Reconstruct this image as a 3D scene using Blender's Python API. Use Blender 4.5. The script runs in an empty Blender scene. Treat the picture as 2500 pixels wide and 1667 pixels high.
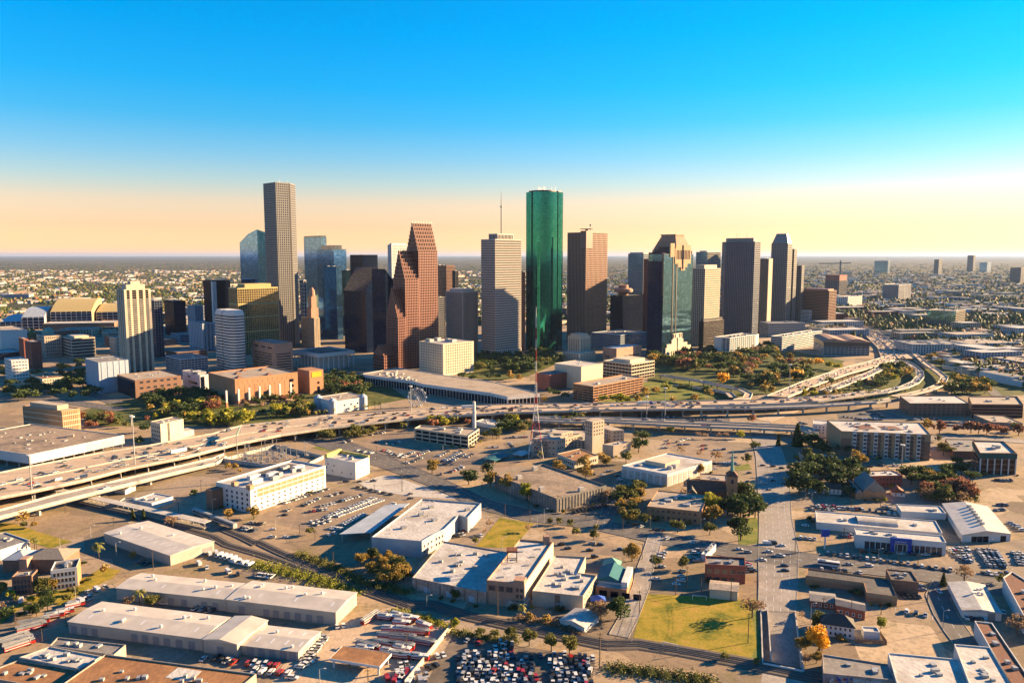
# Aerial view of a downtown skyline in low afternoon sun.  Units: metres; +Y is the viewing direction, z = 0 the ground.
import bpy, bmesh, math, random
import numpy as np
from mathutils import Vector, Matrix
rad = math.radians
scene = bpy.context.scene
COL = scene.collection
# ------------------------------------------------------------------ camera
cam_data = bpy.data.cameras.new('camera'); cam = bpy.data.objects.new('camera', cam_data); COL.objects.link(cam)
cam.location = (0, 0, 180.0)
cam.rotation_euler = (rad(90) - math.atan(211.5 / 1876.0), 0, 0)
cam_data.sensor_width = 36.0; cam_data.sensor_fit = 'HORIZONTAL'; cam_data.lens = 36.0 * 1876.0 / 2500.0
cam_data.clip_start = 1.0; cam_data.clip_end = 120000.0
scene.camera = cam
# ------------------------------------------------------------------ sun and sky
SUN_AZ, SUN_EL = rad(72), rad(16.5)
sd = Vector((math.sin(SUN_AZ) * math.cos(SUN_EL), math.cos(SUN_AZ) * math.cos(SUN_EL), math.sin(SUN_EL)))
sun_data = bpy.data.lights.new('sun', 'SUN'); sun = bpy.data.objects.new('sun', sun_data); COL.objects.link(sun)
sun_data.energy = 5.0; sun_data.angle = rad(0.5); sun_data.color = (1.0, 0.68, 0.35)
sun.rotation_euler = (-sd).to_track_quat('-Z', 'Y').to_euler(); sun.location = sd * 900
world = bpy.data.worlds.new('World'); scene.world = world; world.use_nodes = True
wn, wl = world.node_tree.nodes, world.node_tree.links
wn.clear()
wout = wn.new('ShaderNodeOutputWorld'); wbg = wn.new('ShaderNodeBackground'); sky = wn.new('ShaderNodeTexSky')
sky.sky_type = 'NISHITA'; sky.sun_disc = False; sky.sun_elevation = SUN_EL; sky.sun_rotation = SUN_AZ
sky.altitude = 0; sky.air_density = 1.0; sky.dust_density = 0.12; sky.ozone_density = 3.0
# the air's colour: cream along the horizon, clear azure above
tc = wn.new('ShaderNodeTexCoord'); sx = wn.new('ShaderNodeSeparateXYZ'); wl.new(tc.outputs['Generated'], sx.inputs[0])
ramp = wn.new('ShaderNodeValToRGB'); wl.new(sx.outputs['Z'], ramp.inputs[0])
cr = ramp.color_ramp; cr.interpolation = 'LINEAR'
SKY = [(0.0, (1.0, .61, .43)), (.035, (.88, .51, .37)), (.065, (.93, .57, .43)), (.09, (.66, .6, .55)), (.12, (.4, .59, .66)), (.16, (.14, .58, .74)), (.2, (.04, .6, .83)), (.26, (0, .61, .92)), (1.0, (0, .5, .86))]
while len(cr.elements) < len(SKY): cr.elements.new(0.5)
for e, (p, c) in zip(cr.elements, SKY): e.position = p; e.color = (*c, 1)
mul = wn.new('ShaderNodeMix'); mul.data_type = 'RGBA'; mul.blend_type = 'MULTIPLY'; mul.inputs[0].default_value = 1.0
wl.new(sky.outputs[0], mul.inputs['A']); wl.new(ramp.outputs[0], mul.inputs['B'])
wl.new(mul.outputs['Result'], wbg.inputs[0]); wbg.inputs[1].default_value = 0.055
wl.new(wbg.outputs[0], wout.inputs[0])
# ------------------------------------------------------------------ exposure
scene.view_settings.view_transform = 'Standard'; scene.view_settings.look = 'None'
scene.view_settings.exposure = 2.4; scene.view_settings.gamma = 1.0; scene.view_settings.use_curve_mapping = False
scene.cycles.use_denoising = True; scene.cycles.max_bounces = 5; scene.cycles.volume_bounces = 0
scene.cycles.use_fast_gi = False; scene.cycles.caustics_reflective = False; scene.cycles.caustics_refractive = False
# ------------------------------------------------------------------ the survey: every footprint, road, tree and car in metres
FOOT = {  # footprint corners (m) and height (m)
 'jpm':([[-448.7,1481.8],[-409.2,1520.7],[-443.8,1555.8],[-483.2,1516.8]],315.5),
 'main609':([[-537.3,1634.3],[-516.5,1654.8],[-575.0,1714.0],[-595.7,1693.5]],223.8),
 'boa3':([[-178.0,1195.7],[-167.1,1206.5],[-189.4,1229.1],[-200.3,1218.3]],82.8),
 'onehouston':([[-336.4,2160.4],[-295.8,2200.5],[-308.7,2213.6],[-349.4,2173.5]],206.8),
 'striped':([[-85.5,1326.8],[-59.9,1352.1],[-91.7,1384.3],[-117.3,1359.0]],115.0),
 'smallband':([[-139.4,1457.1],[-127.4,1468.9],[-136.1,1477.6],[-148.0,1465.9]],99.3),
 'brownbox':([[-183.7,2160.4],[-161.7,2182.2],[-200.4,2221.5],[-222.5,2199.7]],149.3),
 'blackslab':([[-137.3,1861.8],[-129.9,1869.0],[-137.4,1876.6],[-144.8,1869.4]],140.3),
 'oneshell':([[-28.6,1314.2],[16.3,1358.5],[-8.7,1383.8],[-53.5,1339.5]],204.9),
 'twoshell':([[17.8,1437.0],[24.8,1443.9],[16.1,1452.6],[9.2,1445.7]],147.1),
 'wellsA':([[58.0,1418.6],[99.9,1459.9],[66.3,1494.0],[24.4,1452.6]],295.1),
 'chevtower':([[149.1,1557.9],[198.3,1606.4],[163.1,1642.1],[114.0,1593.6]],223.9),
 'hyatt':([[239.9,1667.1],[302.6,1729.0],[279.2,1752.8],[216.4,1690.9]],90.3),
 'garageblue':([[206.0,1448.8],[269.1,1511.0],[219.1,1561.8],[155.9,1499.5]],27.8),
 'tealgrid':([[297.6,1747.2],[317.0,1766.3],[286.6,1797.1],[267.2,1778.0]],181.5),
 'brownnarrow':([[294.4,1667.1],[300.5,1673.2],[291.9,1681.9],[285.7,1675.9]],169.4),
 'heritage':([[263.9,1342.8],[330.2,1408.2],[307.3,1431.4],[241.1,1366.0]],179.5),
 'golden':([[378.6,1511.0],[419.2,1551.0],[398.4,1572.2],[357.7,1532.1]],152.0),
 'tealback':([[470.2,1858.6],[513.3,1901.2],[490.9,1923.9],[447.8,1881.3]],185.7),
 'smallglass':([[361.8,1443.3],[414.0,1494.8],[406.9,1502.0],[354.6,1450.5]],53.6),
 'darktower':([[514.1,1638.9],[532.2,1656.7],[474.0,1715.7],[456.0,1697.8]],206.7),
 'stripeplain':([[580.9,1747.2],[594.3,1760.4],[576.9,1778.0],[563.5,1764.8]],170.5),
 'pyramid':([[680.1,1907.3],[697.1,1924.0],[666.3,1955.2],[649.4,1938.4]],208.1),
 'pyrmid':([[705.5,1932.5],[716.6,1943.5],[690.5,1969.9],[679.4,1958.9]],193.3),
 'pyrlow':([[735.8,1958.5],[745.3,1967.8],[729.6,1983.7],[720.1,1974.4]],151.4),
 'brownblock':([[797.2,1932.5],[829.5,1964.3],[778.1,2016.5],[745.8,1984.6]],89.0),
 'whitesmall':([[754.7,1945.4],[764.4,1954.9],[748.8,1970.7],[739.2,1961.2]],38.3),
 'crowne':([[383.4,1342.8],[456.5,1414.9],[434.6,1437.0],[361.6,1364.9]],33.3),
 'garagew1':([[565.8,1684.6],[649.9,1696.3],[643.7,1740.8],[559.6,1729.1]],29.3),
 'garagew2':([[503.1,1422.0],[626.1,1543.4],[610.5,1559.3],[487.4,1437.9]],27.3),
 'arena':([[564.7,1382.5],[641.2,1368.2],[657.7,1456.7],[581.2,1471.0]],15.3),
 'hotelcream':([[-579.9,1149.5],[-552.7,1176.2],[-577.0,1200.8],[-604.1,1174.1]],127.2),
 'dkbehind':([[-628.1,1348.3],[-618.4,1357.9],[-634.1,1373.9],[-643.8,1364.3]],99.1),
 'bandbeige':([[-771.3,1335.9],[-743.9,1362.9],[-787.0,1406.6],[-814.4,1379.6]],33.2),
 'whiteblank':([[-918.6,1374.0],[-889.7,1402.5],[-958.6,1472.4],[-987.5,1443.8]],43.4),
 'brick1':([[-809.4,1265.6],[-804.6,1270.4],[-827.6,1293.7],[-832.4,1288.9]],40.9),
 'brick2':([[-757.5,1202.3],[-747.5,1212.2],[-775.4,1240.5],[-785.4,1230.6]],42.6),
 'courthouse':([[-825.5,1348.3],[-806.5,1367.0],[-844.0,1405.1],[-863.0,1386.4]],36.8),
 'bluewhite':([[-713.2,1084.4],[-698.3,1099.1],[-728.3,1129.6],[-743.2,1114.9]],29.8),
 'cream3':([[-637.1,1029.9],[-618.6,1048.2],[-661.8,1092.0],[-680.3,1073.8]],12.3),
 'blankblue':([[-538.5,990.7],[-512.2,1016.6],[-551.1,1056.1],[-577.4,1030.2]],40.3),
 'brownlow':([[-474.0,954.3],[-433.3,994.5],[-479.9,1041.7],[-520.6,1001.6]],22.6),
 'whitemod':([[-414.3,1008.2],[-405.7,1016.6],[-446.4,1057.8],[-455.0,1049.4]],20.9),
 'garagefar':([[-492.5,1131.4],[-463.3,1160.2],[-504.3,1201.8],[-533.5,1173.0]],24.7),
 'slatdark':([[-747.2,1695.1],[-728.9,1713.1],[-767.0,1751.8],[-785.3,1733.8]],77.2),
 'bluemid':([[-692.9,1675.5],[-679.6,1688.6],[-708.2,1717.6],[-721.5,1704.6]],68.1),
 'palemid':([[-578.1,1428.2],[-561.6,1444.5],[-605.8,1489.3],[-622.3,1473.0]],51.3),
 'darkwhite':([[-651.5,1675.5],[-623.2,1703.4],[-657.6,1738.3],[-685.9,1710.4]],122.4),
 'octwhite':([[-426.7,1163.4],[-409.1,1180.8],[-450.0,1222.3],[-467.6,1205.0]],92.3),
 'calpine':([[-490.4,1374.0],[-434.8,1428.8],[-460.2,1454.5],[-515.8,1399.7]],118.5),
 'pinkbrick':([[-359.8,1154.1],[-338.1,1175.5],[-388.8,1226.9],[-410.5,1205.5]],46.0),
 'wortham':([[-335.3,918.5],[-275.8,977.1],[-329.3,1031.4],[-388.8,972.8]],29.1),
 'wortham2':([[-262.4,984.2],[-247.9,998.5],[-269.2,1020.1],[-283.7,1005.8]],30.6),
 'jones':([[-301.5,1182.5],[-253.8,1229.5],[-306.9,1283.3],[-354.6,1236.2]],26.2),
 'pennA':([[-267.6,1406.6],[-254.3,1419.8],[-305.5,1471.8],[-318.9,1458.6]],113.2),
 'pennB':([[-206.7,1254.0],[-194.8,1265.7],[-220.6,1291.9],[-232.5,1280.2]],156.7),
 'citigroup':([[-456.5,1851.5],[-445.9,1862.0],[-502.3,1919.3],[-513.0,1908.8]],221.5),
 'blueglass1':([[-412.8,1792.0],[-388.8,1815.6],[-441.6,1869.1],[-465.5,1845.5]],192.0),
 'blueglass2':([[-372.2,1634.3],[-362.6,1643.8],[-415.6,1697.6],[-425.3,1688.1]],154.3),
 'tealmid':([[-367.8,1709.6],[-348.7,1728.4],[-366.3,1746.2],[-385.4,1727.4]],145.0),
 'darkmid':([[-300.9,1555.8],[-275.0,1581.3],[-306.9,1613.6],[-332.8,1588.1]],178.7),
 'esperson':([[-382.8,1481.8],[-374.2,1490.3],[-409.3,1525.9],[-417.9,1517.4]],57.4),
 'bluenarrow':([[-462.3,1709.6],[-458.0,1713.8],[-470.5,1726.5],[-474.8,1722.2]],123.3),
 'cream_hotel':([[-102.3,1132.5],[-59.0,1175.1],[-99.5,1216.2],[-142.7,1173.5]],47.7),
 'cityhall_t':([[118.1,1325.3],[138.3,1345.1],[118.8,1364.8],[98.7,1345.0]],38.7),
 'cityhall_w':([[114.7,1294.2],[145.0,1324.2],[118.2,1351.3],[87.9,1321.4]],7.4),
 'pinkannex':([[177.3,1292.7],[228.2,1343.0],[207.4,1364.1],[156.4,1313.8]],21.6),
 'bandoffice':([[171.5,1090.4],[211.7,1130.1],[175.5,1166.9],[135.2,1127.2]],23.5),
 'hobby':([[92.7,1017.2],[125.2,1049.3],[91.4,1083.6],[58.8,1051.5]],30.7),
 'hobbyred':([[49.8,1011.0],[97.1,1057.6],[80.4,1074.6],[33.1,1027.9]],20.7),
 'redgarage':([[99.5,926.4],[172.6,998.5],[149.4,1022.1],[76.2,949.9]],19.1),
 'bayou':([[-213.0,1067.7],[-134.8,1011.3],[-114.9,985.2],[-24.9,919.9],[-5.3,895.5],[33.6,914.3],[-21.5,998.1],[-84.3,1049.4],[-169.9,1130.7]],13.0),
 'aquarium':([[-202.1,860.9],[-170.6,891.9],[-198.4,920.0],[-229.8,889.0]],13.7),
 'construct':([[1421.1,3343.8],[1478.1,3400.0],[1434.7,3443.9],[1377.8,3387.7]],89.7),
 'whiteapt':([[1169.6,2674.4],[1258.3,2761.8],[1230.8,2789.8],[1142.1,2702.3]],32.8),
 'r_green':([[3700.0,7599.1],[3738.8,7637.3],[3648.2,7729.1],[3609.5,7691.0]],119.8),
 'r_slim':([[3831.1,6931.4],[3898.7,6998.0],[3871.2,7025.9],[3803.7,6959.3]],137.2),
 'r_tall':([[4980.8,8340.4],[5034.6,8393.5],[4993.4,8435.3],[4939.6,8382.3]],172.2),
 'r_blue':([[4971.0,8077.8],[5080.6,8185.9],[5032.2,8235.0],[4922.6,8126.9]],99.1),
 'r_dark':([[3300.4,5001.8],[3376.8,5077.2],[3334.3,5120.3],[3257.8,5044.9]],96.6),
 'r_band':([[1545.1,3073.4],[1644.5,3171.4],[1600.7,3215.8],[1501.3,3117.7]],59.7),
 'r_band2':([[1107.9,1913.3],[1164.2,1968.7],[1118.1,2015.5],[1061.8,1960.0]],39.1),
 'brickrow1':([[727.5,1385.9],[827.4,1385.9],[827.4,1455.9],[727.5,1455.9]],17.4),
 'brickmid':([[445.7,847.5],[511.9,847.5],[523.0,892.4],[456.8,892.4]],14.4),
 'darkgarage':([[510.6,840.3],[566.4,837.9],[591.8,887.2],[536.0,889.6]],14.3),
 'pinklow':([[501.7,789.6],[530.8,783.1],[534.9,820.8],[505.8,827.4]],5.8),
 'apartment':([[294.8,674.2],[367.5,660.6],[383.5,709.5],[300.6,720.6]],22.7),
 'aptwing':([[299.4,749.8],[317.2,743.0],[324.3,761.7],[306.6,768.5]],12.7),
 'greentop':([[385.2,618.2],[414.5,616.6],[429.8,657.7],[405.0,661.3]],17.1),
 'greylow':([[392.8,669.0],[419.6,667.3],[437.8,712.5],[411.0,714.3]],6.0),
 'brickwing':([[274.7,582.1],[305.2,584.8],[303.9,598.7],[273.4,596.0]],8.5),
 'post_canopy':([[-406.4,633.2],[-362.5,703.8],[-479.0,751.5],[-522.9,680.9]],12.2),
 'post_office':([[-454.1,761.9],[-443.6,776.2],[-499.2,801.8],[-509.6,787.5]],23.2),
 'oldshop':([[-335.8,720.3],[-323.7,743.5],[-338.4,754.7],[-350.5,731.5]],19.0),
 'whitefive':([[-182.8,521.5],[-144.7,581.4],[-175.1,598.0],[-213.1,538.2]],16.6),
 'whitemodern':([[-125.9,603.1],[-118.0,621.0],[-146.9,638.8],[-154.8,621.0]],13.1),
 'garage3':([[-40.7,703.0],[-31.9,733.3],[-90.9,749.0],[-95.2,735.3]],11.0),
 'olddeck':([[31.1,523.5],[69.9,554.3],[25.3,613.2],[-13.4,582.4]],9.2),
 'decowhite':([[121.3,584.2],[166.6,624.6],[134.5,649.3],[89.2,608.8]],9.3),
 'school':([[126.8,498.8],[140.7,534.9],[106.4,546.1],[92.5,510.1]],8.6),
 'navebase':([[128.5,546.5],[156.2,540.9],[159.3,556.6],[131.7,562.2]],9.1),
 'tower':([[155.1,538.9],[162.3,537.7],[163.7,546.1],[156.5,547.3]],21.6),
 'annex':([[148.0,589.2],[168.8,584.2],[173.0,601.6],[152.2,606.7]],3.8),
 'metalA':([[-198.9,430.4],[-181.9,452.3],[-239.3,488.6],[-256.4,466.7]],6.4),
 'metalB':([[-144.9,372.8],[-140.9,391.4],[-203.7,405.0],[-207.7,386.4]],6.5),
 'metalC':([[-86.1,358.1],[-80.3,380.1],[-138.8,394.3],[-144.6,372.3]],6.8),
 'metalD':([[-141.4,333.6],[-136.3,354.3],[-207.1,371.0],[-212.2,350.2]],6.0),
 'metalE':([[-123.6,327.9],[-117.0,350.2],[-134.0,354.5],[-140.5,332.2]],6.5),
 'metalF':([[-95.2,324.6],[-89.9,343.0],[-117.6,348.9],[-122.9,330.5]],4.6),
 'canopy':([[-56.8,312.0],[-53.5,322.8],[-76.4,329.3],[-79.7,318.5]],4.7),
 'rust':([[-185.0,279.5],[-112.0,282.7],[-106.0,301.2],[-176.9,316.9]],7.0),
 'greyroof':([[-208.0,327.9],[-174.9,320.2],[-174.1,328.9],[-208.9,335.7]],5.0),
 'whiteroof':([[-215.2,318.0],[-183.6,308.6],[-179.6,318.8],[-207.5,327.4]],5.0),
 'rustlow':([[-225.0,304.7],[-186.4,294.7],[-184.4,309.8],[-215.1,317.0]],4.2),
 'lowwhite':([[-13.3,379.5],[-1.4,433.0],[-41.8,451.2],[-53.8,397.8]],6.5),
 'longbrick':([[6.3,376.0],[24.0,433.8],[4.6,438.4],[-13.1,380.7]],12.2),
 'whitebeige':([[10.4,379.0],[36.0,372.8],[45.9,398.4],[36.1,401.7],[42.3,423.9],[24.9,426.5]],7.3),
 'tealbase':([[44.5,391.8],[60.4,387.1],[67.2,410.1],[51.3,414.8]],4.5),
 'kiosk':([[52.6,425.6],[61.1,422.9],[63.2,429.6],[54.7,432.3]],2.0),
 'quonset':([[23.4,357.7],[34.7,349.9],[43.2,362.2],[32.0,370.0]],3.1),
 'redbrick':([[128.3,405.5],[131.6,417.5],[110.0,420.5],[106.8,408.5]],9.2),
 'whitebox':([[118.1,384.6],[121.5,395.2],[107.5,398.5],[104.2,387.8]],5.3),
 'narrowblue':([[111.8,437.5],[114.1,436.0],[124.8,452.9],[122.5,454.4]],3.9),
 'brownL':([[161.4,404.9],[188.8,395.4],[184.9,383.4],[198.5,378.6],[205.1,400.2],[166.1,415.0]],4.6),
 'brownsq':([[203.2,395.0],[216.2,391.4],[219.8,405.8],[207.3,409.2]],6.7),
 'greystrip1':([[153.5,377.7],[165.3,374.5],[168.9,385.2],[157.2,388.5]],4.0),
 'greystrip2':([[163.4,369.9],[174.9,363.2],[178.1,371.6],[166.6,378.3]],5.3),
 'whitehouse':([[147.5,348.4],[161.1,343.9],[163.9,352.5],[150.4,357.0]],5.9),
 'metalR':([[224.6,365.8],[241.9,362.2],[253.7,395.4],[235.9,398.6]],4.2),
 'redroofR':([[244.6,350.0],[252.2,343.7],[273.1,373.9],[272.7,402.4],[263.0,394.8]],8.0),
 'redbrownlong':([[200.7,289.8],[210.0,289.8],[226.6,345.5],[219.5,347.5]],7.0),
 'whiteL':([[155.5,291.4],[185.6,291.4],[192.8,314.6],[165.2,320.2]],6.0),
 'whiteR':([[183.7,289.8],[201.1,289.8],[211.7,323.0],[197.4,325.7]],7.0),
 'graffiti':([[130.8,305.2],[158.7,299.8],[161.3,312.4],[136.6,320.8]],5.0),
 'dealer':([[212.5,457.9],[260.8,445.0],[264.5,456.1],[216.2,469.0]],8.0),
 'dealerback':([[201.0,490.7],[272.9,470.4],[280.9,493.1],[209.1,513.4]],4.4),
 'dealerware':([[283.6,467.3],[315.3,469.1],[333.0,521.8],[305.2,528.4]],4.0),
 'dealersmall':([[268.2,512.7],[296.6,508.6],[300.6,523.6],[272.2,527.8]],4.2),
 'bluewhiteware':([[-85.0,448.9],[-53.8,442.2],[-47.7,454.4],[-42.1,462.8],[-35.0,488.5],[-28.8,483.8],[-21.2,512.7],[-62.8,522.5]],9.5),
 'leftwhite':([[-295.1,453.6],[-319.0,467.6],[-334.0,458.1],[-303.0,437.9]],6.0),
 'creamthree':([[-247.9,396.4],[-236.4,400.9],[-241.3,413.0],[-252.7,408.4]],10.9),
 'brickblock':([[-255.9,392.8],[-257.6,400.7],[-267.0,398.6],[-265.3,390.7]],9.9),
 'hipbrick':([[-276.9,419.6],[-254.6,419.6],[-254.6,435.6],[-276.9,435.6]],5.4),
 'bigcourt':([[32.6,674.4],[65.0,707.0],[52.5,710.5],[20.1,677.8]],12.5),
 'courttall':([[72.9,682.5],[84.7,692.5],[78.6,700.5],[66.8,690.5]],30.0),
 'courtright':([[94.6,710.1],[106.2,714.0],[92.5,734.1],[80.8,730.1]],15.4),
 'courtbox':([[90.2,669.5],[107.6,681.6],[98.5,686.7],[81.2,674.6]],10.7),
 'tanlow':([[52.9,633.2],[74.8,651.5],[61.6,676.2],[39.7,657.9]],6.5),
 'underwhite':([[-16.9,780.8],[-6.8,795.1],[-29.2,816.3],[-39.3,802.0]],3.8),
 'greenshed':([[-25.7,654.6],[-14.1,648.5],[-2.9,669.7],[-14.5,675.8]],1.9),
 'greenshed2':([[-0.1,671.2],[9.1,665.7],[16.2,677.7],[7.1,683.2]],1.7),
 'station':([[-272.9,537.7],[-255.7,529.3],[-247.8,545.5],[-265.0,553.9]],4.2),
 'shed':([[-292.2,564.0],[-289.6,574.7],[-301.1,580.6],[-303.7,569.9]],3.3),
 'longlow':([[-13.2,383.3],[6.0,373.4],[9.7,380.5],[-9.5,390.4]],3.2),
 'gable_church':([[259.2,551.2],[274.8,548.8],[278.8,574.5],[263.2,576.9]],7.3),
 'house_a':([[254.3,660.0],[264.4,658.2],[266.3,669.1],[256.1,670.8]],6.5),
 'house_b':([[267.0,655.0],[278.3,651.7],[281.1,661.2],[269.9,664.6]],3.3),
 'house_c':([[235.8,567.0],[248.4,563.2],[251.3,572.7],[238.7,576.5]],4.3),
 'house_d':([[285.7,560.8],[294.0,558.3],[296.5,566.9],[288.3,569.4]],3.1),
 'greystation':([[-282.7,534.9],[-266.1,534.9],[-266.1,544.9],[-282.7,544.9]],3.4)}
RIBBON = {
 'freeway':[[[-413.7,573.0],[-380.4,506.9],9.0],[[-403.6,590.3],[-367.7,524.1],9.0],[[-389.8,609.8],[-349.4,542.4],9.0],[[-355.3,653.2],[-327.4,569.3],9.0],[[-326.4,678.7],[-308.0,603.7],9.0],[[-287.3,723.8],[-276.6,639.1],9.0],[[-272.1,759.4],[-251.7,681.5],9.0],[[-233.5,782.8],[-220.4,719.1],9.0],[[-187.7,813.4],[-182.5,748.8],9.0],[[-113.5,837.6],[-113.2,787.3],9.0],[[-74.9,856.2],[-70.3,802.8],9.0],[[4.0,871.1],[-6.5,821.3],9.0],[[109.1,876.7],[104.4,837.6],9.0],[[170.7,885.8],[162.2,840.5],9.0],[[222.8,890.9],[211.3,843.6],9.0]],
 'freeway_branch':[[[222.8,890.9],[216.0,863.0],9.0],[[281.4,894.3],[273.3,867.8],9.0],[[334.3,907.2],[323.0,875.9],9.0],[[372.1,920.6],[359.0,887.5],9.0],[[416.4,938.9],[406.9,913.4],9.0],[[465.4,967.9],[455.6,943.6],9.0]],
 'connector':[[[213.7,853.6],[211.1,842.8],9.0],[[270.1,857.5],[266.5,845.9],9.0],[[352.5,871.0],[347.1,857.5],9.0],[[429.9,892.6],[423.6,879.2],9.0],[[453.2,909.0],[447.2,893.5],9.0]],
 'viaduct_far':[[[24.0,813.1],[23.7,803.6],7.0],[[64.0,807.4],[63.3,797.5],7.0],[[98.4,808.3],[97.3,798.9],7.0],[[180.3,791.9],[178.0,781.5],7.0],[[254.2,776.1],[251.7,768.2],7.0],[[295.6,766.5],[292.4,758.0],7.0],[[304.2,746.8],[299.5,735.2],7.0]],
 'viaduct_near':[[[23.6,798.9],[23.3,790.5],7.0],[[62.9,792.8],[62.2,784.2],7.0],[[96.7,794.2],[95.8,786.0],7.0],[[177.0,777.0],[174.7,766.5],7.0],[[250.3,763.9],[247.1,753.8],7.0],[[291.1,754.6],[287.1,743.9],7.0],[[297.7,730.6],[292.8,718.3],7.0]],
 'light_viaduct':[[[-353.9,487.3],[-344.7,474.1],8.0],[[-345.9,503.1],[-337.3,490.0],8],[[-327.7,536.8],[-316.5,522.4],8],[[-304.6,570.6],[-295.3,556.8],7.5],[[-280.0,612.1],[-272.3,598.0],6],[[-260.4,653.4],[-251.7,638.2],3.5],[[-259.6,678.8],[-254.0,668.4],1.0]],
 'interstate_near':[[[311.5,924.2],[333.1,915.2],9.0],[[396.8,1036.4],[414.2,1019.7],8],[[509.6,1169.9],[496.3,1115.4],7],[[581.8,1244.9],[575.5,1198.5],6],[[649.5,1329.7],[651.1,1294.7],3]],
 'interstate_mid':[[[393.5,967.7],[403.6,962.7],8.0],[[452.4,1036.4],[450.2,1014.3],8],[[518.2,1115.4],[517.3,1096.2],7],[[593.4,1213.6],[585.4,1183.8],6],[[651.1,1294.7],[656.7,1282.9],3]],
 'interstate_far':[[[634.6,1308.5],[692.9,1308.5],3.0],[[705.0,1472.3],[749.6,1472.3],2],[[774.7,1670.2],[813.3,1670.2],2],[[818.8,1822.9],[854.5,1822.9],2],[[859.6,1986.0],[891.3,1986.0],2],[[876.1,2111.9],[902.3,2111.9],2]],
 'loop_ramp':[[[648.9,1252.6],[639.2,1255.2],7.0],[[632.3,1190.2],[622.7,1193.1],7.0],[[613.0,1133.3],[603.8,1137.1],7.0],[[586.6,1081.3],[577.9,1086.3],7.0],[[554.9,1033.7],[547.0,1039.8],7.0],[[520.3,995.1],[513.4,1002.4],7.0],[[475.8,959.3],[470.2,967.6],7.0],[[441.9,942.7],[437.5,951.6],7.0],[[417.8,930.5],[413.7,939.6],7.0],[[385.3,916.8],[381.4,926.1],7.0]],
 'inner_ramp':[[[621.0,1233.2],[614.1,1239.1],5.0],[[581.7,1187.8],[574.7,1193.5],5],[[545.2,1139.0],[537.8,1144.1],5],[[522.5,1100.7],[514.4,1104.5],4],[[510.0,1065.6],[501.2,1067.4],3],[[510.9,1044.2],[501.9,1043.9],2]],
 'outer_ramp':[[[732.9,1380.3],[724.6,1383.6],3.0],[[674.7,1234.5],[666.3,1237.7],5],[[642.7,1140.3],[634.2,1143.3],6],[[617.7,1075.7],[609.7,1079.7],7],[[580.6,1017.4],[573.4,1022.9],7],[[541.0,975.0],[534.9,981.6],7],[[502.7,945.4],[497.5,952.7],7],[[472.9,926.7],[468.1,934.3],7]],
 'curl_ramp':[[[220.1,1110.4],[213.1,1104.7],6.0],[[260.1,1061.4],[252.8,1056.2],6.0],[[286.1,1016.2],[278.2,1011.9],6.0],[[301.4,986.1],[292.8,983.7],6.0],[[303.1,954.7],[294.2,956.2],6.0],[[290.9,923.4],[283.3,928.3],6.0],[[273.5,908.3],[267.6,915.1],6.0]],
 'curl_inner':[[[230.1,1053.6],[222.9,1048.3],1.0],[[265.3,1006.4],[257.7,1001.5],3],[[281.9,972.2],[273.1,970.3],4],[[279.1,942.4],[270.1,943.3],4]],
 'frontage':[[[658.8,1212.0],[668.2,1208.8],1.0],[[702.9,1342.8],[712.4,1339.5],1.0],[[760.3,1504.5],[769.7,1501.2],1.0],[[822.1,1681.1],[831.6,1678.0],1.0],[[858.4,1801.7],[868.0,1798.8],1.0]]}
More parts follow.
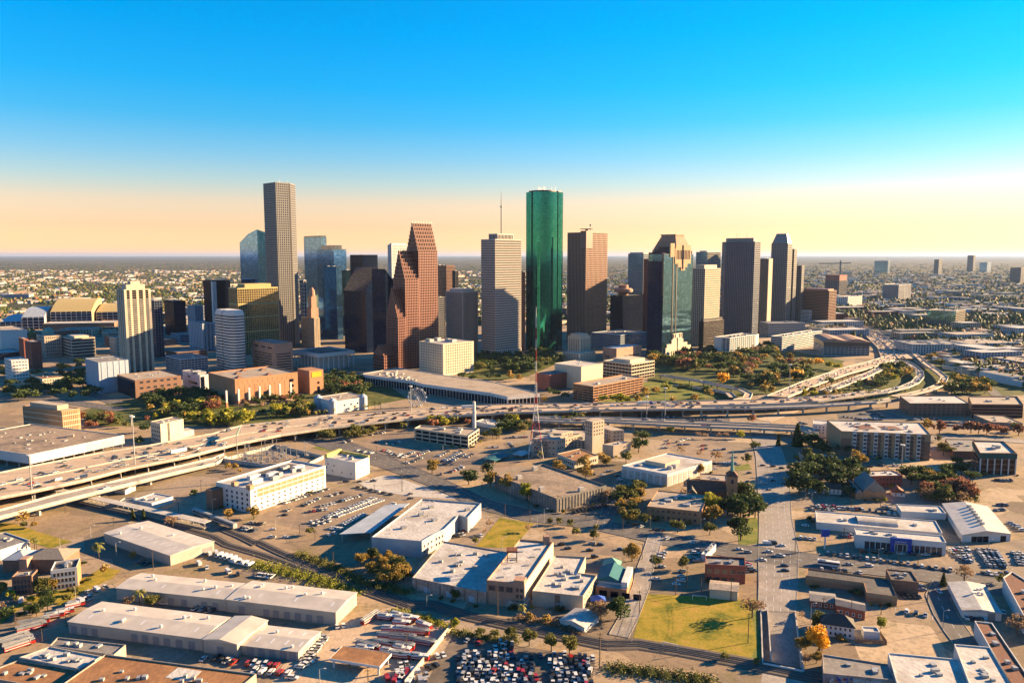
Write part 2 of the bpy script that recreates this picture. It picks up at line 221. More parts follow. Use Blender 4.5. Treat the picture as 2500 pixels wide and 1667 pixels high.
STREET = {
 'houston_avenue':[[[125.3,372.8],[143.7,371.9]],[[133.5,397.8],[152.0,392.7]],[[152.1,456.0],[175.4,452.7]],[[170.2,511.5],[192.1,511.5]],[[194.8,592.6],[216.2,581.8]],[[217.7,669.2],[238.9,652.9]],[[235.1,734.6],[259.9,734.6]],[[257.5,817.9],[279.7,817.9]]],
 'washington_avenue':[[[-207.4,778.7],[-203.9,734.6]],[[-148.7,718.3],[-147.0,673.4]],[[-105.9,669.2],[-103.3,629.8]],[[-56.4,606.0],[-60.6,581.8]],[[-15.1,549.7],[-26.4,533.1]],[[23.0,522.5],[8.4,507.4]],[[53.8,514.0],[51.5,491.6]],[[94.1,487.1],[85.4,468.2]],[[122.0,469.6],[112.7,452.7]],[[152.4,459.3],[144.9,435.7]],[[185.6,446.9],[170.9,427.9]],[[214.9,434.5],[196.5,420.4]],[[251.7,422.1],[227.1,409.3]],[[283.0,407.2],[260.9,390.2]],[[331.1,383.0],[309.2,356.3]]],
 'church_street':[[[55.5,494.6],[64.2,492.3]],[[62.5,520.7],[71.2,518.4]],[[68.9,545.3],[77.6,542.9]],[[77.1,574.5],[85.7,572.1]],[[84.2,599.2],[92.9,596.7]]],
 'school_lane':[[[97.3,477.7],[88.6,480.2]],[[89.2,450.2],[80.6,452.8]],[[79.0,417.7],[70.4,420.1]],[[75.1,401.1],[66.5,403.7]],[[62.0,363.0],[53.6,366.1]],[[54.8,345.4],[46.5,348.8]]],
 'yard_lane':[[[242.8,403.2],[234.0,409.7]],[[230.2,386.3],[220.5,391.4]],[[223.3,366.6],[212.8,369.8]],[[218.8,348.3],[208.0,350.8]],[[216.3,336.1],[205.5,338.2]]],
 'bayou_street':[[[-644.4,962.0],[-644.4,944.0]],[[-580.7,961.6],[-585.9,944.4]],[[-503.1,919.0],[-511.8,903.2]],[[-449.5,889.9],[-458.1,874.0]]],
 'mall_street':[[[-661.3,981.2],[-655.1,966.5]],[[-612.2,1001.8],[-607.8,986.5]],[[-560.7,1008.1],[-568.4,994.1]],[[-476.0,929.3],[-486.9,917.6]]],
 'park_road':[[[779.7,1346.4],[768.6,1350.8]],[[727.1,1215.0],[716.0,1219.4]],[[666.7,1059.2],[655.6,1063.7]],[[622.8,956.4],[611.8,961.1]]],
 'cross_street':[[[393.0,750.7],[393.9,732.7]],[[449.6,753.5],[447.7,735.6]],[[499.7,739.3],[494.7,722.0]]],
 'under_street':[[[269.5,828.0],[279.9,818.6]],[[315.9,879.0],[326.7,870.1]],[[351.5,927.8],[362.8,919.6]]]}
PATCH = {
 'lot_sheriff':[[-176.9,511.8],[-145.3,586.6],[-83.9,552.8],[-118.0,476.3]],
 'lot_garage':[[-169.0,768.1],[-100.7,780.8],[-89.1,710.1],[-31.6,696.1],[-5.8,732.3],[14.8,669.5],[-29.9,621.9],[-53.3,603.1],[-101.7,641.9],[-163.5,682.5]],
 'lot_truck':[[-85.0,358.6],[-65.7,374.9],[-61.2,378.2],[-29.8,356.1],[-42.1,303.2],[-53.7,303.2],[-102.1,297.6],[-101.2,321.4],[-91.8,342.6]],
 'lot_salvage':[[-28.2,347.1],[-6.2,340.8],[37.6,327.9],[32.8,301.8],[-37.5,301.8]],
 'lot_school':[[21.4,488.2],[59.7,469.8],[81.1,436.8],[71.1,397.6],[63.5,402.4],[68.4,424.2],[65.7,444.0],[25.4,454.6]],
 'lot_deco':[[147.5,743.8],[212.7,747.8],[198.3,657.0],[170.6,639.0],[147.0,696.1]],
 'lot_dealer':[[187.8,451.5],[220.3,473.3],[268.5,458.0],[326.8,473.3],[298.2,430.0],[274.5,430.0],[252.2,422.8]],
 'lot_freeway':[[148.2,833.6],[242.4,843.5],[235.6,819.2],[147.8,819.2]],
 'lot_right':[[373.1,867.7],[430.5,891.0],[437.7,824.4],[357.1,824.4]],
 'pale_pad':[[-122.1,594.1],[-107.5,613.7],[-97.4,613.7],[-37.8,551.7],[-76.4,559.5],[-110.8,578.1]],
 'field_grass':[[71.5,392.8],[87.4,391.7],[124.5,385.9],[113.6,338.1],[104.0,321.8],[87.0,328.7],[57.3,346.2]],
 'field_verge':[[124.5,385.9],[128.9,387.1],[111.5,325.4],[104.0,321.8],[113.6,338.1]],
 'triangle_grass':[[-8.3,512.8],[15.0,501.6],[0.7,457.2],[-22.4,459.5]],
 'left_grass':[[-346.1,502.5],[-334.8,500.7],[-308.6,484.8],[-277.7,468.2],[-284.8,457.2],[-302.8,466.6],[-333.3,483.1]],
 'court_grass':[[-239.6,415.0],[-237.0,428.3],[-224.9,424.2],[-223.9,413.7],[-230.3,395.2],[-232.9,379.3],[-252.5,383.7],[-250.8,358.6],[-258.2,369.7],[-250.8,397.6]],
 'oak_grass':[[154.5,511.8],[169.0,512.8],[155.9,466.6],[141.3,460.3],[146.8,483.1]],
 'island_grass':[[190.7,641.9],[205.5,650.9],[202.4,631.8],[187.7,628.9]],
 'ramp_grass':[[-188.6,706.6],[-180.7,713.7],[-150.6,685.9],[-158.5,682.5]],
 'park_grass':[[241.7,1350.3],[374.9,1447.9],[519.0,1469.1],[568.1,1297.8],[447.5,1110.0],[337.3,988.4],[243.3,932.4],[164.5,941.3],[203.8,1135.3]],
 'interchange_grass':[[310.4,940.5],[396.4,987.4],[665.1,1313.2],[656.3,1217.2],[671.9,1160.5],[599.2,1039.2],[488.3,958.7],[342.0,889.6],[299.3,906.0]],
 'east_grass':[[730.8,1348.6],[770.5,1313.2],[819.4,1217.2],[660.8,977.7],[567.9,977.7],[661.5,1160.5]],
 'bayou_grass':[[-490.7,931.6],[-466.3,964.1],[-394.9,987.0],[-333.9,911.1],[-291.6,881.9],[-266.5,804.5],[-319.2,798.3],[-446.0,798.3],[-501.5,872.6]],
 'aquarium_grass':[[-336.8,901.2],[-264.2,931.6],[-287.2,1166.6],[-204.5,1134.9],[-131.6,953.0],[-164.9,911.1],[-222.7,854.6],[-282.0,798.3],[-299.2,798.3]],
 'city_grass':[[-56.4,1333.8],[106.2,1424.2],[85.5,1292.7],[24.5,1134.9],[-20.7,1090.4],[-79.5,1134.9]],
 'street_grass':[[186.2,1076.4],[267.7,1090.4],[262.0,964.1],[113.2,926.4],[101.9,931.6]]}
TREES = [
[139,330,12,"n"],[149,357,7,"o"],[269,406,5,"o"],[179,355,5,"y"],[251,409,8,"b"],[241,349,9,"b"],[236,403,6,"c"],[54,364,9.5,"d"],
[44,363,9,"b"],[120,366,10,"b"],[71,437,9,"g"],[70,443,6,"g"],[83,427,6,"o"],[98,425,7,"o"],[95,325,3.5,"o"],[108,321,3,"o"],
[164,515,14,"d"],[157,517,13,"d"],[145,470,13,"d"],[155,523,10,"d"],[175,536,9,"d"],[126,725,12,"d"],[116,688,12,"d"],[216,562,15,"d"],
[227,595,12,"d"],[270,712,17,"c"],[253,714,9,"c"],[140,523,12,"y"],[225,742,8,"y"],[135,502,11,"g"],[81,642,8,"g"],[153,614,9,"g"],
[77,527,7,"g"],[86,540,10,"o"],[77,499,9,"o"],[91,559,9,"o"],[89,499,7,"o"],[108,484,8,"o"],[128,480,7,"o"],[99,651,9,"o"],
[160,760,9,"o"],[204,651,8,"o"],[225,696,8,"o"],[84,523,7,"o"],[154,683,7,"b"],[168,670,7,"b"],[179,660,8,"b"],[183,663,7,"b"],
[185,746,6,"b"],[190,740,6,"b"],[204,744,6,"b"],[211,742,7,"b"],[259,817,7,"b"],[71,548,8,"b"],[129,562,5,"b"],[259,814,8,"r"],
[140,861,8,"r"],[-66,619,11,"g"],[-17,584,11,"g"],[-4,570,11,"g"],[-22,628,6,"g"],[39,625,9,"g"],[61,633,10,"g"],[59,601,10,"g"],
[-67,808,9,"g"],[79,657,8,"g"],[11,549,12,"y"],[-86,796,10,"y"],[-76,796,10,"y"],[-70,794,8,"y"],[3,810,10,"y"],[-34,589,11,"d"],
[-20,614,9,"d"],[1,772,9,"d"],[-6,772,8,"d"],[-94,801,8,"r"],[-47,801,7,"r"],[94,849,9,"r"],[88,851,7,"r"],[25,499,4.5,"o"],
[32,499,4.5,"o"],[39,494,5,"o"],[41,479,5,"o"],[52,471,6,"o"],[55,488,4,"o"],[12,768,9,"o"],[7,768,9,"o"],[-113,781,7,"o"],
[-15,740,10,"o"],[-26,740,8,"o"],[62,808,6,"o"],[54,808,8,"o"],[44,808,7,"o"],[74,808,6,"o"],[-23,463,5,"o"],[-15,493,5,"b"],
[-17,481,4,"b"],[10,485,5,"b"],[13,772,9,"b"],[-75,856,8,"p"],[-27,831,8,"p"],[-31,831,7,"p"],[25,662,7,"p"],[-19,744,9,"p"],
[-13,744,8,"p"],[-247,396,7,"g"],[-226,441,4,"g"],[-232,420,5,"g"],[-272,391,6,"g"],[-250,392,8,"o"],[-184,376,7,"o"],[-232,383,4,"o"],
[-233,392,4,"o"],[-236,373,7,"d"],[-238,367,6,"d"],[-191,377,8,"p"],[-247,442,8,"p"],[-292,453,7,"p"],[-176,308,5,"p"],[-197,378,5,"b"],
[-200,379,4,"b"],[-330,502,8,"g"],[-417,872,9,"g"],[-389,841,9,"g"],[-387,861,9,"g"],[-400,872,9,"g"],[-317,493,4,"g"],[-393,831,7,"y"],
[-349,822,10,"y"],[-346,831,9,"y"],[-323,798,11,"y"],[-440,812,8,"o"],[-419,798,8,"o"],[-405,790,7,"o"],[-447,808,6,"o"],[-323,492,5,"o"],
[-374,768,9,"d"],[-356,717,8,"d"],[-461,822,6,"d"],[-238,559,5,"d"],[-442,785,8,"r"],[-435,785,7,"r"],[-398,822,6,"r"],[-225,493,8,"b"],
[-229,497,6,"b"],[-259,508,6,"c"],[-252,509,6,"c"],[-316,794,13,"y"],[-301,798,13,"y"],[-296,812,11,"y"],[-289,817,13,"y"],[-310,798,9,"y"],
[-240,633,5,"g"],[-233,629,6,"g"],[-226,622,4,"g"],[-138,781,8,"g"],[-125,826,8,"g"],[-194,508,7,"g"],[-177,510,8,"g"],[-182,740,9,"o"],
[-189,744,8,"o"],[-162,736,9,"o"],[-146,748,9,"o"],[-159,764,8,"o"],[-177,740,6,"o"],[-261,841,8,"o"],[-130,480,5,"o"],[-259,846,8,"g"],
[-249,851,8,"g"],[-243,851,9,"g"],[-229,846,8,"g"],[-267,836,8,"d"],[-235,846,9,"d"],[-283,856,7,"d"],[-182,875,6,"p"],[-172,877,6,"p"],
[-167,878,6,"p"],[-161,888,8,"p"],[-154,886,8,"p"],[-202,856,6,"p"],[-217,849,6,"p"],[-210,851,6,"p"],[-220,844,6,"p"],[-79,419,7,"g"],
[-69,410,8,"g"],[-65,405,8,"g"],[-66,423,8,"g"],[-88,433,5,"g"],[-68,419,8,"o"],[-75,414,6,"o"],[-62,420,6,"o"],[-15,347,4,"o"],
[0,341,6.5,"o"],[8,338,7,"o"],[18,333,7.5,"o"],[26,330,8,"o"],[-65,420,8,"o"],[-62,405,6,"o"],[-8,346,4,"o"],[-30,386,5,"o"],
[-28,354,5,"y"],[5,366,6,"p"],[9,363,4,"g"],[17,360,4,"g"],[-64,410,7,"g"],[43,362,8,"b"],[270,713,15,"c"],[302,678,12,"d"],
[286,683,8,"d"],[307,676,8,"d"],[516,771,9,"d"],[222,562,15,"d"],[219,569,13,"d"],[232,562,10,"d"],[250,604,10,"d"],[261,604,11,"d"],
[267,596,12,"d"],[274,598,9,"d"],[253,557,8,"d"],[269,555,8,"d"],[319,587,10,"d"],[315,590,8,"d"],[325,587,9,"d"],[335,587,9,"d"],
[343,590,9,"d"],[378,624,8,"d"],[367,596,9,"d"],[312,545,7,"d"],[319,545,7,"d"],[326,545,7,"d"],[307,548,6,"d"],[296,643,11,"g"],
[301,643,8,"g"],[424,774,11,"g"],[434,765,11,"r"],[453,767,8,"r"],[461,765,9,"r"],[466,765,11,"r"],[472,762,10,"r"],[479,760,10,"r"],
[490,760,9,"r"],[495,756,9,"r"],[507,754,10,"r"],[351,587,8,"r"],[336,555,14,"r"],[339,569,10,"r"],[313,562,9,"r"],[337,548,10,"r"],
[390,679,10,"o"],[396,679,8,"o"],[380,640,9,"o"],[413,729,6,"o"],[305,557,7,"o"],[332,543,6,"o"],[338,543,5,"o"],[275,1190,18,"r"],
[265,1204,14,"r"],[309,1190,10,"r"],[366,1074,14,"r"],[292,1051,16,"n"],[402,1074,17,"n"],[496,1234,13,"n"],[201,993,13,"y"],[130,915,12,"y"],
[140,924,9,"y"],[509,1190,12,"y"],[502,1204,14,"y"],[339,1162,9,"y"],[339,1086,9,"y"],[384,960,9,"y"],[477,1219,14,"g"],[463,1204,12,"g"],
[476,1249,12,"g"],[328,988,11,"g"],[250,960,10,"g"],[225,932,9,"g"],[171,969,11,"g"],[153,924,9,"g"],[185,979,10,"g"],[196,924,8,"g"],
[346,1029,10,"g"],[339,988,9,"g"],[323,1029,9,"g"],[375,988,9,"g"],[439,1051,11,"d"],[254,988,10,"d"],[223,1008,9,"d"],[234,1008,9,"d"],
[382,988,9,"o"],[411,974,10,"o"],[419,969,9,"o"],[357,979,8,"o"],[446,950,11,"o"],[444,969,11,"o"],[457,960,10,"o"],[-2,1105,12,"g"],
[10,1090,9,"g"],[40,926,8,"g"],[4,921,9,"g"],[111,926,10,"y"],[125,926,11,"y"],[133,926,10,"y"],[56,964,9,"d"],[49,987,8,"d"],
[67,953,8,"d"],[-73,1105,10,"d"],[-56,1090,10,"d"],[-35,1105,10,"d"],[-21,1105,9,"d"],[-706,1192,12,"g"],[-330,816,13,"y"],[-310,821,13,"y"],
[-284,805,14,"y"],[-391,855,11,"y"],[-350,873,12,"r"],[-344,882,10,"r"]]
WOODS = [
[[[227,1281],[321,1369],[427,1448],[511,1469],[471,1332],[469,1175],[422,1074],[342,1029],[323,1148],[266,1190],[232,1234]],150,"ddddddoogrb",11,17],[[[560,1161],[616,1232],[630,1217],[601,1147],[559,1085],[532,1085]],22,"ddoyg",9,13],[[[457,1028],[520,1085],[534,1050],[495,1023],[453,1002]],10,"ddo",8,11],
[[[567,1008],[629,1085],[666,1050],[618,987],[566,968]],40,"dddoog",9,13],[[[764,1331],[850,1263],[732,1085],[683,1085],[726,1217]],60,"ddddogr",9,13],[[[712,1313],[752,1349],[689,1217],[688,1248]],6,"oog",9,12],
[[[340,978],[400,987],[458,968],[449,940],[395,940]],12,"oogy",8,10],[[[-279,1128],[-268,1141],[-222,1096],[-195,1026],[-184,965],[-232,965],[-261,1048]],60,"dddddro",9,13],[[[-276,869],[-242,901],[-230,877],[-229,846],[-263,835]],24,"ygyod",8,11],
[[[-332,919],[-276,965],[-255,946],[-286,885],[-305,877]],30,"robd",6,9],[[[-371,919],[-356,927],[-339,877],[-356,885]],7,"rrg",9,12],[[[-51,1334],[96,1401],[84,1273],[30,1151],[-57,1167]],80,"dddddo",11,15],
[[[-460,942],[-397,987],[-371,932],[-331,891],[-370,837]],40,"dddd",9,12],[[[-726,1120],[-657,1167],[-522,953],[-614,932]],40,"dddd",9,12],[[[236,630],[294,640],[274,587],[226,552],[209,555]],15,"dddddo",9,14],
[[[320,612],[373,618],[352,585],[308,582]],14,"dddog",7,11],[[[308,574],[359,574],[338,541],[302,541]],18,"drrodb",6,11],[[[265,721],[298,737],[288,683],[240,643]],8,"ddo",7,11],
[[[79,573],[103,590],[96,551],[82,495],[69,495]],14,"ooodg",6,10],[[[153,548],[188,562],[172,510],[148,508]],9,"dddo",9,13],[[[-102,831],[-62,831],[-60,787],[-94,783]],10,"gyyor",7,10],
[[[-13,812],[22,817],[19,760],[-20,744]],18,"oobdd",6,10],[[[30,831],[81,831],[78,803],[30,803]],12,"oodg",6,9],[[[-200,772],[-146,781],[-135,744],[-184,728]],14,"oodo",6,10],
[[[-342,826],[-296,851],[-276,798],[-325,785]],10,"yyyo",9,13],[[[-93,438],[-61,437],[-55,395],[-70,400]],14,"ggoob",4,8],[[[-476,831],[-429,836],[-396,772],[-441,772]],12,"oorgd",6,10],
[[[-441,900],[-362,911],[-322,808],[-397,808]],16,"gyood",8,11],[[[-272,391],[-252,393],[-237,379],[-241,363],[-250,357]],10,"ooydb",3,6],[[[141,368],[155,370],[136,320],[126,319]],8,"oobg",3,6],
[[[-837,1244],[-729,1192],[-730,1300],[-554,987],[-618,967],[-650,961]],36,"ddddo",9,12],[[[-494,1001],[-395,987],[-360,974],[-368,889],[-434,889]],30,"ddddo",9,12]]
CAR_ROWS = [
[-166.4,541.9,-142.2,578.1,15,"ccccss","wwwwwwwssssbbbbkkkrn",0,0,0.0],[-151.0,535.7,-143.7,555.0,6,"ccccss","wwwwwwwssssbbbbkkkrn",0,0,0.0],[-137.1,559.5,-128.5,568.6,5,"ccccss","wwwwwwwssssbbbbkkkrn",0,0,0.0],
[-147.8,544.1,-143.8,552.8,3,"ccccss","wwwwwwwssssbbbbkkkrn",0,0,0.0],[-138.9,535.7,-128.1,541.9,5,"ccccss","wwwwwwwssssbbbbkkkrn",0,0,0.0],[-126.4,546.2,-112.8,561.7,7,"ccccss","wwwwwwwssssbbbbkkkrn",0,0,0.0],
[-143.8,523.5,-130.6,529.5,5,"ccccss","wwwwwwwssssbbbbkkkrn",0,0,0.0],[-160.2,525.5,-158.1,529.5,2,"ccccss","wwwwwwwssssbbbbkkkrn",0,0,0.0],[-158.6,515.7,-157.2,519.5,1,"ccccss","wwwwwwwssssbbbbkkkrn",0,0,0.0],
[-135.8,500.7,-124.3,513.7,8,"cccs","wwwwwwwwws",1,0,0.0],[-127.5,513.7,-101.7,555.0,18,"cccs","wwwwwwwwws",1,0,0.0],[-121.7,513.7,-95.4,550.6,18,"cccs","wwwwwwwwws",1,0,0.0],
[-131.7,497.0,-122.3,508.0,6,"cccs","wwwwwwwwws",1,0,0.0],[-113.5,497.0,-103.3,519.5,9,"cccs","wwwwwwwwws",1,0,0.0],[-120.4,491.7,-111.1,489.1,4,"cccs","wwwwwwwwws",1,0,0.0],
[-105.4,488.2,-85.7,541.9,18,"cccs","wwwwwwwwws",1,0,0.0],[-119.6,478.0,-114.7,483.1,3,"cp","w",0,0,0.0],[-180.2,491.7,-167.3,486.5,5,"cpp","wwwwwwwssssbbbbkkkrn",0,0,0.0],
[-177.0,502.5,-166.3,498.8,4,"cp","wwwwwwwssssbbbbkkkrn",0,0,0.0],[-158.5,474.7,-140.5,474.7,2,"cp","ww",0,1,0.0],[-159.2,488.2,-156.3,489.1,1,"c","w",0,1,0.0],
[-122.1,582.9,-88.8,561.7,6,"cs","kbw",0,1,0.0],[-137.3,595.4,-105.6,598.0,3,"cp","wwwwwwwssssbbbbkkkrn",0,1,0.0],[-99.7,672.7,-90.0,689.2,5,"ccccss","wwwwwwwssssbbbbkkkrn",2,0,0.0],
[-87.9,672.7,-75.2,696.1,7,"ccccss","wwwwwwwssssbbbbkkkrn",2,0,0.0],[-87.2,653.9,-80.8,669.5,4,"ccccss","wwwwwwwssssbbbbkkkrn",2,0,0.0],[-66.8,672.7,-57.5,692.6,5,"ccccss","wwwwwwwssssbbbbkkkrn",2,0,0.0],
[-60.9,653.9,-46.2,692.6,9,"ccccss","wwwwwwwssssbbbbkkkrn",2,0,0.0],[-58.5,644.9,-43.0,682.5,8,"ccccss","wwwwwwwssssbbbbkkkrn",2,0,0.0],[-51.8,621.9,-41.9,639.0,6,"ccccss","wwwwwwwssssbbbbkkkrn",2,0,0.0],
[-49.1,627.5,-41.6,633.2,4,"ccccss","wwwwwwwssssbbbbkkkrn",2,0,0.0],[-41.4,669.5,-35.3,682.5,3,"ccccss","wwwwwwwssssbbbbkkkrn",2,0,0.0],[-5.9,743.8,16.5,747.8,8,"ccccss","wwwwwwwssssbbbbkkkrn",2,0,0.0],
[-22.4,706.6,-11.8,706.6,4,"ccccss","wwwwwwwssssbbbbkkkrn",2,0,0.0],[-3.0,724.7,2.3,696.1,5,"ccccss","wwwwwwwssssbbbbkkkrn",2,0,0.0],[-92.3,649.4,-90.4,653.9,1,"ccccss","wwwwwwwssssbbbbkkkrn",2,0,0.0],
[-59.1,616.5,-58.3,616.5,1,"ccccss","wwwwwwwssssbbbbkkkrn",2,0,0.0],[-142.9,755.8,-129.8,768.1,6,"ccccss","wwwwwwwssssbbbbkkkrn",2,0,0.8],[-162.5,724.7,-154.1,732.3,3,"ccccss","wwwwwwwssssbbbbkkkrn",2,0,0.8],
[-132.4,728.5,-114.8,732.3,6,"ccccss","wwwwwwwssssbbbbkkkrn",2,0,0.8],[-121.5,717.3,-108.2,724.7,5,"ccccss","wwwwwwwssssbbbbkkkrn",2,0,0.8],[-144.1,696.1,-124.3,682.5,5,"ccccss","wwwwwwwssssbbbbkkkrn",2,0,0.8],
[-121.4,696.1,-93.0,672.7,8,"ccccss","wwwwwwwssssbbbbkkkrn",2,0,0.8],[-110.6,682.5,-96.8,669.5,4,"ccccss","wwwwwwwssssbbbbkkkrn",2,0,0.8],[42.6,521.5,68.0,537.7,9,"css","kkb",3,0,0.0],
[-37.0,476.3,-30.6,479.7,3,"cp","wsk",4,0,0.0],[-32.2,485.6,-30.4,487.3,1,"c","r",4,0,0.0],[-21.9,476.3,-19.0,478.0,1,"s","w",4,0,0.0],
[-27.5,457.2,-24.6,457.2,1,"c","s",4,0,0.0],[-78.8,561.7,-75.1,566.3,1,"c","k",4,1,0.0],[-76.9,552.8,-74.2,553.9,1,"c","k",4,1,0.0],
[28.8,462.4,32.4,462.4,1,"cs","wwwwwwwssssbbbbkkkrn",5,1,0.0],[32.5,456.1,36.1,456.1,1,"cs","wwwwwwwssssbbbbkkkrn",5,1,0.0],[47.5,464.0,51.1,464.0,1,"cs","wwwwwwwssssbbbbkkkrn",5,1,0.0],
[53.9,462.4,57.5,462.4,1,"cs","wwwwwwwssssbbbbkkkrn",5,1,0.0],[45.8,453.0,49.3,453.0,1,"cs","wwwwwwwssssbbbbkkkrn",5,1,0.0],[47.7,442.6,51.1,442.6,1,"cs","wwwwwwwssssbbbbkkkrn",5,1,0.0],
[48.1,464.0,51.7,463.5,1,"cs","wwwwwwwssssbbbbkkkrn",5,1,0.0],[53.4,462.4,56.9,462.0,1,"cs","wwwwwwwssssbbbbkkkrn",5,1,0.0],[47.9,444.0,51.3,443.6,1,"cs","wwwwwwwssssbbbbkkkrn",5,1,0.0],
[64.9,454.6,68.3,454.1,1,"cs","wwwwwwwssssbbbbkkkrn",5,1,0.0],[78.7,411.1,81.9,410.7,1,"cs","wwwwwwwssssbbbbkkkrn",5,1,0.0],[98.7,473.9,102.3,473.4,1,"cs","wwwwwwwssssbbbbkkkrn",5,1,0.0],
[112.5,467.3,116.0,466.8,1,"cs","wwwwwwwssssbbbbkkkrn",5,1,0.0],[90.3,449.2,93.7,448.6,1,"cs","wwwwwwwssssbbbbkkkrn",5,1,0.0],[88.5,445.5,91.8,444.9,1,"cs","wwwwwwwssssbbbbkkkrn",5,1,0.0],
[87.3,441.1,90.6,440.5,1,"cs","wwwwwwwssssbbbbkkkrn",5,1,0.0],[111.0,453.0,114.4,452.4,1,"cs","wwwwwwwssssbbbbkkkrn",5,1,0.0],[109.4,448.5,112.7,447.9,1,"cs","wwwwwwwssssbbbbkkkrn",5,1,0.0],
[106.2,439.6,109.4,439.1,1,"cs","wwwwwwwssssbbbbkkkrn",5,1,0.0],[107.2,436.8,110.5,436.2,1,"cs","wwwwwwwssssbbbbkkkrn",5,1,0.0],[95.4,421.6,98.6,421.0,1,"cs","wwwwwwwssssbbbbkkkrn",5,1,0.0],
[93.4,415.0,96.6,414.5,1,"cs","wwwwwwwssssbbbbkkkrn",5,1,0.0],[92.1,408.6,95.2,408.1,1,"cs","wwwwwwwssssbbbbkkkrn",5,1,0.0],[88.5,404.2,91.6,403.7,1,"cs","wwwwwwwssssbbbbkkkrn",5,1,0.0],
[85.2,428.3,88.4,427.8,1,"cs","wwwwwwwssssbbbbkkkrn",5,1,0.0],[137.9,454.6,141.2,454.0,1,"c","w",6,1,0.0],[141.8,450.0,145.1,449.4,1,"s","s",6,1,0.0],
[154.9,450.8,158.2,450.2,1,"c","w",6,1,0.0],[158.0,464.0,161.4,463.4,1,"v","w",6,1,0.0],[161.6,464.0,165.0,463.4,1,"v","k",6,1,0.0],
[165.9,460.8,169.3,460.2,1,"c","w",6,1,0.0],[159.5,444.0,162.8,443.4,1,"p","w",6,1,0.0],[146.7,438.2,150.0,437.6,1,"c","w",6,1,0.0],
[156.9,429.7,160.0,429.2,1,"c","k",6,1,0.0],[154.8,422.9,157.9,422.4,1,"c","k",6,1,0.0],[137.6,432.5,137.7,420.2,4,"cs","wwwwwwwssssbbbbkkkrn",6,0,0.0],
[195.2,431.5,198.4,430.9,1,"cs","wwwwwwwssssbbbbkkkrn",6,1,0.0],[188.7,436.0,192.1,435.4,1,"cs","wwwwwwwssssbbbbkkkrn",6,1,0.0],[206.0,429.3,209.2,428.7,1,"cs","wwwwwwwssssbbbbkkkrn",6,1,0.0],
[197.0,433.0,200.3,432.4,1,"cs","wwwwwwwssssbbbbkkkrn",6,1,0.0],[176.9,424.3,179.0,423.6,1,"c","w",6,0,0.0],[183.0,423.6,191.7,422.1,4,"cs","wwwwwwwssssbbbbkkkrn",6,0,0.0],
[197.7,420.0,198.7,419.7,1,"c","w",6,0,0.0],[176.9,425.7,178.7,425.7,1,"c","w",6,0,0.0],[188.7,449.1,252.2,422.8,38,"cps","wwsskkb",7,0,0.0],
[210.2,450.7,259.6,444.4,7,"cs","kkwb",7,1,0.0],[266.3,453.1,280.7,455.5,6,"cps","wwwwwwwssssbbbbkkkrn",7,0,0.0],[266.5,449.6,279.0,451.5,6,"cps","wwwwwwwssssbbbbkkkrn",7,0,0.0],
[266.6,446.1,277.2,447.5,6,"cps","wwwwwwwssssbbbbkkkrn",7,0,0.0],[266.8,442.7,275.5,443.6,6,"cps","wwwwwwwssssbbbbkkkrn",7,0,0.0],[267.0,439.3,273.8,439.7,6,"cps","wwwwwwwssssbbbbkkkrn",7,0,0.0],
[267.1,436.0,272.2,436.0,6,"cps","wwwwwwwssssbbbbkkkrn",7,0,0.0],[284.3,453.1,295.6,451.5,7,"cps","wwssssk",7,0,0.0],[283.1,449.6,294.4,448.1,7,"cps","wwssssk",7,0,0.0],
[282.0,446.1,293.2,444.8,7,"cps","wwssssk",7,0,0.0],[280.9,442.7,291.9,441.6,7,"cps","wwssssk",7,0,0.0],[279.8,439.3,290.8,438.4,7,"cps","wwssssk",7,0,0.0],
[278.7,436.0,289.6,435.2,7,"cps","wwssssk",7,0,0.0],[277.7,432.7,288.4,432.1,7,"cps","wwssssk",7,0,0.0],[276.6,429.5,287.3,429.0,7,"cps","wwssssk",7,0,0.0],
[302.8,448.3,310.3,448.3,4,"cps","wwssk",7,0,0.0],[300.9,444.5,307.6,444.2,4,"cps","wwssk",7,0,0.0],[298.9,440.8,304.9,440.2,4,"cps","wwssk",7,0,0.0],
[297.0,437.2,302.3,436.3,4,"cps","wwssk",7,0,0.0],[295.2,433.6,299.7,432.4,4,"cps","wwssk",7,0,0.0],[265.3,418.6,281.0,417.2,10,"cs","wwwwwwwssssbbbbkkkrn",7,0,0.0],
[279.6,434.5,286.3,426.4,5,"cs","kkb",7,0,0.0],[212.0,528.5,228.7,527.4,9,"cps","wwwwwwwssssbbbbkkkrn",8,0,0.0],[214.1,534.0,231.9,535.1,7,"cps","wwwwwwwssssbbbbkkkrn",8,0,0.0],
[232.0,531.8,249.3,528.5,9,"cps","wwwwwwwssssbbbbkkkrn",8,0,0.0],[251.8,526.4,268.1,518.9,9,"cps","wwwwwwwssssbbbbkkkrn",8,0,0.0],[263.7,531.8,272.7,529.6,4,"cps","wwwwwwwssssbbbbkkkrn",8,0,0.0],
[193.0,496.8,198.3,494.9,1,"c","w",8,1,0.0],[211.3,476.4,219.1,476.4,4,"cs","wwwwwwwssssbbbbkkkrn",7,0,0.0],[183.4,474.7,193.7,471.1,4,"cs","wwwwwwwssssbbbbkkkrn",7,0,0.0],
[350.1,538.5,358.2,538.5,3,"cp","wwwwwwwssssbbbbkkkrn",8,0,0.0],[341.8,527.4,349.6,528.5,3,"cs","wwwwwwwssssbbbbkkkrn",8,0,0.0],[335.9,502.7,334.8,485.5,5,"cs","ws",8,0,0.0],
[304.7,641.1,307.4,639.5,1,"c","k",9,1,0.0],[314.0,644.3,320.1,642.7,2,"cp","sk",9,0,0.0],[326.2,642.7,332.3,642.7,2,"cs","wk",9,0,0.0],
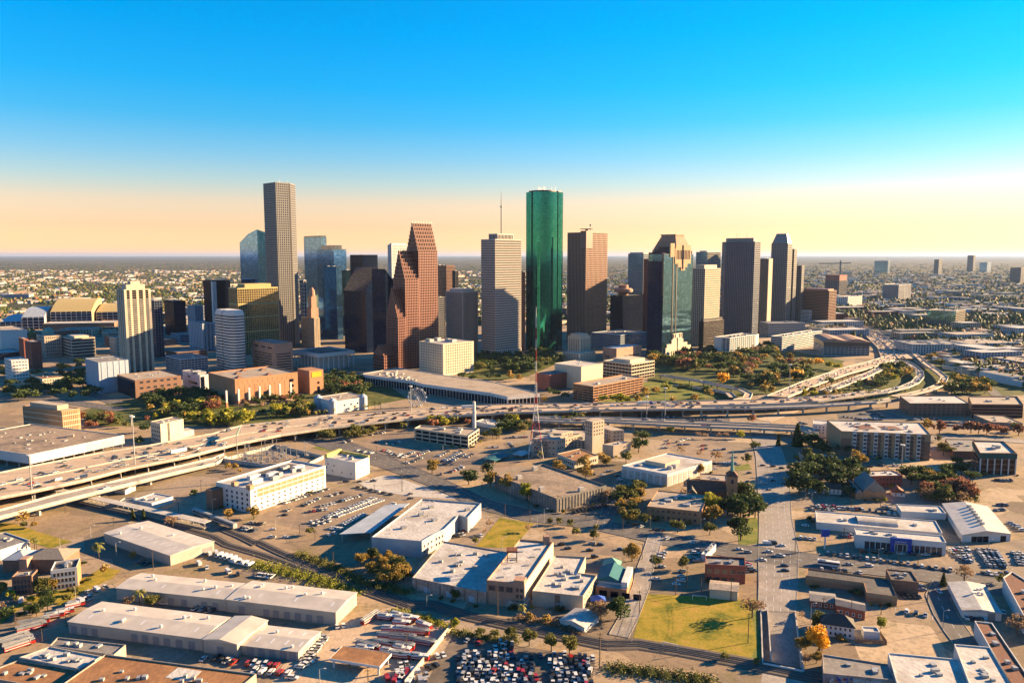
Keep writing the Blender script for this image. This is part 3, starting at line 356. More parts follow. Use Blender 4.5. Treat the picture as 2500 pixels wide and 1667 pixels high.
[344.5,639.5,348.2,627.2,4,"cs","kkw",9,0,0.0],[387.7,601.1,400.5,598.3,5,"cs","wwwwwwwssssbbbbkkkrn",9,0,0.0],[331.2,667.3,335.7,665.6,1,"c","w",9,1,0.0],
[318.5,669.0,323.0,669.0,1,"c","s",9,1,0.0],[148.7,836.1,181.0,841.0,10,"ccccss","kkbbsw",10,0,0.0],[191.5,851.1,202.1,851.1,4,"ccccss","kkbbsw",10,0,0.0],
[193.4,831.2,213.9,826.4,6,"ccccss","kkbbsw",10,0,0.0],[211.5,846.0,218.9,846.0,3,"ccccss","kkbbsw",10,0,0.0],[227.0,841.0,238.2,843.5,4,"ccccss","kkbbsw",10,0,0.0],
[222.1,826.4,230.7,824.0,4,"ccccss","kkbbsw",10,0,0.0],[157.0,836.1,163.2,836.1,2,"ccccss","kkbbsw",10,0,0.0],[150.0,728.5,154.3,736.1,1,"ccccss","wwwwwwwssssbbbbkkkrn",11,1,0.0],
[144.2,717.3,151.2,721.0,2,"ccccss","wwwwwwwssssbbbbkkkrn",11,1,0.0],[158.3,724.7,174.5,739.9,5,"ccccss","wwwwwwwssssbbbbkkkrn",11,1,0.0],[156.9,713.7,169.3,717.3,4,"ccccss","wwwwwwwssssbbbbkkkrn",11,1,0.0],
[139.6,703.0,144.9,703.0,2,"ccccss","wwwwwwwssssbbbbkkkrn",11,1,0.0],[178.3,710.1,185.4,713.7,2,"ccccss","wwwwwwwssssbbbbkkkrn",11,1,0.0],[175.8,696.1,181.0,699.5,2,"ccccss","wwwwwwwssssbbbbkkkrn",11,1,0.0],
[185.8,694.3,198.0,697.8,3,"ccccss","wwwwwwwssssbbbbkkkrn",11,1,0.0],[194.8,667.9,200.3,669.5,2,"ccccss","wwwwwwwssssbbbbkkkrn",11,1,0.0],[173.7,647.9,194.9,650.9,7,"ccccss","wwwwwwwssssbbbbkkkrn",11,1,0.0],
[169.5,631.8,173.0,633.2,1,"ccccss","wwwwwwwssssbbbbkkkrn",11,1,0.0],[80.0,627.5,81.5,624.2,1,"cs","w",6,0,0.0],[83.2,627.5,84.6,624.2,1,"cs","s",6,0,0.0],
[74.0,616.5,75.5,613.2,1,"cs","w",6,0,0.0],[65.5,616.5,67.0,613.2,1,"cs","k",6,0,0.0],[85.2,613.7,86.7,610.5,1,"cs","k",6,0,0.0],
[86.1,603.1,87.5,600.0,1,"cs","w",6,0,0.0],[81.8,498.8,83.0,496.7,1,"cs","k",6,0,0.0],[85.6,495.2,86.8,493.1,1,"cs","w",6,0,0.0],
[94.0,490.0,95.1,487.9,1,"cs","k",6,0,0.0],[97.4,488.2,98.5,486.1,1,"cs","k",6,0,0.0],[98.7,473.1,99.8,471.1,1,"cs","w",6,0,0.0],
[113.4,466.6,114.4,464.7,1,"cs","w",6,0,0.0],[195.7,621.9,196.5,618.6,1,"cs","k",6,0,0.0],[186.1,595.4,187.0,592.4,1,"cs","k",6,0,0.0],
[184.5,580.5,185.4,577.6,1,"cs","w",6,0,0.0],[198.8,592.9,199.6,589.8,1,"cs","w",6,0,0.0],[196.8,575.7,197.6,572.8,1,"cs","s",6,0,0.0],
[208.8,600.5,209.5,597.4,1,"cs","k",6,0,0.0],[214.8,644.9,215.6,641.3,1,"cs","k",6,0,0.0],[222.7,641.9,223.4,638.4,1,"cs","k",6,0,0.0],
[227.9,636.1,228.6,632.6,1,"cs","k",6,0,0.0],[74.8,546.2,76.1,543.7,1,"cs","w",6,0,0.0],[310.3,814.2,314.2,804.3,4,"ccccss","kkbsw",12,0,0.0],
[369.4,842.8,381.7,834.8,7,"ccccss","kkbsw",12,0,0.0],[379.3,829.6,405.8,827.0,12,"ccccss","kkbsw",12,0,0.0],[393.6,856.4,409.6,856.4,6,"ccccss","kkbsw",12,0,0.0],
[417.2,867.7,413.2,840.1,6,"ccccss","kkbsw",12,0,0.0],[432.2,824.4,467.3,832.2,12,"ccccss","kkbsw",12,0,0.0],[454.3,834.8,468.1,829.6,6,"ccccss","kkbsw",12,0,0.0],
[466.2,814.2,487.3,809.2,10,"ccccss","kkbsw",12,0,0.0],[458.0,799.4,475.8,797.0,8,"ccccss","kkbsw",12,0,0.0],[-183.1,445.5,-178.4,448.5,3,"v","w",13,0,0.0],
[-178.4,445.5,-164.8,438.2,8,"v","w",13,0,0.0],[-164.9,436.8,-151.2,429.7,7,"pv","w",13,0,0.0],[-144.0,416.3,-134.0,413.7,5,"cp","w",13,0,0.0],
[-178.3,424.9,-173.6,427.0,1,"p","w",13,0,0.0],[-163.3,418.9,-159.9,421.6,1,"v","w",13,0,0.0],[-157.0,416.3,-153.1,417.6,1,"p","k",13,0,0.0],
[-184.1,431.1,-181.9,432.5,1,"v","w",13,0,0.0],[-219.8,435.3,-211.6,431.1,3,"cp","wk",13,0,0.0],[-182.3,382.6,-177.9,382.6,2,"p","w",13,0,0.0],
[-163.7,376.0,-151.6,371.8,3,"p","ws",13,0,0.0],[-155.8,374.9,-150.4,374.9,2,"cp","wk",13,0,0.0],[-140.1,326.2,-135.9,325.4,1,"c","w",13,0,0.0],
[-140.0,326.2,-136.5,327.0,1,"c","w",13,0,0.0],[-134.3,327.0,-121.8,322.2,4,"cp","rkkw",13,0,0.0],[-118.0,322.2,-102.4,319.8,6,"ss","rwwwwr",13,0,0.0],
[-113.8,315.9,-94.8,313.5,5,"su","wwwrw",13,0,0.0],[-96.0,310.5,-91.3,309.8,1,"s","w",13,1,0.0],[-93.4,317.4,-88.6,346.2,11,"ps","wwrws",13,0,0.0],
[-92.3,319.8,-88.1,327.9,3,"ps","wwrws",13,0,0.0],[-85.8,355.6,-80.1,357.6,4,"cp","wws",13,0,0.0],[-227.4,392.8,-219.1,402.4,6,"pv","wws",13,0,0.0],
[-228.3,378.2,-221.9,388.2,5,"pv","ws",13,0,0.0],[-257.3,382.6,-255.0,383.7,1,"v","w",13,0,0.0],[-260.0,373.9,-255.3,373.4,1,"s","k",13,1,0.0],
[-20.2,342.6,-12.4,339.0,4,"cccssp","wwwwsssskkkbbr",14,0,0.7],[-23.9,330.4,-16.5,330.4,3,"cccssp","wwwwsssskkkbbr",14,0,0.7],[-8.8,335.5,0.9,336.4,4,"cccssp","wwwwsssskkkbbr",14,0,0.7],
[-5.8,340.8,0.5,339.9,3,"cccssp","wwwwsssskkkbbr",14,0,0.7],[-4.3,332.9,0.0,332.1,2,"cccssp","wwwwsssskkkbbr",14,0,0.7],[-10.8,330.4,-6.0,330.4,3,"cccssp","wwwwsssskkkbbr",14,0,0.7],
[-23.9,324.6,-7.7,324.6,9,"cccssp","wwwwsssskkkbbr",14,0,0.7],[-21.0,319.8,-1.7,320.6,11,"cccssp","wwwwsssskkkbbr",14,0,0.7],[-15.5,328.7,-1.7,328.7,6,"cccssp","wwwwsssskkkbbr",14,0,0.7],
[1.7,323.8,4.3,324.6,2,"cccssp","wwwwsssskkkbbr",14,0,0.7],[1.3,318.2,10.9,318.2,5,"cccssp","wwwwsssskkkbbr",14,0,0.7],[-22.5,315.9,10.0,314.3,15,"cccssp","wwwwsssskkkbbr",14,0,0.7],
[-14.8,312.0,10.7,310.5,13,"cccssp","wwwwsssskkkbbr",14,0,0.7],[-24.7,312.0,-19.7,312.0,3,"cccssp","wwwwsssskkkbbr",14,0,0.7],[-9.7,308.3,10.6,307.6,10,"cccssp","wwwwsssskkkbbr",14,0,0.7],
[9.1,328.7,24.3,329.5,8,"cccssp","wwwwsssskkkbbr",14,0,0.7],[18.0,324.6,28.3,325.4,7,"cccssp","wwwwsssskkkbbr",14,0,0.7],[18.5,317.4,34.4,318.2,8,"cccssp","wwwwsssskkkbbr",14,0,0.7],
[18.7,313.5,34.8,313.5,8,"cccssp","wwwwsssskkkbbr",14,0,0.7],[16.4,309.8,34.4,309.8,9,"cccssp","wwwwsssskkkbbr",14,0,0.7],[15.4,306.1,33.9,305.4,9,"cccssp","wwwwsssskkkbbr",14,0,0.7],
[29.7,321.4,35.5,320.6,4,"cccssp","wwwwsssskkkbbr",14,0,0.7],[-21.7,304.6,10.5,303.2,12,"cccssp","wwwwsssskkkbbr",14,0,0.7],[-24.2,327.9,9.2,327.0,13,"cccssp","wwwwssskkkkbbb",14,0,0.9],
[-22.3,324.9,8.8,324.1,13,"cccssp","wwwwssskkkkbbb",14,0,0.9],[-22.7,322.0,9.7,321.2,13,"cccssp","wwwwssskkkkbbb",14,0,0.9],[-24.9,319.1,10.1,318.3,13,"cccssp","wwwwssskkkkbbb",14,0,0.9],
[-24.8,316.3,9.8,315.5,13,"cccssp","wwwwssskkkkbbb",14,0,0.9],[-24.4,313.5,8.6,312.8,13,"cccssp","wwwwssskkkkbbb",14,0,0.9],[-22.5,310.8,10.9,310.1,13,"cccssp","wwwwssskkkkbbb",14,0,0.9],
[-23.8,308.1,8.9,307.4,13,"cccssp","wwwwssskkkkbbb",14,0,0.9],[-21.2,305.5,11.1,304.8,13,"cccssp","wwwwssskkkkbbb",14,0,0.9],[18.1,327.0,35.7,326.6,8,"cccssp","wwwsskkbb",14,0,0.8],
[17.9,323.6,35.4,323.2,8,"cccssp","wwwsskkbb",14,0,0.8],[17.8,320.2,35.0,319.8,8,"cccssp","wwwsskkbb",14,0,0.8],[17.6,316.9,34.7,316.5,8,"cccssp","wwwsskkbb",14,0,0.8],
[17.4,313.7,34.4,313.3,8,"cccssp","wwwsskkbb",14,0,0.8],[17.3,310.5,34.0,310.1,8,"cccssp","wwwsskkbb",14,0,0.8],[17.1,307.4,33.7,307.0,8,"cccssp","wwwsskkbb",14,0,0.8],
[-34.5,327.9,-30.3,329.5,3,"csp","wwwwwwwssssbbbbkkkrn",14,0,0.0],[-37.2,317.4,-32.2,322.2,4,"pc","wsk",14,0,0.4],[-38.7,312.0,-33.9,313.5,4,"cp","wwwwwwwssssbbbbkkkrn",14,0,0.4],
[-40.2,307.6,-34.3,309.0,3,"sv","wsk",14,0,0.3],[-49.7,319.8,-45.1,323.0,3,"p","wrw",15,0,0.0],[-50.5,313.5,-40.1,316.6,5,"pu","wrwr",15,0,0.0],
[-50.6,309.0,-42.2,307.6,4,"pu","rwr",15,0,0.0],[-50.2,319.8,-45.2,321.4,2,"p","wr",15,0,0.0],[-54.4,309.8,-44.1,312.8,5,"pu","wrr",15,0,0.0],
[197.5,373.7,208.3,367.1,6,"cps","wswkk",16,0,0.0],[205.6,388.8,216.3,388.8,4,"cs","krk",16,0,0.0],[223.1,403.9,221.3,396.2,3,"cs","ksw",16,0,0.0],
[225.3,365.0,234.9,361.8,5,"cs","kwkw",16,0,0.0],[227.7,395.0,230.4,395.0,1,"c","w",16,0,0.0],[247.5,371.5,249.9,370.4,1,"c","w",16,0,0.0]]
FIRE = [
[-62.4,363.8,348,"e"],[-54.5,362.3,348,"e"],[-70.1,363.1,61,"l"],[-58.3,351.6,356,"e"],[-52.2,351.1,356,"e"],[-57.1,343.9,351,"l"],[-51.1,343.0,352,"l"],[-66.2,335.5,335,"l"],
[-58.1,337.2,346,"l"],[-50.7,335.5,349,"l"],[-55.6,330.0,340,"e"],[-49.1,327.5,341,"e"],[-67.0,332.9,347,"e"],[-56.4,365.3,336,"e"],[-50.3,362.8,337,"e"],[-53.8,357.6,347,"e"],
[-45.5,349.0,352,"l"],[-51.3,341.7,349,"l"],[-41.0,339.0,342,"l"],[-50.1,332.9,337,"e"],[-51.1,327.5,350,"e"],[-46.2,326.6,352,"e"],[-41.4,325.8,349,"e"],[-42.8,355.6,323,"e"],
[-233.2,342.2,45,"l"],[-229.7,339.5,39,"l"],[-227.1,336.4,47,"l"],[-233.4,358.1,29,"l"],[-231.8,353.3,36,"l"],[-228.4,365.6,26,"e"],[-225.8,369.7,30,"e"],[-224.7,377.6,34,"e"]]
MASTS = [
[-310.1,616.5,49.6],[-352.7,548.4,35.4],[-110.8,828.8,38.2],[169.3,836.1,34.8],[149.0,836.1,25.4],[347.6,950.4,44.8],[941.3,1778.4,34.9],[330.7,636.4,21.0],
[737.0,1445.9,38.8],[657.6,1313.2,23.6],[662.6,1121.3,18.2],[-402.8,798.3,11.9]]
POLES = [
[55.8,340.8,13.1],[64.0,368.6,13.1],[110.2,340.8,23.4],[80.6,424.2,10.9],[95.2,401.2,12.0],[77.4,439.6,10.1],[71.5,392.8,11.2],[101.0,392.8,9.1],
[87.2,391.7,10.1],[131.5,392.8,25.0],[38.3,318.2,16.8],[171.0,447.0,10.2],[88.1,453.0,8.5],[114.6,384.8,11.5],[172.7,451.5,8.3],[147.6,361.8,9.4],
[169.9,367.1,10.1],[185.9,369.3,6.4],[207.0,351.5,10.7],[217.2,384.1,10.5],[159.1,374.9,6.5],[160.7,417.2,8.3],[-7.2,368.6,16.6],[-23.1,464.0,6.2],
[-6.1,454.6,8.5],[39.1,323.8,13.9],[-47.9,331.2,9.2],[-43.9,378.2,4.1],[-4.8,515.7,8.7],[12.2,502.5,9.2],[21.4,495.2,12.3],[32.1,521.5,13.6],
[-22.7,566.3,9.5],[-1.3,548.4,10.0],[11.9,531.5,9.7],[-90.5,639.0,8.2],[-62.7,682.5,8.7],[-84.0,571.0,19.2],[50.7,509.9,10.6],[16.6,491.7,9.0],
[-125.2,471.4,5.6],[-138.3,483.1,5.7],[-158.2,497.0,5.2],[-104.8,568.6,6.6],[-84.1,571.0,8.1],[-90.1,611.1,6.3],[-119.6,663.2,12.7],[-152.7,710.1,5.4],
[-209.8,521.5,10.2],[-235.7,566.3,11.0],[-105.7,436.8,4.7],[-81.5,307.6,3.4],[-61.0,307.6,3.0],[-48.6,336.4,7.4],[-237.5,444.0,9.0],[-206.2,424.2,12.0],
[-217.3,356.6,5.9],[-275.5,451.5,8.5],[-288.9,450.0,7.9],[-219.9,341.7,6.6],[-229.2,385.9,7.9],[-243.3,358.6,5.4],[90.3,485.6,12.4],[125.0,491.7,6.4],
[72.8,488.2,7.7],[227.2,789.5,10.0],[83.0,561.7,7.3],[117.6,780.8,9.9],[-312.9,521.5,7.5],[-266.7,469.8,9.9],[-266.4,497.0,5.2],[-233.6,521.5,10.9],
[-236.7,568.6,9.6],[-320.4,498.8,8.5],[242.1,531.8,6.7],[215.6,547.6,6.1],[264.1,534.0,7.5],[212.5,474.7,6.7],[218.3,543.0,8.3],[198.3,445.2,6.9],
[207.9,442.0,6.9],[218.3,440.5,6.2],[229.3,439.0,5.0],[236.3,430.0,7.3],[210.1,464.7,4.6],[227.8,451.5,5.1],[277.2,458.0,6.5],[293.7,456.4,4.5]]
RAIL = {
 'rail_a':[[-261.7,511.8],[-219.2,492.6],[-192.0,476.3],[-177.7,462.4],[-149.6,445.5],[-111.6,418.6],[-82.5,398.2],[-52.6,377.1],[-41.4,377.6],[-21.0,365.6],[11.1,350.7],[43.6,337.4],[58.3,338.1],[74.9,332.5],[102.3,321.8],[125.0,312.0],[141.8,305.4]],
 'rail_b':[[-193.6,492.6],[-173.6,476.3],[-159.7,463.4],[-161.9,468.9],[-141.9,450.8],[-109.5,423.6],[-83.4,403.0],[-53.2,381.5],[-41.8,381.5],[-21.1,368.1],[11.2,353.7],[44.0,340.8],[58.8,341.2],[75.5,335.5],[103.2,325.0],[126.0,314.7],[142.7,307.6]],
 'rail_c':[[-326.7,548.4],[-263.6,515.7],[-228.5,495.2]]}
LINE = {
 'platform':[[-346.7,565.2],[-201.8,492.6]],
 'hedge_a':[[-151.6,432.5],[-108.8,409.9],[-83.3,391.7]],
 'hedge_b':[[-129.8,447.0],[-98.4,422.9],[-81.2,404.8],[-54.7,392.8]],
 'hedge_c':[[-28.4,349.9],[-10.8,344.4],[2.7,340.8]],
 'hedge_d':[[42.5,318.2],[62.6,313.5],[85.7,307.0]],
 'hedge_e':[[-60.4,372.8],[-42.4,364.5],[-29.7,354.7]],
 'hedge_f':[[2.9,364.5],[21.6,358.6],[32.5,349.0]],
 'wall_yard':[[-29.5,354.7],[-45.1,304.6]],
 'fence_field':[[71.6,391.7],[57.0,344.4]],
 'train':[[-223.0,521.5],[-189.6,495.2]],
 'under_hole':[[127.0,373.4],[143.1,371.6],[126.1,314.9],[111.0,321.0]],
 'under_wall':[[130.0,373.4],[114.5,320.6]],
 'goal_a':[[94.8,385.9],[101.7,384.6]],
 'goal_b':[[69.7,337.2],[75.8,334.2]],
 'substation':[[-252.8,657.0],[-223.1,706.6],[-167.3,666.3],[-174.2,644.9],[-212.8,639.0]],
 'awning':[[-108.6,466.6],[-89.0,469.8],[-72.5,527.5],[-88.9,523.5]]}
SPOT = {
 'radio':[21.2,672.7],
 'stack':[-39.4,787.3],
 'ferris':[-113.0,901.2],
 'whitechurch':[180.5,611.1],
 'radio_h':125.7,
 'stack_h':28.4}
# ------------------------------------------------------------------ materials
MATS = {}
def node_mat(name):
    m = bpy.data.materials.new(name); m.use_nodes = True
    nt = m.node_tree; b = nt.nodes['Principled BSDF']
    MATS[name] = m
    return m, nt, b
def position(nt, scale=(1, 1, 1)):
    gnode = nt.nodes.new('ShaderNodeNewGeometry'); mp = nt.nodes.new('ShaderNodeMapping'); mp.inputs['Scale'].default_value = scale
    nt.links.new(gnode.outputs['Position'], mp.inputs[0]); return mp.outputs[0]
def noise(nt, vec, scale, detail=4, rough=.6):
    n = nt.nodes.new('ShaderNodeTexNoise'); n.inputs['Scale'].default_value = scale; n.inputs['Detail'].default_value = detail
    n.inputs['Roughness'].default_value = rough; nt.links.new(vec, n.inputs['Vector']); return n.outputs['Fac']
def rampn(nt, fac, stops):
    r = nt.nodes.new('ShaderNodeValToRGB'); e = r.color_ramp.elements
    while len(e) < len(stops): e.new(.5)
    for k, (p, c) in zip(e, stops): k.position = p; k.color = (*c, 1)
    nt.links.new(fac, r.inputs[0]); return r.outputs[0]
def mixn(nt, fac, a, b, mode='MIX'):
    m = nt.nodes.new('ShaderNodeMix'); m.data_type = 'RGBA'; m.blend_type = mode
    for s, v in ((0, fac), ('A', a), ('B', b)):
        if isinstance(v, (int, float)): m.inputs[s].default_value = v
        elif isinstance(v, tuple): m.inputs[s].default_value = (*v, 1)
        else: nt.links.new(v, m.inputs[s])
    return m.outputs['Result']
def mat(name, rgb, rough=.8, var=.22, scale=.35, stain=None, metallic=0, spec=.3):
    """painted / mineral surface: two octaves of mottling and optional stains with a shape of their own"""
    rgb = tuple(c * .64 for c in rgb); stain = tuple(c * .64 for c in stain) if stain else None
    m, nt, b = node_mat(name)
    v = position(nt)
    f1 = noise(nt, v, scale, 6); lo = tuple(c * (1 - var) for c in rgb); hi = tuple(min(1, c * (1 + var)) for c in rgb)
    c = rampn(nt, f1, [(.3, lo), (.7, hi)])
    if stain:
        f2 = noise(nt, v, scale * .17, 8, .72)
        sm = rampn(nt, f2, [(.47, (0, 0, 0)), (.62, (1, 1, 1))])
        c = mixn(nt, sm, c, stain)
    if name == 'roof_white':
        w = nt.nodes.new('ShaderNodeTexWave'); w.inputs['Scale'].default_value = .11; w.inputs['Distortion'].default_value = .8; w.inputs['Detail'].default_value = 3; mp = nt.nodes.new('ShaderNodeMapping'); mp.inputs['Rotation'].default_value = (0, 0, rad(-30)); nt.links.new(v, mp.inputs[0]); nt.links.new(mp.outputs[0], w.inputs['Vector']); c = mixn(nt, rampn(nt, w.outputs['Fac'], [(0, (.5, .5, .5)), (.1, (0, 0, 0))]), c, tuple(k * .55 for k in rgb))
    if name[:4] in ('roof', 'conc', 'road', 'lot', 'asph'):
        f3 = noise(nt, position(nt, (1, .35, 1)), .9, 7, .75); c = mixn(nt, rampn(nt, f3, [(.46, (0, 0, 0)), (.68, (.8, .8, .8))]), c, tuple(k * .5 for k in rgb))
    nt.links.new(c, b.inputs['Base Color'])
    b.inputs['Roughness'].default_value = rough; b.inputs['Metallic'].default_value = metallic; b.inputs['Specular IOR Level'].default_value = spec
    return m
def glass(name, rgb, metallic=.85, rough=.07, wave=.02, scale=.25, spec=.5):
    m, nt, b = node_mat(name)
    v = position(nt)
    n = noise(nt, v, scale, 3); bp = nt.nodes.new('ShaderNodeBump'); bp.inputs['Strength'].default_value = wave * 10; bp.inputs['Distance'].default_value = wave
    nt.links.new(n, bp.inputs['Height']); nt.links.new(bp.outputs[0], b.inputs['Normal'])
    n2 = noise(nt, position(nt, (1, 1, 2.6)), .11, 5); c = rampn(nt, n2, [(.35, tuple(x * (.72 if 'green' not in name else .93) for x in rgb)), (.65, tuple(min(1, x * (1.2 if 'green' not in name else 1.05)) for x in rgb))])
    sn = nt.nodes.new('ShaderNodeVectorMath'); sn.operation = 'SNAP'; sn.inputs[1].default_value = (3.1, 3.1, 4.0); nt.links.new(v, sn.inputs[0]); wn_ = nt.nodes.new('ShaderNodeTexWhiteNoise'); nt.links.new(sn.outputs[0], wn_.inputs['Vector'])  # random tone per pane paints blinds and reflections into the glass colour
    c = mixn(nt, rampn(nt, wn_.outputs['Value'], [(.0, (.0, .0, .0)), (.8, (.25, .25, .25)), (1., (.7, .7, .7))] if 'green' not in name else [(0, (0, 0, 0)), (1, (.3, .3, .3))]), c, tuple(x * 1.9 + .2 * max(rgb) for x in rgb))
    nt.links.new(c, b.inputs['Base Color'])
    b.inputs['Metallic'].default_value = metallic; b.inputs['Roughness'].default_value = rough; b.inputs['Specular IOR Level'].default_value = spec
    return m
def leafmat(name, c1, c2):
    m, nt, b = node_mat(name)
    oi = nt.nodes.new('ShaderNodeObjectInfo'); v = position(nt)
    f = noise(nt, v, .45, 3)
    add = nt.nodes.new('ShaderNodeMath'); add.operation = 'MULTIPLY_ADD'; add.inputs[1].default_value = .5; nt.links.new(oi.outputs['Random'], add.inputs[0])
    sc = nt.nodes.new('ShaderNodeMath'); sc.operation = 'SUBTRACT'; sc.inputs[1].default_value = .25; nt.links.new(f, sc.inputs[0]); nt.links.new(sc.outputs[0], add.inputs[2])
    c = rampn(nt, add.outputs[0], [(.15, c1), (.75, c2)])
    nt.links.new(c, b.inputs['Base Color']); b.inputs['Roughness'].default_value = .7; b.inputs['Specular IOR Level'].default_value = .2
    tr = nt.nodes.new('ShaderNodeBsdfTranslucent'); nt.links.new(c, tr.inputs[0])
    mx = nt.nodes.new('ShaderNodeMixShader'); mx.inputs[0].default_value = .3
    nt.links.new(b.outputs[0], mx.inputs[1]); nt.links.new(tr.outputs[0], mx.inputs[2]); nt.links.new(mx.outputs[0], nt.nodes['Material Output'].inputs[0])
    return m
def M(n): return MATS[n]
mat('concrete', (.46, .41, .35), stain=(.36, .31, .26)); mat('concrete_pale', (.62, .58, .52), stain=(.5, .45, .4)); mat('concrete_dark', (.25, .23, .21), stain=(.17, .155, .14))
mat('white_wall', (.76, .74, .71), var=.08, scale=.2); mat('cream_wall', (.68, .58, .43), var=.1, scale=.2); mat('beige_wall', (.52, .43, .33), var=.12, scale=.2)
mat('tan_wall', (.45, .3, .17), var=.12); mat('gold_wall', (.58, .44, .19), var=.1); mat('brick_red', (.33, .1, .065), var=.25, scale=.8, stain=(.25, .085, .06)); mat('brick_brown', (.27, .15, .1), var=.25, scale=.8)
mat('brick_orange', (.47, .245, .13), var=.14, scale=.5, stain=(.44, .21, .1)); mat('brick_pink', (.5, .3, .21), var=.18, scale=.6, stain=(.4, .24, .17)); mat('brick_old', (.36, .27, .23), var=.4, scale=.9, stain=(.55, .5, .46))
mat('granite_red', (.27, .098, .066), var=.12, scale=.3, rough=.45, spec=.5); mat('granite_rose', (.34, .175, .12), var=.12, scale=.3, rough=.45); mat('granite_grey', (.22, .21, .2), var=.12, rough=.45, spec=.5); mat('granite_dark', (.07, .06, .055), rough=.35, spec=.5)
mat('granite_blue', (.15, .165, .2), rough=.4, spec=.4); mat('granite_black', (.006, .009, .021), rough=.22, spec=.1); mat('travertine', (.62, .56, .5), var=.08); mat('blue_wall', (.42, .5, .6), var=.1); mat('teal_roof', (.03, .17, .2), var=.15); mat('green_panel', (.02, .1, .085), var=.15); mat('blue_sign', (.01, .07, .42), var=.05, rough=.4)
mat('roof_white', (.68, .65, .61), var=.18, scale=.3, stain=(.45, .4, .35)); mat('roof_grey', (.3, .28, .26), var=.2, stain=(.22, .2, .19)); mat('roof_tan', (.5, .41, .32), var=.18, stain=(.36, .29, .22)); mat('roof_dark', (.12, .11, .105), var=.25, stain=(.2, .18, .16))
mat('roof_stained', (.4, .3, .21), var=.3, scale=.25, stain=(.19, .145, .105)); mat('roof_rust', (.4, .2, .085), var=.3, scale=.2, stain=(.25, .12, .06)); mat('roof_redbrown', (.22, .085, .05), var=.3, scale=.6); mat('shingle', (.075, .065, .06), var=.3, scale=1.5); mat('shingle_tan', (.33, .28, .22), var=.25, scale=1.2)
mat('road_grey', (.4, .355, .315), var=.14, scale=.1, stain=(.28, .24, .2)); mat('asphalt', (.15, .135, .125), var=.18, scale=.15, stain=(.2, .175, .155)); mat('asphalt_dark', (.075, .07, .068), var=.3, scale=.2, stain=(.12, .1, .09)); mat('road_concrete', (.64, .48, .33), var=.1, scale=.08, stain=(.52, .39, .26)); mat('lot', (.37, .27, .18), var=.22, scale=.12, stain=(.19, .15, .12))
mat('dirt', (.34, .255, .165), var=.25, scale=.1, stain=(.25, .19, .11)); mat('yard_dirt', (.19, .15, .115), var=.35, scale=.2, stain=(.1, .085, .07)); mat('ballast', (.13, .105, .085), var=.35, scale=1.5); mat('sleeper', (.07, .055, .045)); mat('steel', (.33, .32, .31), rough=.45, metallic=.6); mat('galvanised', (.48, .48, .47), rough=.5, metallic=.3)
mat('white_paint', (.8, .79, .77), var=.05, rough=.5); mat('red_paint', (.5, .025, .02), var=.1, rough=.4); mat('black_rubber', (.02, .02, .02)); mat('wood_pole', (.1, .07, .05), var=.3, scale=2); mat('wood_fence', (.22, .13, .085), var=.3, scale=1); mat('copper_green', (.18, .42, .34), var=.2, scale=.6); mat('orange_sign', (.55, .16, .06)); mat('green_sign', (.0, .16, .09), rough=.4)
mat('door_grey', (.3, .29, .3), var=.1); mat('bark', (.11, .08, .06), var=.3, scale=2); mat('yellow_line', (.6, .42, .08)); mat('yellow_wall', (.68, .58, .18)); mat('canvas_blue', (.02, .1, .5)); mat('yellow_banner', (.8, .45, .02), var=.15)
def grass(name, a, b_, c_):
    m, nt, b = node_mat(name); v = position(nt); f = noise(nt, v, .07, 10, .78); c = rampn(nt, f, [(.36, a), (.5, b_), (.63, c_)])
    c = mixn(nt, rampn(nt, noise(nt, v, .9, 5, .7), [(.45, (0, 0, 0)), (.7, (.6, .6, .6))]), c, a)
    nt.links.new(c, b.inputs['Base Color']); b.inputs['Roughness'].default_value = .95; b.inputs['Specular IOR Level'].default_value = .1
grass('grass_dry', (.07, .09, .012), (.25, .19, .025), (.34, .21, .05)); grass('grass', (.06, .09, .02), (.14, .15, .035), (.24, .2, .06)); grass('grass_park', (.03, .05, .015), (.075, .085, .025), (.17, .14, .05)); grass('weeds', (.09, .11, .02), (.2, .19, .035), (.3, .22, .06))
# metal sheet roof with seams
def seam(name, rgb, scale):
    rgb = tuple(c * .64 for c in rgb)
    m, nt, b = node_mat(name)
    w = nt.nodes.new('ShaderNodeTexWave'); w.inputs['Scale'].default_value = scale; w.inputs['Distortion'].default_value = .4; w.bands_direction = 'X'
    mp = nt.nodes.new('ShaderNodeMapping'); g_ = nt.nodes.new('ShaderNodeNewGeometry'); mp.inputs['Rotation'].default_value = (0, 0, rad(13)); nt.links.new(g_.outputs['Position'], mp.inputs[0]); nt.links.new(mp.outputs[0], w.inputs['Vector'])
    n = noise(nt, position(nt), .12, 6); base = rampn(nt, n, [(.3, tuple(c * .8 for c in rgb)), (.7, tuple(min(1, c * 1.12) for c in rgb))])
    c = mixn(nt, rampn(nt, w.outputs['Fac'], [(.0, (.3, .3, .3)), (.25, (0, 0, 0))]), base, tuple(c * .6 for c in rgb))
    nt.links.new(c, b.inputs['Base Color']); b.inputs['Roughness'].default_value = .5; b.inputs['Metallic'].default_value = .1
seam('metal_roof', (.74, .66, .55), .35); seam('metal_wall', (.55, .5, .43), .6); seam('metal_blue', (.5, .55, .6), .45)
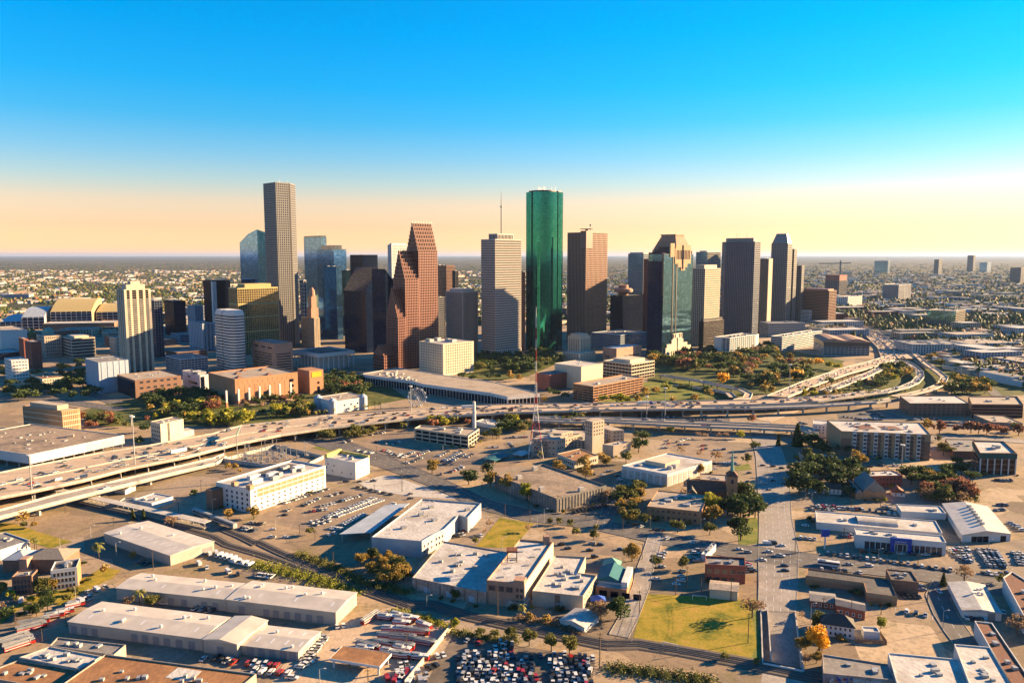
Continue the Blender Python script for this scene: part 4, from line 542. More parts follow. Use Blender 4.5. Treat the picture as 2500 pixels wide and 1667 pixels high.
glass('glass_dark', (.003, .005, .013), 0, .12, spec=.14); glass('glass_window', (.03, .036, .05), .2, .15); glass('glass_blue', (.06, .21, .44), .9, .05, .03); glass('glass_teal', (.04, .145, .2), .9, .05, .03); glass('glass_green', (.008, .15, .125), .93, .05, .05, .12); glass('glass_bronze', (.017, .011, .011), .15, .12, spec=.25); glass('glass_gold', (.2, .15, .08), .85, .08, .06); glass('glass_navy', (.005, .011, .032), .1, .12, spec=.18); glass('glass_grey', (.1, .13, .16), .85, .07, .03); glass('car_glass', (.02, .025, .03), .2, .08)
leafmat('leaf_d', (.022, .04, .012), (.06, .085, .022)); leafmat('leaf_o', (.06, .075, .02), (.15, .14, .035)); leafmat('leaf_y', (.15, .17, .02), (.33, .3, .03)); leafmat('leaf_g', (.17, .12, .025), (.34, .22, .05)); leafmat('leaf_r', (.14, .06, .035), (.26, .11, .06)); leafmat('leaf_b', (.16, .1, .055), (.28, .18, .1)); leafmat('leaf_n', (.42, .2, .015), (.62, .32, .02)); leafmat('leaf_c', (.03, .05, .015), (.09, .1, .025)); leafmat('leaf_p', (.12, .13, .03), (.3, .26, .07))
# ------------------------------------------------------------------ mesh builder
def area2(P): return sum(P[i][0] * P[(i + 1) % len(P)][1] - P[(i + 1) % len(P)][0] * P[i][1] for i in range(len(P)))
def inset(P, d):
    """offset a CCW polygon inwards by d"""
    n = len(P); out = []
    for i in range(n):
        a, b, c = Vector(P[i - 1]), Vector(P[i]), Vector(P[(i + 1) % n])
        e1 = (b - a).normalized(); e2 = (c - b).normalized()
        n1 = Vector((-e1.y, e1.x)); n2 = Vector((-e2.y, e2.x)); k = 1 + n1.dot(n2)
        q = b + (n1 + n2) * (d / max(k, .3)); out.append((q.x, q.y))
    return out
class MB:
    def __init__(s): s.v = []; s.f = []; s.m = []; s.cur = 0
    def quad(s, *p):
        i = len(s.v); s.v += [tuple(x) for x in p]; s.f.append(tuple(range(i, i + len(p)))); s.m.append(s.cur); return s
    def prism(s, P, z0, z1, top=True, bottom=False, P2=None):
        P2 = P2 or P; n = len(P); i = len(s.v)
        s.v += [(p[0], p[1], z0) for p in P] + [(p[0], p[1], z1) for p in P2]
        for k in range(n): s.f.append((i + k, i + (k + 1) % n, i + n + (k + 1) % n, i + n + k)); s.m.append(s.cur)
        if top: s.f.append(tuple(range(i + n, i + 2 * n))); s.m.append(s.cur)
        if bottom: s.f.append(tuple(range(i + n - 1, i - 1, -1))); s.m.append(s.cur)
        return s
    def box(s, x, y, z0, z1, sx, sy, ang=0.):
        c, w = math.cos(ang), math.sin(ang)
        P = [(x + a * sx / 2 * c - b * sy / 2 * w, y + a * sx / 2 * w + b * sy / 2 * c) for a, b in ((-1, -1), (1, -1), (1, 1), (-1, 1))]
        return s.prism(P, z0, z1, True, True)
    def wall(s, a, b, s0, s1, z0, z1, t0, t1):
        """bar on the wall a->b (outside on the right hand), from s0 to s1 along it, standing t0..t1 proud"""
        a = Vector(a[:2]); b = Vector(b[:2]); e = (b - a).normalized(); n = Vector((e.y, -e.x))
        p, q = a + e * s0, a + e * s1
        P = [p + n * t1, q + n * t1, q + n * t0, p + n * t0]
        return s.prism([(k.x, k.y) for k in P], z0, z1, True, True)
    def bar(s, p, q, w, h=None):
        p, q = Vector(p), Vector(q); d = (q - p).normalized(); h = h or w
        u = d.cross(Vector((0, 0, 1)));  u = u.normalized() if u.length > 1e-4 else Vector((1, 0, 0)); v = d.cross(u)
        i = len(s.v)
        for c in (p, q):
            for a, b in ((-1, -1), (1, -1), (1, 1), (-1, 1)): s.v.append(tuple(c + u * a * w / 2 + v * b * h / 2))
        for k in range(4): s.f.append((i + k, i + (k + 1) % 4, i + 4 + (k + 1) % 4, i + 4 + k)); s.m.append(s.cur)
        s.f.append((i + 3, i + 2, i + 1, i)); s.f.append((i + 4, i + 5, i + 6, i + 7)); s.m += [s.cur] * 2
        return s
    def cone(s, x, y, z0, z1, r0, r1, n=12, cap=True):
        i = len(s.v)
        for z, r in ((z0, r0), (z1, r1)):
            for k in range(n): s.v.append((x + r * math.cos(2 * math.pi * k / n), y + r * math.sin(2 * math.pi * k / n), z))
        for k in range(n): s.f.append((i + k, i + (k + 1) % n, i + n + (k + 1) % n, i + n + k)); s.m.append(s.cur)
        if cap: s.f.append(tuple(range(i + n, i + 2 * n))); s.m.append(s.cur)
        return s
    def mesh(s, name, mats, org=(0, 0, 0)):
        me = bpy.data.meshes.new(name)
        me.from_pydata([(a - org[0], b - org[1], c - org[2]) for a, b, c in s.v], [], s.f)
        for m in (mats if isinstance(mats, (list, tuple)) else [mats]): me.materials.append(M(m))
        if any(s.m): me.polygons.foreach_set('material_index', s.m)
        return me
    def build(s, name, mats, parent=None, kind=None, label=None):
        org = parent_org(parent)
        o = bpy.data.objects.new(name, s.mesh(name, mats, org)); COL.objects.link(o)
        if parent: o.parent = parent
        if kind: o['kind'] = kind
        if label: o['label'] = label
        return o
def parent_org(p):
    v = Vector((0, 0, 0))
    while p is not None: v = v + p.location; p = p.parent
    return v
def tag(o, label=None, cat=None, group=None, kind=None):
    if label: o['label'] = label
    if cat: o['category'] = cat
    if group: o['group'] = group
    if kind: o['kind'] = kind
    return o
def thing(name, loc, label, cat, group=None):
    o = bpy.data.objects.new(name, None); COL.objects.link(o); o.location = (loc[0], loc[1], loc[2] if len(loc) > 2 else 0)
    return tag(o, label, cat, group)
def place(me, name, parent, loc, rz=0, scale=None):
    """a copy that shares mesh data, in the parent's frame"""
    o = bpy.data.objects.new(name, me); COL.objects.link(o); o.parent = parent
    g0 = parent_org(parent) if parent else Vector((0, 0, 0))
    o.location = Vector(loc) - g0; o.rotation_euler = (0, 0, rz)
    if scale: o.scale = scale
    return o
def edges(P): return [(P[i], P[(i + 1) % len(P)]) for i in range(len(P))]
def dist(a, b): return math.hypot(a[0] - b[0], a[1] - b[1])
rnd = random.Random(11)
def centre(P): return (sum(p[0] for p in P) / len(P), sum(p[1] for p in P) / len(P))
def front_edges(P):
    """indices of walls that face the camera side"""
    out = []
    for i, (a, b) in enumerate(edges(P)):
        nx, ny = b[1] - a[1], a[0] - b[0]
        if nx * (a[0] + b[0]) / 2 + ny * (a[1] + b[1]) / 2 < 0: out.append(i)
    return out
def inside(P, x, y):
    r = False
    for i in range(len(P)):
        a, b = P[i], P[i - 1]
        if (a[1] > y) != (b[1] > y) and x < (b[0] - a[0]) * (y - a[1]) / (b[1] - a[1]) + a[0]: r = not r
    return r
# ------------------------------------------------------------------ building kit
def roof_units(root, P, z, n, sizes=(2, 5), m='galvanised', h=(1.2, 2.6)):
    C = centre(P); u = Vector((P[1][0] - P[0][0], P[1][1] - P[0][1])); ang = math.atan2(u.y, u.x)
    for k in range(n):
        a, b, c, d = P[0], P[1], P[min(2, len(P) - 1)], P[-1]
        s, t = rnd.uniform(.15, .85), rnd.uniform(.15, .85)
        x = (a[0] * (1 - s) + b[0] * s) * (1 - t) + (d[0] * (1 - s) + c[0] * s) * t; y = (a[1] * (1 - s) + b[1] * s) * (1 - t) + (d[1] * (1 - s) + c[1] * s) * t
        if not inside(P, x, y): continue
        MB().box(x, y, z - .05, z + rnd.uniform(*h), rnd.uniform(*sizes), rnd.uniform(*sizes), ang).build('rooftop_unit', m, root)
def flat_roof(root, P, z, roofm, wallm, par=.9, thick=.35):
    r = MB().prism(inset(P, thick * .5), z - .3, z + .02).build('roof', roofm, root)
    w = MB(); Q = inset(P, thick); n = len(P)
    for i in range(n):
        a, b, c, d = P[i], P[(i + 1) % n], Q[(i + 1) % n], Q[i]
        w.prism([a, b, c, d], z - .3, z + par)
    w.build('parapet', wallm, root)
def office(key, label, wall, glas, fl=3.9, bay=3., pw=.9, bh=1.3, name='office_tower', cat='office tower', roofm='roof_grey', units=2, par=1.2, penthouse=None, group=None, foot=None, z0=0., z1=None, root=None, top=True, base=0., deep=.35, blank=()):
    P, h = (foot, z1) if foot else FOOT[key]
    if z1 is not None: h = z1
    if root is None: root = thing(name, P[0], label, cat, group)
    core = inset(P, deep); pw *= .84; bh *= .82
    MB().prism(core, z0, h - .2).build('glazing', glas, root)
    nf = max(1, round((h - z0 - base) / fl)); f = (h - z0 - base) / nf
    if bh > 0:
        w = MB()
        for k in range(nf + 1):
            za = z0 + base + k * f - (0 if k == 0 else bh * .5); zb = min(h, za + (bh * .5 if k == 0 else bh))
            if k == nf: zb = h
            w.prism(P, za, zb, True, True)
        if base: w.prism(P, z0, z0 + .5)
        w.build('spandrel_bands', wall, root, kind='stuff')
    if pw > 0:
        w = MB()
        for i, (a, b) in enumerate(edges(P)):
            L = dist(a, b); nb = max(1, round(L / bay)); st = L / nb
            if i in blank: w.wall(a, b, 0, L, z0, h, -deep * .8, .03); continue
            for k in range(nb + 1):
                c = min(max(k * st, pw / 2), L - pw / 2); w.wall(a, b, c - pw / 2, c + pw / 2, z0, h, -deep * .8, .04)
        w.build('piers', wall, root, kind='stuff')
    if top:
        flat_roof(root, P, h, roofm, wall, par)
        if penthouse:
            s, ph = penthouse; MB().prism(inset(P, s * min(dist(P[0], P[1]), dist(P[1], P[2]))), h - .2, h + ph).build('penthouse', wall, root)
        roof_units(root, inset(P, 3), h, units, (2, 6))
    return root
def block(key, label, wall, roofm, name='building', cat='building', par=.6, units=3, group=None, P=None, h=None, usz=(1.2, 2.6), uh=(.6, 1.6)):
    if P is None: P, h = FOOT[key]
    root = thing(name, P[0], label, cat, group)
    MB().prism(P, 0, h - .25).build('wall', wall, root)
    flat_roof(root, P, h, roofm, wall, par)
    roof_units(root, inset(P, 2), h, units, usz, h=uh)
    return root, P, h
WIN = {}
def window_mesh(w, h, frame='white_paint', pane='glass_window', depth=.1):
    k = (round(w, 2), round(h, 2), frame, pane)
    if k not in WIN:
        b = MB(); t = .12 * min(w, h) + .05
        for x0, x1, za, zb in ((-w / 2 - t, -w / 2, -t, h + t), (w / 2, w / 2 + t, -t, h + t), (-w / 2, w / 2, h, h + t), (-w / 2, w / 2, -t, 0)): b.prism([(x0, -depth), (x1, -depth), (x1, .05), (x0, .05)], za, zb, True, True)
        WIN[k] = (b.mesh('window', frame), MB().prism([(-w / 2, -.03), (w / 2, -.03), (w / 2, .05), (-w / 2, .05)], 0, h, True, True).mesh('pane', pane))
    return WIN[k]
def put_window(me, name, root, loc, ang):
    o = place(me[0], name, root, loc, ang); q = bpy.data.objects.new('pane', me[1]); COL.objects.link(q); q.parent = o
def windows(root, a, b, cols, rows, z0, z1, w, h, s0=.06, s1=.94, frame='white_paint', pane='glass_window', name='window', skip=0):
    """separate windows on the wall a->b; rows between z0 and z1"""
    e = Vector((b[0] - a[0], b[1] - a[1])); L = e.length; e.normalize(); ang = math.atan2(e.y, e.x); me = window_mesh(w, h, frame, pane)
    for r in range(rows):
        z = z0 + (z1 - z0) * (r / max(1, rows - 1) if rows > 1 else 0)
        for c in range(cols): s = L * (s0 + (s1 - s0) * (c + .5) / cols); put_window(me, name, root, (a[0] + e.x * s, a[1] + e.y * s, z), ang)
def gable(root, P, h, rise, roofm, axis=0, over=.4, wallm=None, name='roof'):
    """pitched roof over a quad; ridge parallel to edge `axis` (0: P0->P1)"""
    Q = inset(P, -over)
    if axis: Q = Q[1:] + Q[:1]
    a, b, c, d = [Vector((*p, h)) for p in Q]
    r0 = (a + d) / 2 + Vector((0, 0, rise)); r1 = (b + c) / 2 + Vector((0, 0, rise)); t = Vector((0, 0, .25))
    m = MB(); m.quad(a, b, r1, r0).quad(c, d, r0, r1).quad(a - t, b - t, b, a).quad(c - t, d - t, d, c)
    m.quad(b - t, a - t, d - t, c - t).quad(a, r0, d).quad(b, c, r1).quad(a, d, d - t, a - t).quad(b - t, c - t, c, b)
    return m.build(name, roofm, root)
def hip(root, P, h, rise, roofm, inset_f=.5, over=.5):
    Q = inset(P, -over); s = min(dist(P[0], P[1]), dist(P[1], P[2])) * inset_f
    L01 = dist(P[0], P[1]) >= dist(P[1], P[2])
    R = Q if L01 else Q[1:] + Q[:1]
    a, b, c, d = [Vector((*p, h)) for p in R]; e = (b - a).normalized()
    r0 = (a + d) / 2 + e * s + Vector((0, 0, rise)); r1 = (b + c) / 2 - e * s + Vector((0, 0, rise)); t = Vector((0, 0, .2))
    m = MB(); m.quad(a, b, r1, r0).quad(b, c, r1).quad(c, d, r0, r1).quad(d, a, r0)
    m.quad(a - t, b - t, b, a).quad(b - t, c - t, c, b).quad(c - t, d - t, d, c).quad(d - t, a - t, a, d).quad(d - t, c - t, b - t, a - t)
    return m.build('roof', roofm, root)
# ------------------------------------------------------------------ ground
def ground_material():
    m, nt, b = node_mat('ground_suburb'); v = position(nt)
    f = noise(nt, v, .0016, 9, .68); c = rampn(nt, f, [(.36, (.025, .032, .014)), (.47, (.06, .052, .026)), (.56, (.13, .1, .062)), (.66, (.22, .17, .12))])
    f2 = noise(nt, v, .02, 6, .7); c = mixn(nt, rampn(nt, f2, [(.42, (0, 0, 0)), (.6, (.75, .75, .75))]), c, (.045, .05, .022))
    nt.links.new(c, b.inputs['Base Color']); b.inputs['Roughness'].default_value = .95; b.inputs['Specular IOR Level'].default_value = .1
    m, nt, b = node_mat('ground_city'); v = position(nt)
    f = noise(nt, v, .012, 9, .7); c = rampn(nt, f, [(.34, (.14, .098, .062)), (.48, (.28, .195, .115)), (.62, (.37, .26, .16))])
    vo = nt.nodes.new('ShaderNodeTexVoronoi'); vo.distance = 'CHEBYCHEV'; vo.inputs['Scale'].default_value = .021; mp = nt.nodes.new('ShaderNodeMapping'); mp.inputs['Rotation'].default_value = (0, 0, rad(14)); nt.links.new(v, mp.inputs[0]); nt.links.new(mp.outputs[0], vo.inputs['Vector'])
    sp = nt.nodes.new('ShaderNodeSeparateColor'); nt.links.new(vo.outputs['Color'], sp.inputs[0]); c = mixn(nt, .75, c, rampn(nt, sp.outputs[0], [(0, (.1, .085, .074)), (.25, (.28, .2, .122)), (.45, (.21, .18, .155)), (.6, (.36, .262, .165)), (.78, (.12, .102, .088)), (.9, (.26, .215, .17)), (1, (.42, .33, .23))]))
    c = mixn(nt, rampn(nt, noise(nt, v, .03, 9, .8), [(.52, (0, 0, 0)), (.66, (.8, .8, .8))]), c, (.13, .115, .04))
    c = mixn(nt, rampn(nt, noise(nt, v, .3, 9, .8), [(.34, (.75, .75, .75)), (.52, (0, 0, 0))]), c, (.085, .066, .047))
    c = mixn(nt, rampn(nt, noise(nt, v, 1.6, 6, .75), [(.52, (0, 0, 0)), (.72, (.6, .6, .6))]), c, (.4, .31, .22))
    nt.links.new(c, b.inputs['Base Color']); b.inputs['Roughness'].default_value = .95; b.inputs['Specular IOR Level'].default_value = .1
ground_material()
hole = LINE['under_hole']
def sheet_with_hole(name, outer, hole, z, m):
    bm = bmesh.new(); E = []
    for loop in (outer, hole):
        vs = [bm.verts.new((p[0], p[1], z)) for p in loop]
        E += [bm.edges.new((vs[i], vs[(i + 1) % len(vs)])) for i in range(len(vs))]
    bmesh.ops.triangle_fill(bm, edges=E, use_beauty=True)
    for f in bm.faces:
        if f.normal.z < 0: f.normal_flip()
    me = bpy.data.meshes.new(name); bm.to_mesh(me); bm.free(); me.materials.append(M(m))
    o = bpy.data.objects.new(name, me); COL.objects.link(o); return tag(o, kind='structure')
tag(sheet_with_hole('ground', [(-90000, -20000), (90000, -20000), (90000, 100000), (-90000, 100000)], hole, 0, 'ground_suburb'), 'flat brown and green plain under the whole city', 'ground')
tag(sheet_with_hole('city_ground', [(-420, 150), (420, 150), (800, 700), (1100, 1500), (900, 2050), (-1300, 2050), (-1100, 1300)], hole, .04, 'ground_city'), 'tan paved and bare ground around the buildings', 'ground')
def flat(name, P, z, m, label, cat):
    if area2(P) < 0: P = P[::-1]
    return tag(MB().quad(*[(p[0], p[1], z) for p in P]).build(name, m), label, cat, kind='structure')
zz = .07
PATCHES = [('lot_sheriff', 'lot', 'parking_lot', 'brown parking lot below the long white building', 'parking lot'), ('lot_garage', 'lot', 'parking_lot', 'wide parking lot around the three storey car park', 'parking lot'), ('lot_truck', 'road_concrete', 'truck_yard', 'concrete yard full of fire trucks', 'yard'), ('lot_salvage', 'yard_dirt', 'salvage_yard', 'dark earth yard crowded with old cars', 'yard'),
 ('lot_school', 'lot', 'parking_lot', 'pale concrete parking lot with small trees by the teal roof', 'parking lot'), ('lot_deco', 'lot', 'parking_lot', 'parking lot with bare trees behind the panelled white building', 'parking lot'), ('lot_dealer', 'lot', 'sales_lot', 'dealer forecourt in front of the blue portal', 'parking lot'), ('lot_freeway', 'asphalt', 'parking_lot', 'parking lot between the two viaducts', 'parking lot'), ('lot_right', 'asphalt', 'parking_lot', 'parking lot behind the beige apartment block', 'parking lot'),
 ('pale_pad', 'concrete_pale', 'concrete_slab', 'empty pale concrete slab beside the curving street', 'slab'), ('field_grass', 'grass_dry', 'playing_field', 'yellow green playing field beside the railway', 'field'), ('field_verge', 'grass', 'grass_verge', 'green verge between playing field and avenue', 'verge'), ('triangle_grass', 'grass_dry', 'lawn', 'empty yellow lawn beside the blue white warehouse', 'lawn'), ('left_grass', 'grass_dry', 'lawn', 'dry lawn under the light viaduct', 'lawn'), ('court_grass', 'grass_dry', 'lawn', 'weedy lawn round the cream three storey house', 'lawn'),
 ('oak_grass', 'grass', 'lawn', 'green strip under the oaks beside the avenue', 'lawn'), ('island_grass', 'grass', 'lawn', 'green traffic island near the church spire', 'lawn'), ('ramp_grass', 'grass', 'lawn', 'green bank beside the electric substation', 'lawn'), ('park_grass', 'grass_park', 'park_lawn', 'shaded park lawn at the foot of the stepped crown tower', 'lawn'), ('interchange_grass', 'grass_park', 'park_lawn', 'grass inside the looping ramps', 'lawn'), ('east_grass', 'grass_park', 'park_lawn', 'park lawn beyond the looping ramps', 'lawn'), ('bayou_grass', 'grass_park', 'park_lawn', 'park lawn in front of the orange brick theatre', 'lawn'), ('aquarium_grass', 'grass_park', 'park_lawn', 'lawn around the white aquarium', 'lawn'), ('city_grass', 'grass_park', 'park_lawn', 'dark lawn in front of the green glass tower', 'lawn'), ('street_grass', 'grass', 'park_lawn', 'sunny lawn beside the brick striped garage', 'lawn')]
for k, m, nm, lb, ct in PATCHES: flat(nm, PATCH[k], zz, m, lb, ct); zz += .004
STREETS = [('houston_avenue', 'road_grey', 'wide concrete avenue running towards the freeway', 5), ('washington_avenue', 'asphalt', 'broad asphalt street curving past the warehouses', 4), ('church_street', 'asphalt', 'narrow street beside the old parking deck', 2), ('school_lane', 'road_grey', 'lane between the teal roof and the playing field', 2), ('yard_lane', 'asphalt', 'side lane beside the white metal building', 2), ('bayou_street', 'asphalt', 'shaded street below the blank blue block', 3), ('mall_street', 'asphalt', 'street in front of the brown low office', 3), ('park_road', 'asphalt', 'park road beyond the ramps', 2), ('cross_street', 'road_grey', 'street behind the beige apartment block', 4), ('under_street', 'road_concrete', 'curved street passing under the connector', 2)]
def lerp2(a, b, f): return (a[0] + (b[0] - a[0]) * f, a[1] + (b[1] - a[1]) * f)
for k, m, lb, lanes in STREETS:
    S = STREET[k]; z = zz + .05; zz += .01; r = MB(); kerb = MB(); ln = MB()
    for i in range(len(S) - 1):
        a, b, c, d = S[i][0], S[i][1], S[i + 1][1], S[i + 1][0]
        q = [a, b, c, d]
        if area2(q) < 0: q = q[::-1]
        r.quad(*[(p[0], p[1], z) for p in q])
        for p, p2, o in ((a, d, b), (b, c, a)):
            n = Vector((p[0] - o[0], p[1] - o[1])).normalized() * .35
            kk = [p, p2, (p2[0] + n.x, p2[1] + n.y), (p[0] + n.x, p[1] + n.y)]
            if area2(kk) < 0: kk = kk[::-1]
            kerb.prism(kk, 0, z + .13)
        L = dist(a, d); nd = max(1, int(L / 9))
        for w in range(1, lanes):
            f = w / lanes
            for t in range(nd):
                p, p2 = lerp2(lerp2(a, b, f), lerp2(d, c, f), t / nd), lerp2(lerp2(a, b, f), lerp2(d, c, f), (t + .4) / nd)
                e = Vector((p2[0] - p[0], p2[1] - p[1])).normalized(); n = (-e.y * .1, e.x * .1)
                ln.quad((p[0] - n[0], p[1] - n[1], z + .02), (p2[0] - n[0], p2[1] - n[1], z + .02), (p2[0] + n[0], p2[1] + n[1], z + .02), (p[0] + n[0], p[1] + n[1], z + .02))
    o = tag(r.build('road', m), lb, 'road', kind='structure'); kerb.build('kerb', 'concrete', o); ln.build('lane_markings', 'white_paint', o, kind='stuff')
# underpass: the avenue dives under the railway
H4 = [Vector((*p, 0)) for p in hole]; UW = LINE['under_wall']
u = thing('underpass', hole[0], 'avenue diving between white concrete walls under the railway', 'underpass'); u['kind'] = 'structure'
A, B2_, C2_, D2_ = H4
def low(v, z): return (v.x, v.y, z)
MB().quad(low(A, .1), low(D2_, -5), low(C2_, -5), low(B2_, .1)).build('road_surface', 'road_grey', u)
w = MB()
for p, q in ((A, D2_), (C2_, B2_)):
    n = Vector((q.y - p.y, p.x - q.x, 0)).normalized() * .6
    w.prism([(p.x, p.y), (q.x, q.y), (q.x + n.x, q.y + n.y), (p.x + n.x, p.y + n.y)], -5, .9, True, True)
w.build('retaining_wall', 'concrete_pale', u)
p, q = Vector((*UW[0], 0)), Vector((*UW[1], 0)); MB().bar((p.x, p.y, -.2), (q.x, q.y, -2.3), .5, 4.6).build('dividing_wall', 'concrete_pale', u)
br = MB(); e = (C2_ - D2_); n = Vector((-e.y, e.x, 0)).normalized()
if n.y > 0: n = -n
br.prism([(D2_.x, D2_.y), (D2_.x + n.x * 16, D2_.y + n.y * 16), (C2_.x + n.x * 16, C2_.y + n.y * 16), (C2_.x, C2_.y)], -1.4, .05, True, True); br.build('bridge_deck', 'concrete', u)
MB().bar((D2_.x, D2_.y, .7), (C2_.x, C2_.y, .7), .4, 1.4).build('bridge_rail', 'white_wall', u)
# ------------------------------------------------------------------ elevated roads
def viaduct(key, label, m='road_concrete', thick=1.4, par=1.0, cols=22., ncol=3, median=False, name='viaduct', lanes=0, colw=1.3):
    S = RIBBON[key]; root = thing(name, S[0][0], label, 'viaduct'); root['kind'] = 'structure'
    deck, lines = MB(), MB(); pars = [MB(), MB(), MB()]
    for i in range(len(S) - 1):
        (a, b, z0), (d, c, z1) = S[i], S[i + 1]
        for up in (0, 1):
            za, zb = z0 - (0 if up else thick), z1 - (0 if up else thick)
            q = [(a[0], a[1], za), (b[0], b[1], za), (c[0], c[1], zb), (d[0], d[1], zb)]
            if (area2([x[:2] for x in q]) > 0) != bool(up): q = q[::-1]
            deck.quad(*q)
        for k, (p, p2) in enumerate(((a, d), (b, c))):
            deck.quad((p[0], p[1], z0 - thick), (p2[0], p2[1], z1 - thick), (p2[0], p2[1], z1), (p[0], p[1], z0))
            pars[k].bar((p[0], p[1], z0 - .35 + par / 2), (p2[0], p2[1], z1 - .35 + par / 2), .4, par + .9)
        if median:
            p, p2 = lerp2(a, b, median), lerp2(d, c, median); pars[2].bar((p[0], p[1], z0 + .45), (p2[0], p2[1], z1 + .45), .5, 1.0)
        L = dist(a, d); nd = max(1, int(L / 12))
        for w in range(1, lanes):
            f = w / lanes
            for t in range(nd):
                p, p2 = lerp2(lerp2(a, b, f), lerp2(d, c, f), t / nd), lerp2(lerp2(a, b, f), lerp2(d, c, f), (t + .35) / nd); zz_ = z0 + (z1 - z0) * t / nd + .03; z2_ = z0 + (z1 - z0) * (t + .35) / nd + .03
                e = Vector((p2[0] - p[0], p2[1] - p[1])).normalized(); n = (-e.y * .12, e.x * .12)
                lines.quad((p[0] - n[0], p[1] - n[1], zz_), (p2[0] - n[0], p2[1] - n[1], z2_), (p2[0] + n[0], p2[1] + n[1], z2_), (p[0] + n[0], p[1] + n[1], zz_))
    deck.build('deck', m, root); pars[0].build('parapet', 'concrete_pale', root); pars[1].build('parapet', 'concrete_pale', root)
    if median: pars[2].build('median_barrier', 'concrete_pale', root)
    if lanes: lines.build('lane_markings', 'white_paint', root, kind='stuff')
    run = 0.
    for i in range(len(S) - 1):
        (a, b, z0), (d, c, z1) = S[i], S[i + 1]; L = (dist(a, d) + dist(b, c)) / 2
        while run < L:
            f = run / L; p, q = lerp2(a, d, f), lerp2(b, c, f); z = z0 + (z1 - z0) * f - thick
            if z > 2.2:
                ang = math.atan2(q[1] - p[1], q[0] - p[0]); W_ = dist(p, q)
                if ncol > 1: mm = lerp2(p, q, .5); MB().box(mm[0], mm[1], z - 1.3, z + .3, W_ * .94, 1.3, ang).build('cross_beam', 'concrete', root)
                for k in range(ncol):
                    x, y = lerp2(p, q, .5 if ncol == 1 else .08 + .84 * k / (ncol - 1))
                    b_ = MB()
                    if ncol == 1: b_.prism([(x - colw / 2, y - colw / 2), (x + colw / 2, y - colw / 2), (x + colw / 2, y + colw / 2), (x - colw / 2, y + colw / 2)], 0, z - 1.6); b_.prism([(x - colw / 2, y - colw / 2), (x + colw / 2, y - colw / 2), (x + colw / 2, y + colw / 2), (x - colw / 2, y + colw / 2)], z - 1.6, z + .1, True, False, [(x - colw * 1.3, y - colw), (x + colw * 1.3, y - colw), (x + colw * 1.3, y + colw), (x - colw * 1.3, y + colw)])
                    else: b_.box(x, y, 0, z - 1.2, colw * .85, colw * .85, ang)
                    b_.build('column', 'concrete_pale', root)
            run += cols
        run -= L
    return root
viaduct('freeway', 'wide elevated freeway crossing in front of downtown', ncol=5, cols=24, median=.52, lanes=10, name='freeway')
viaduct('freeway_branch', 'upper freeway deck bending away past the park', ncol=3, cols=26, lanes=4, name='freeway')
viaduct('connector', 'narrow lower connector deck on tall pillars', ncol=1, cols=30, m='concrete', name='freeway_ramp', colw=1.8)
viaduct('viaduct_far', 'farther of two parallel slim viaducts beside the stepped beige complex', ncol=1, cols=26, name='freeway_ramp', lanes=2)
viaduct('viaduct_near', 'nearer of two parallel slim viaducts beside the stepped beige complex', ncol=1, cols=26, name='freeway_ramp', lanes=2)
viaduct('light_viaduct', 'slim pale viaduct on flared pillars over the dirt lot', ncol=1, cols=42, par=1.3, m='concrete', name='freeway_ramp', colw=2.2, thick=1.6)
viaduct('interstate_near', 'freeway carriageway rising beside the autumn park', ncol=2, cols=28, lanes=3, name='freeway')
viaduct('interstate_mid', 'narrow carriageway beside the crowded ramp', ncol=2, cols=28, m='concrete', name='freeway')
viaduct('interstate_far', 'jammed freeway running away beside the wavy roofed hall', ncol=2, cols=60, lanes=8, name='freeway', median=.5)
viaduct('loop_ramp', 'ramp looping round a clump of trees', ncol=1, cols=26, name='freeway_ramp', m='concrete')
viaduct('inner_ramp', 'tight inner ramp curling round a clump of trees', ncol=1, cols=30, name='freeway_ramp')
viaduct('outer_ramp', 'outer ramp sweeping round the looping ramp', ncol=1, cols=26, name='freeway_ramp')
viaduct('curl_ramp', 'ramp curling back towards the freeway in the park', ncol=1, cols=26, name='freeway_ramp')
viaduct('curl_inner', 'short ramp inside the curling ramp', ncol=1, cols=30, name='freeway_ramp')
viaduct('frontage', 'frontage road beside the jammed freeway', ncol=1, cols=60, name='frontage_road', m='asphalt', thick=.9)
# ------------------------------------------------------------------ railway
for k, lb in (('rail_a', 'railway track running beside the metal warehouses to the avenue bridge'), ('rail_b', 'railway track curving from the silver train to the avenue bridge'), ('rail_c', 'short siding beside the station platform')):
    P = RAIL[k]; root = thing('railway_track', P[0], lb, 'railway track'); bal, sl = MB(), MB(); rails = [MB(), MB()]; off = .03 if k == 'rail_b' else 0.
    acc = 0.
    for i in range(len(P) - 1):
        a, b = Vector(P[i]), Vector(P[i + 1]); e = (b - a); L = e.length; e.normalize(); n = Vector((-e.y, e.x))
        a2 = a - e * .4; b2 = b + e * .4; z0 = .16 + off; z = .42 + off + .012 * (i % 2)
        bal.prism([tuple(a2 - n * 4.2), tuple(b2 - n * 4.2), tuple(b2 + n * 4.2), tuple(a2 + n * 4.2)], 0, z, True, False, [tuple(a2 - n * 3.0), tuple(b2 - n * 3.0), tuple(b2 + n * 3.0), tuple(a2 + n * 3.0)])
        for s_, r_ in ((-.75, rails[0]), (.75, rails[1])): r_.bar((*(a + n * s_), z + .2), (*(b + n * s_), z + .2), .14, .22)
        while acc < L:
            c = a + e * acc; sl.box(c.x, c.y, z - .05, z + .09, .28, 2.5, math.atan2(e.y, e.x)); acc += .9
        acc -= L
    bal.build('ballast', 'ballast', root); sl.build('sleepers', 'sleeper', root, kind='stuff')
    for r_ in rails: r_.build('rail', 'steel', root)
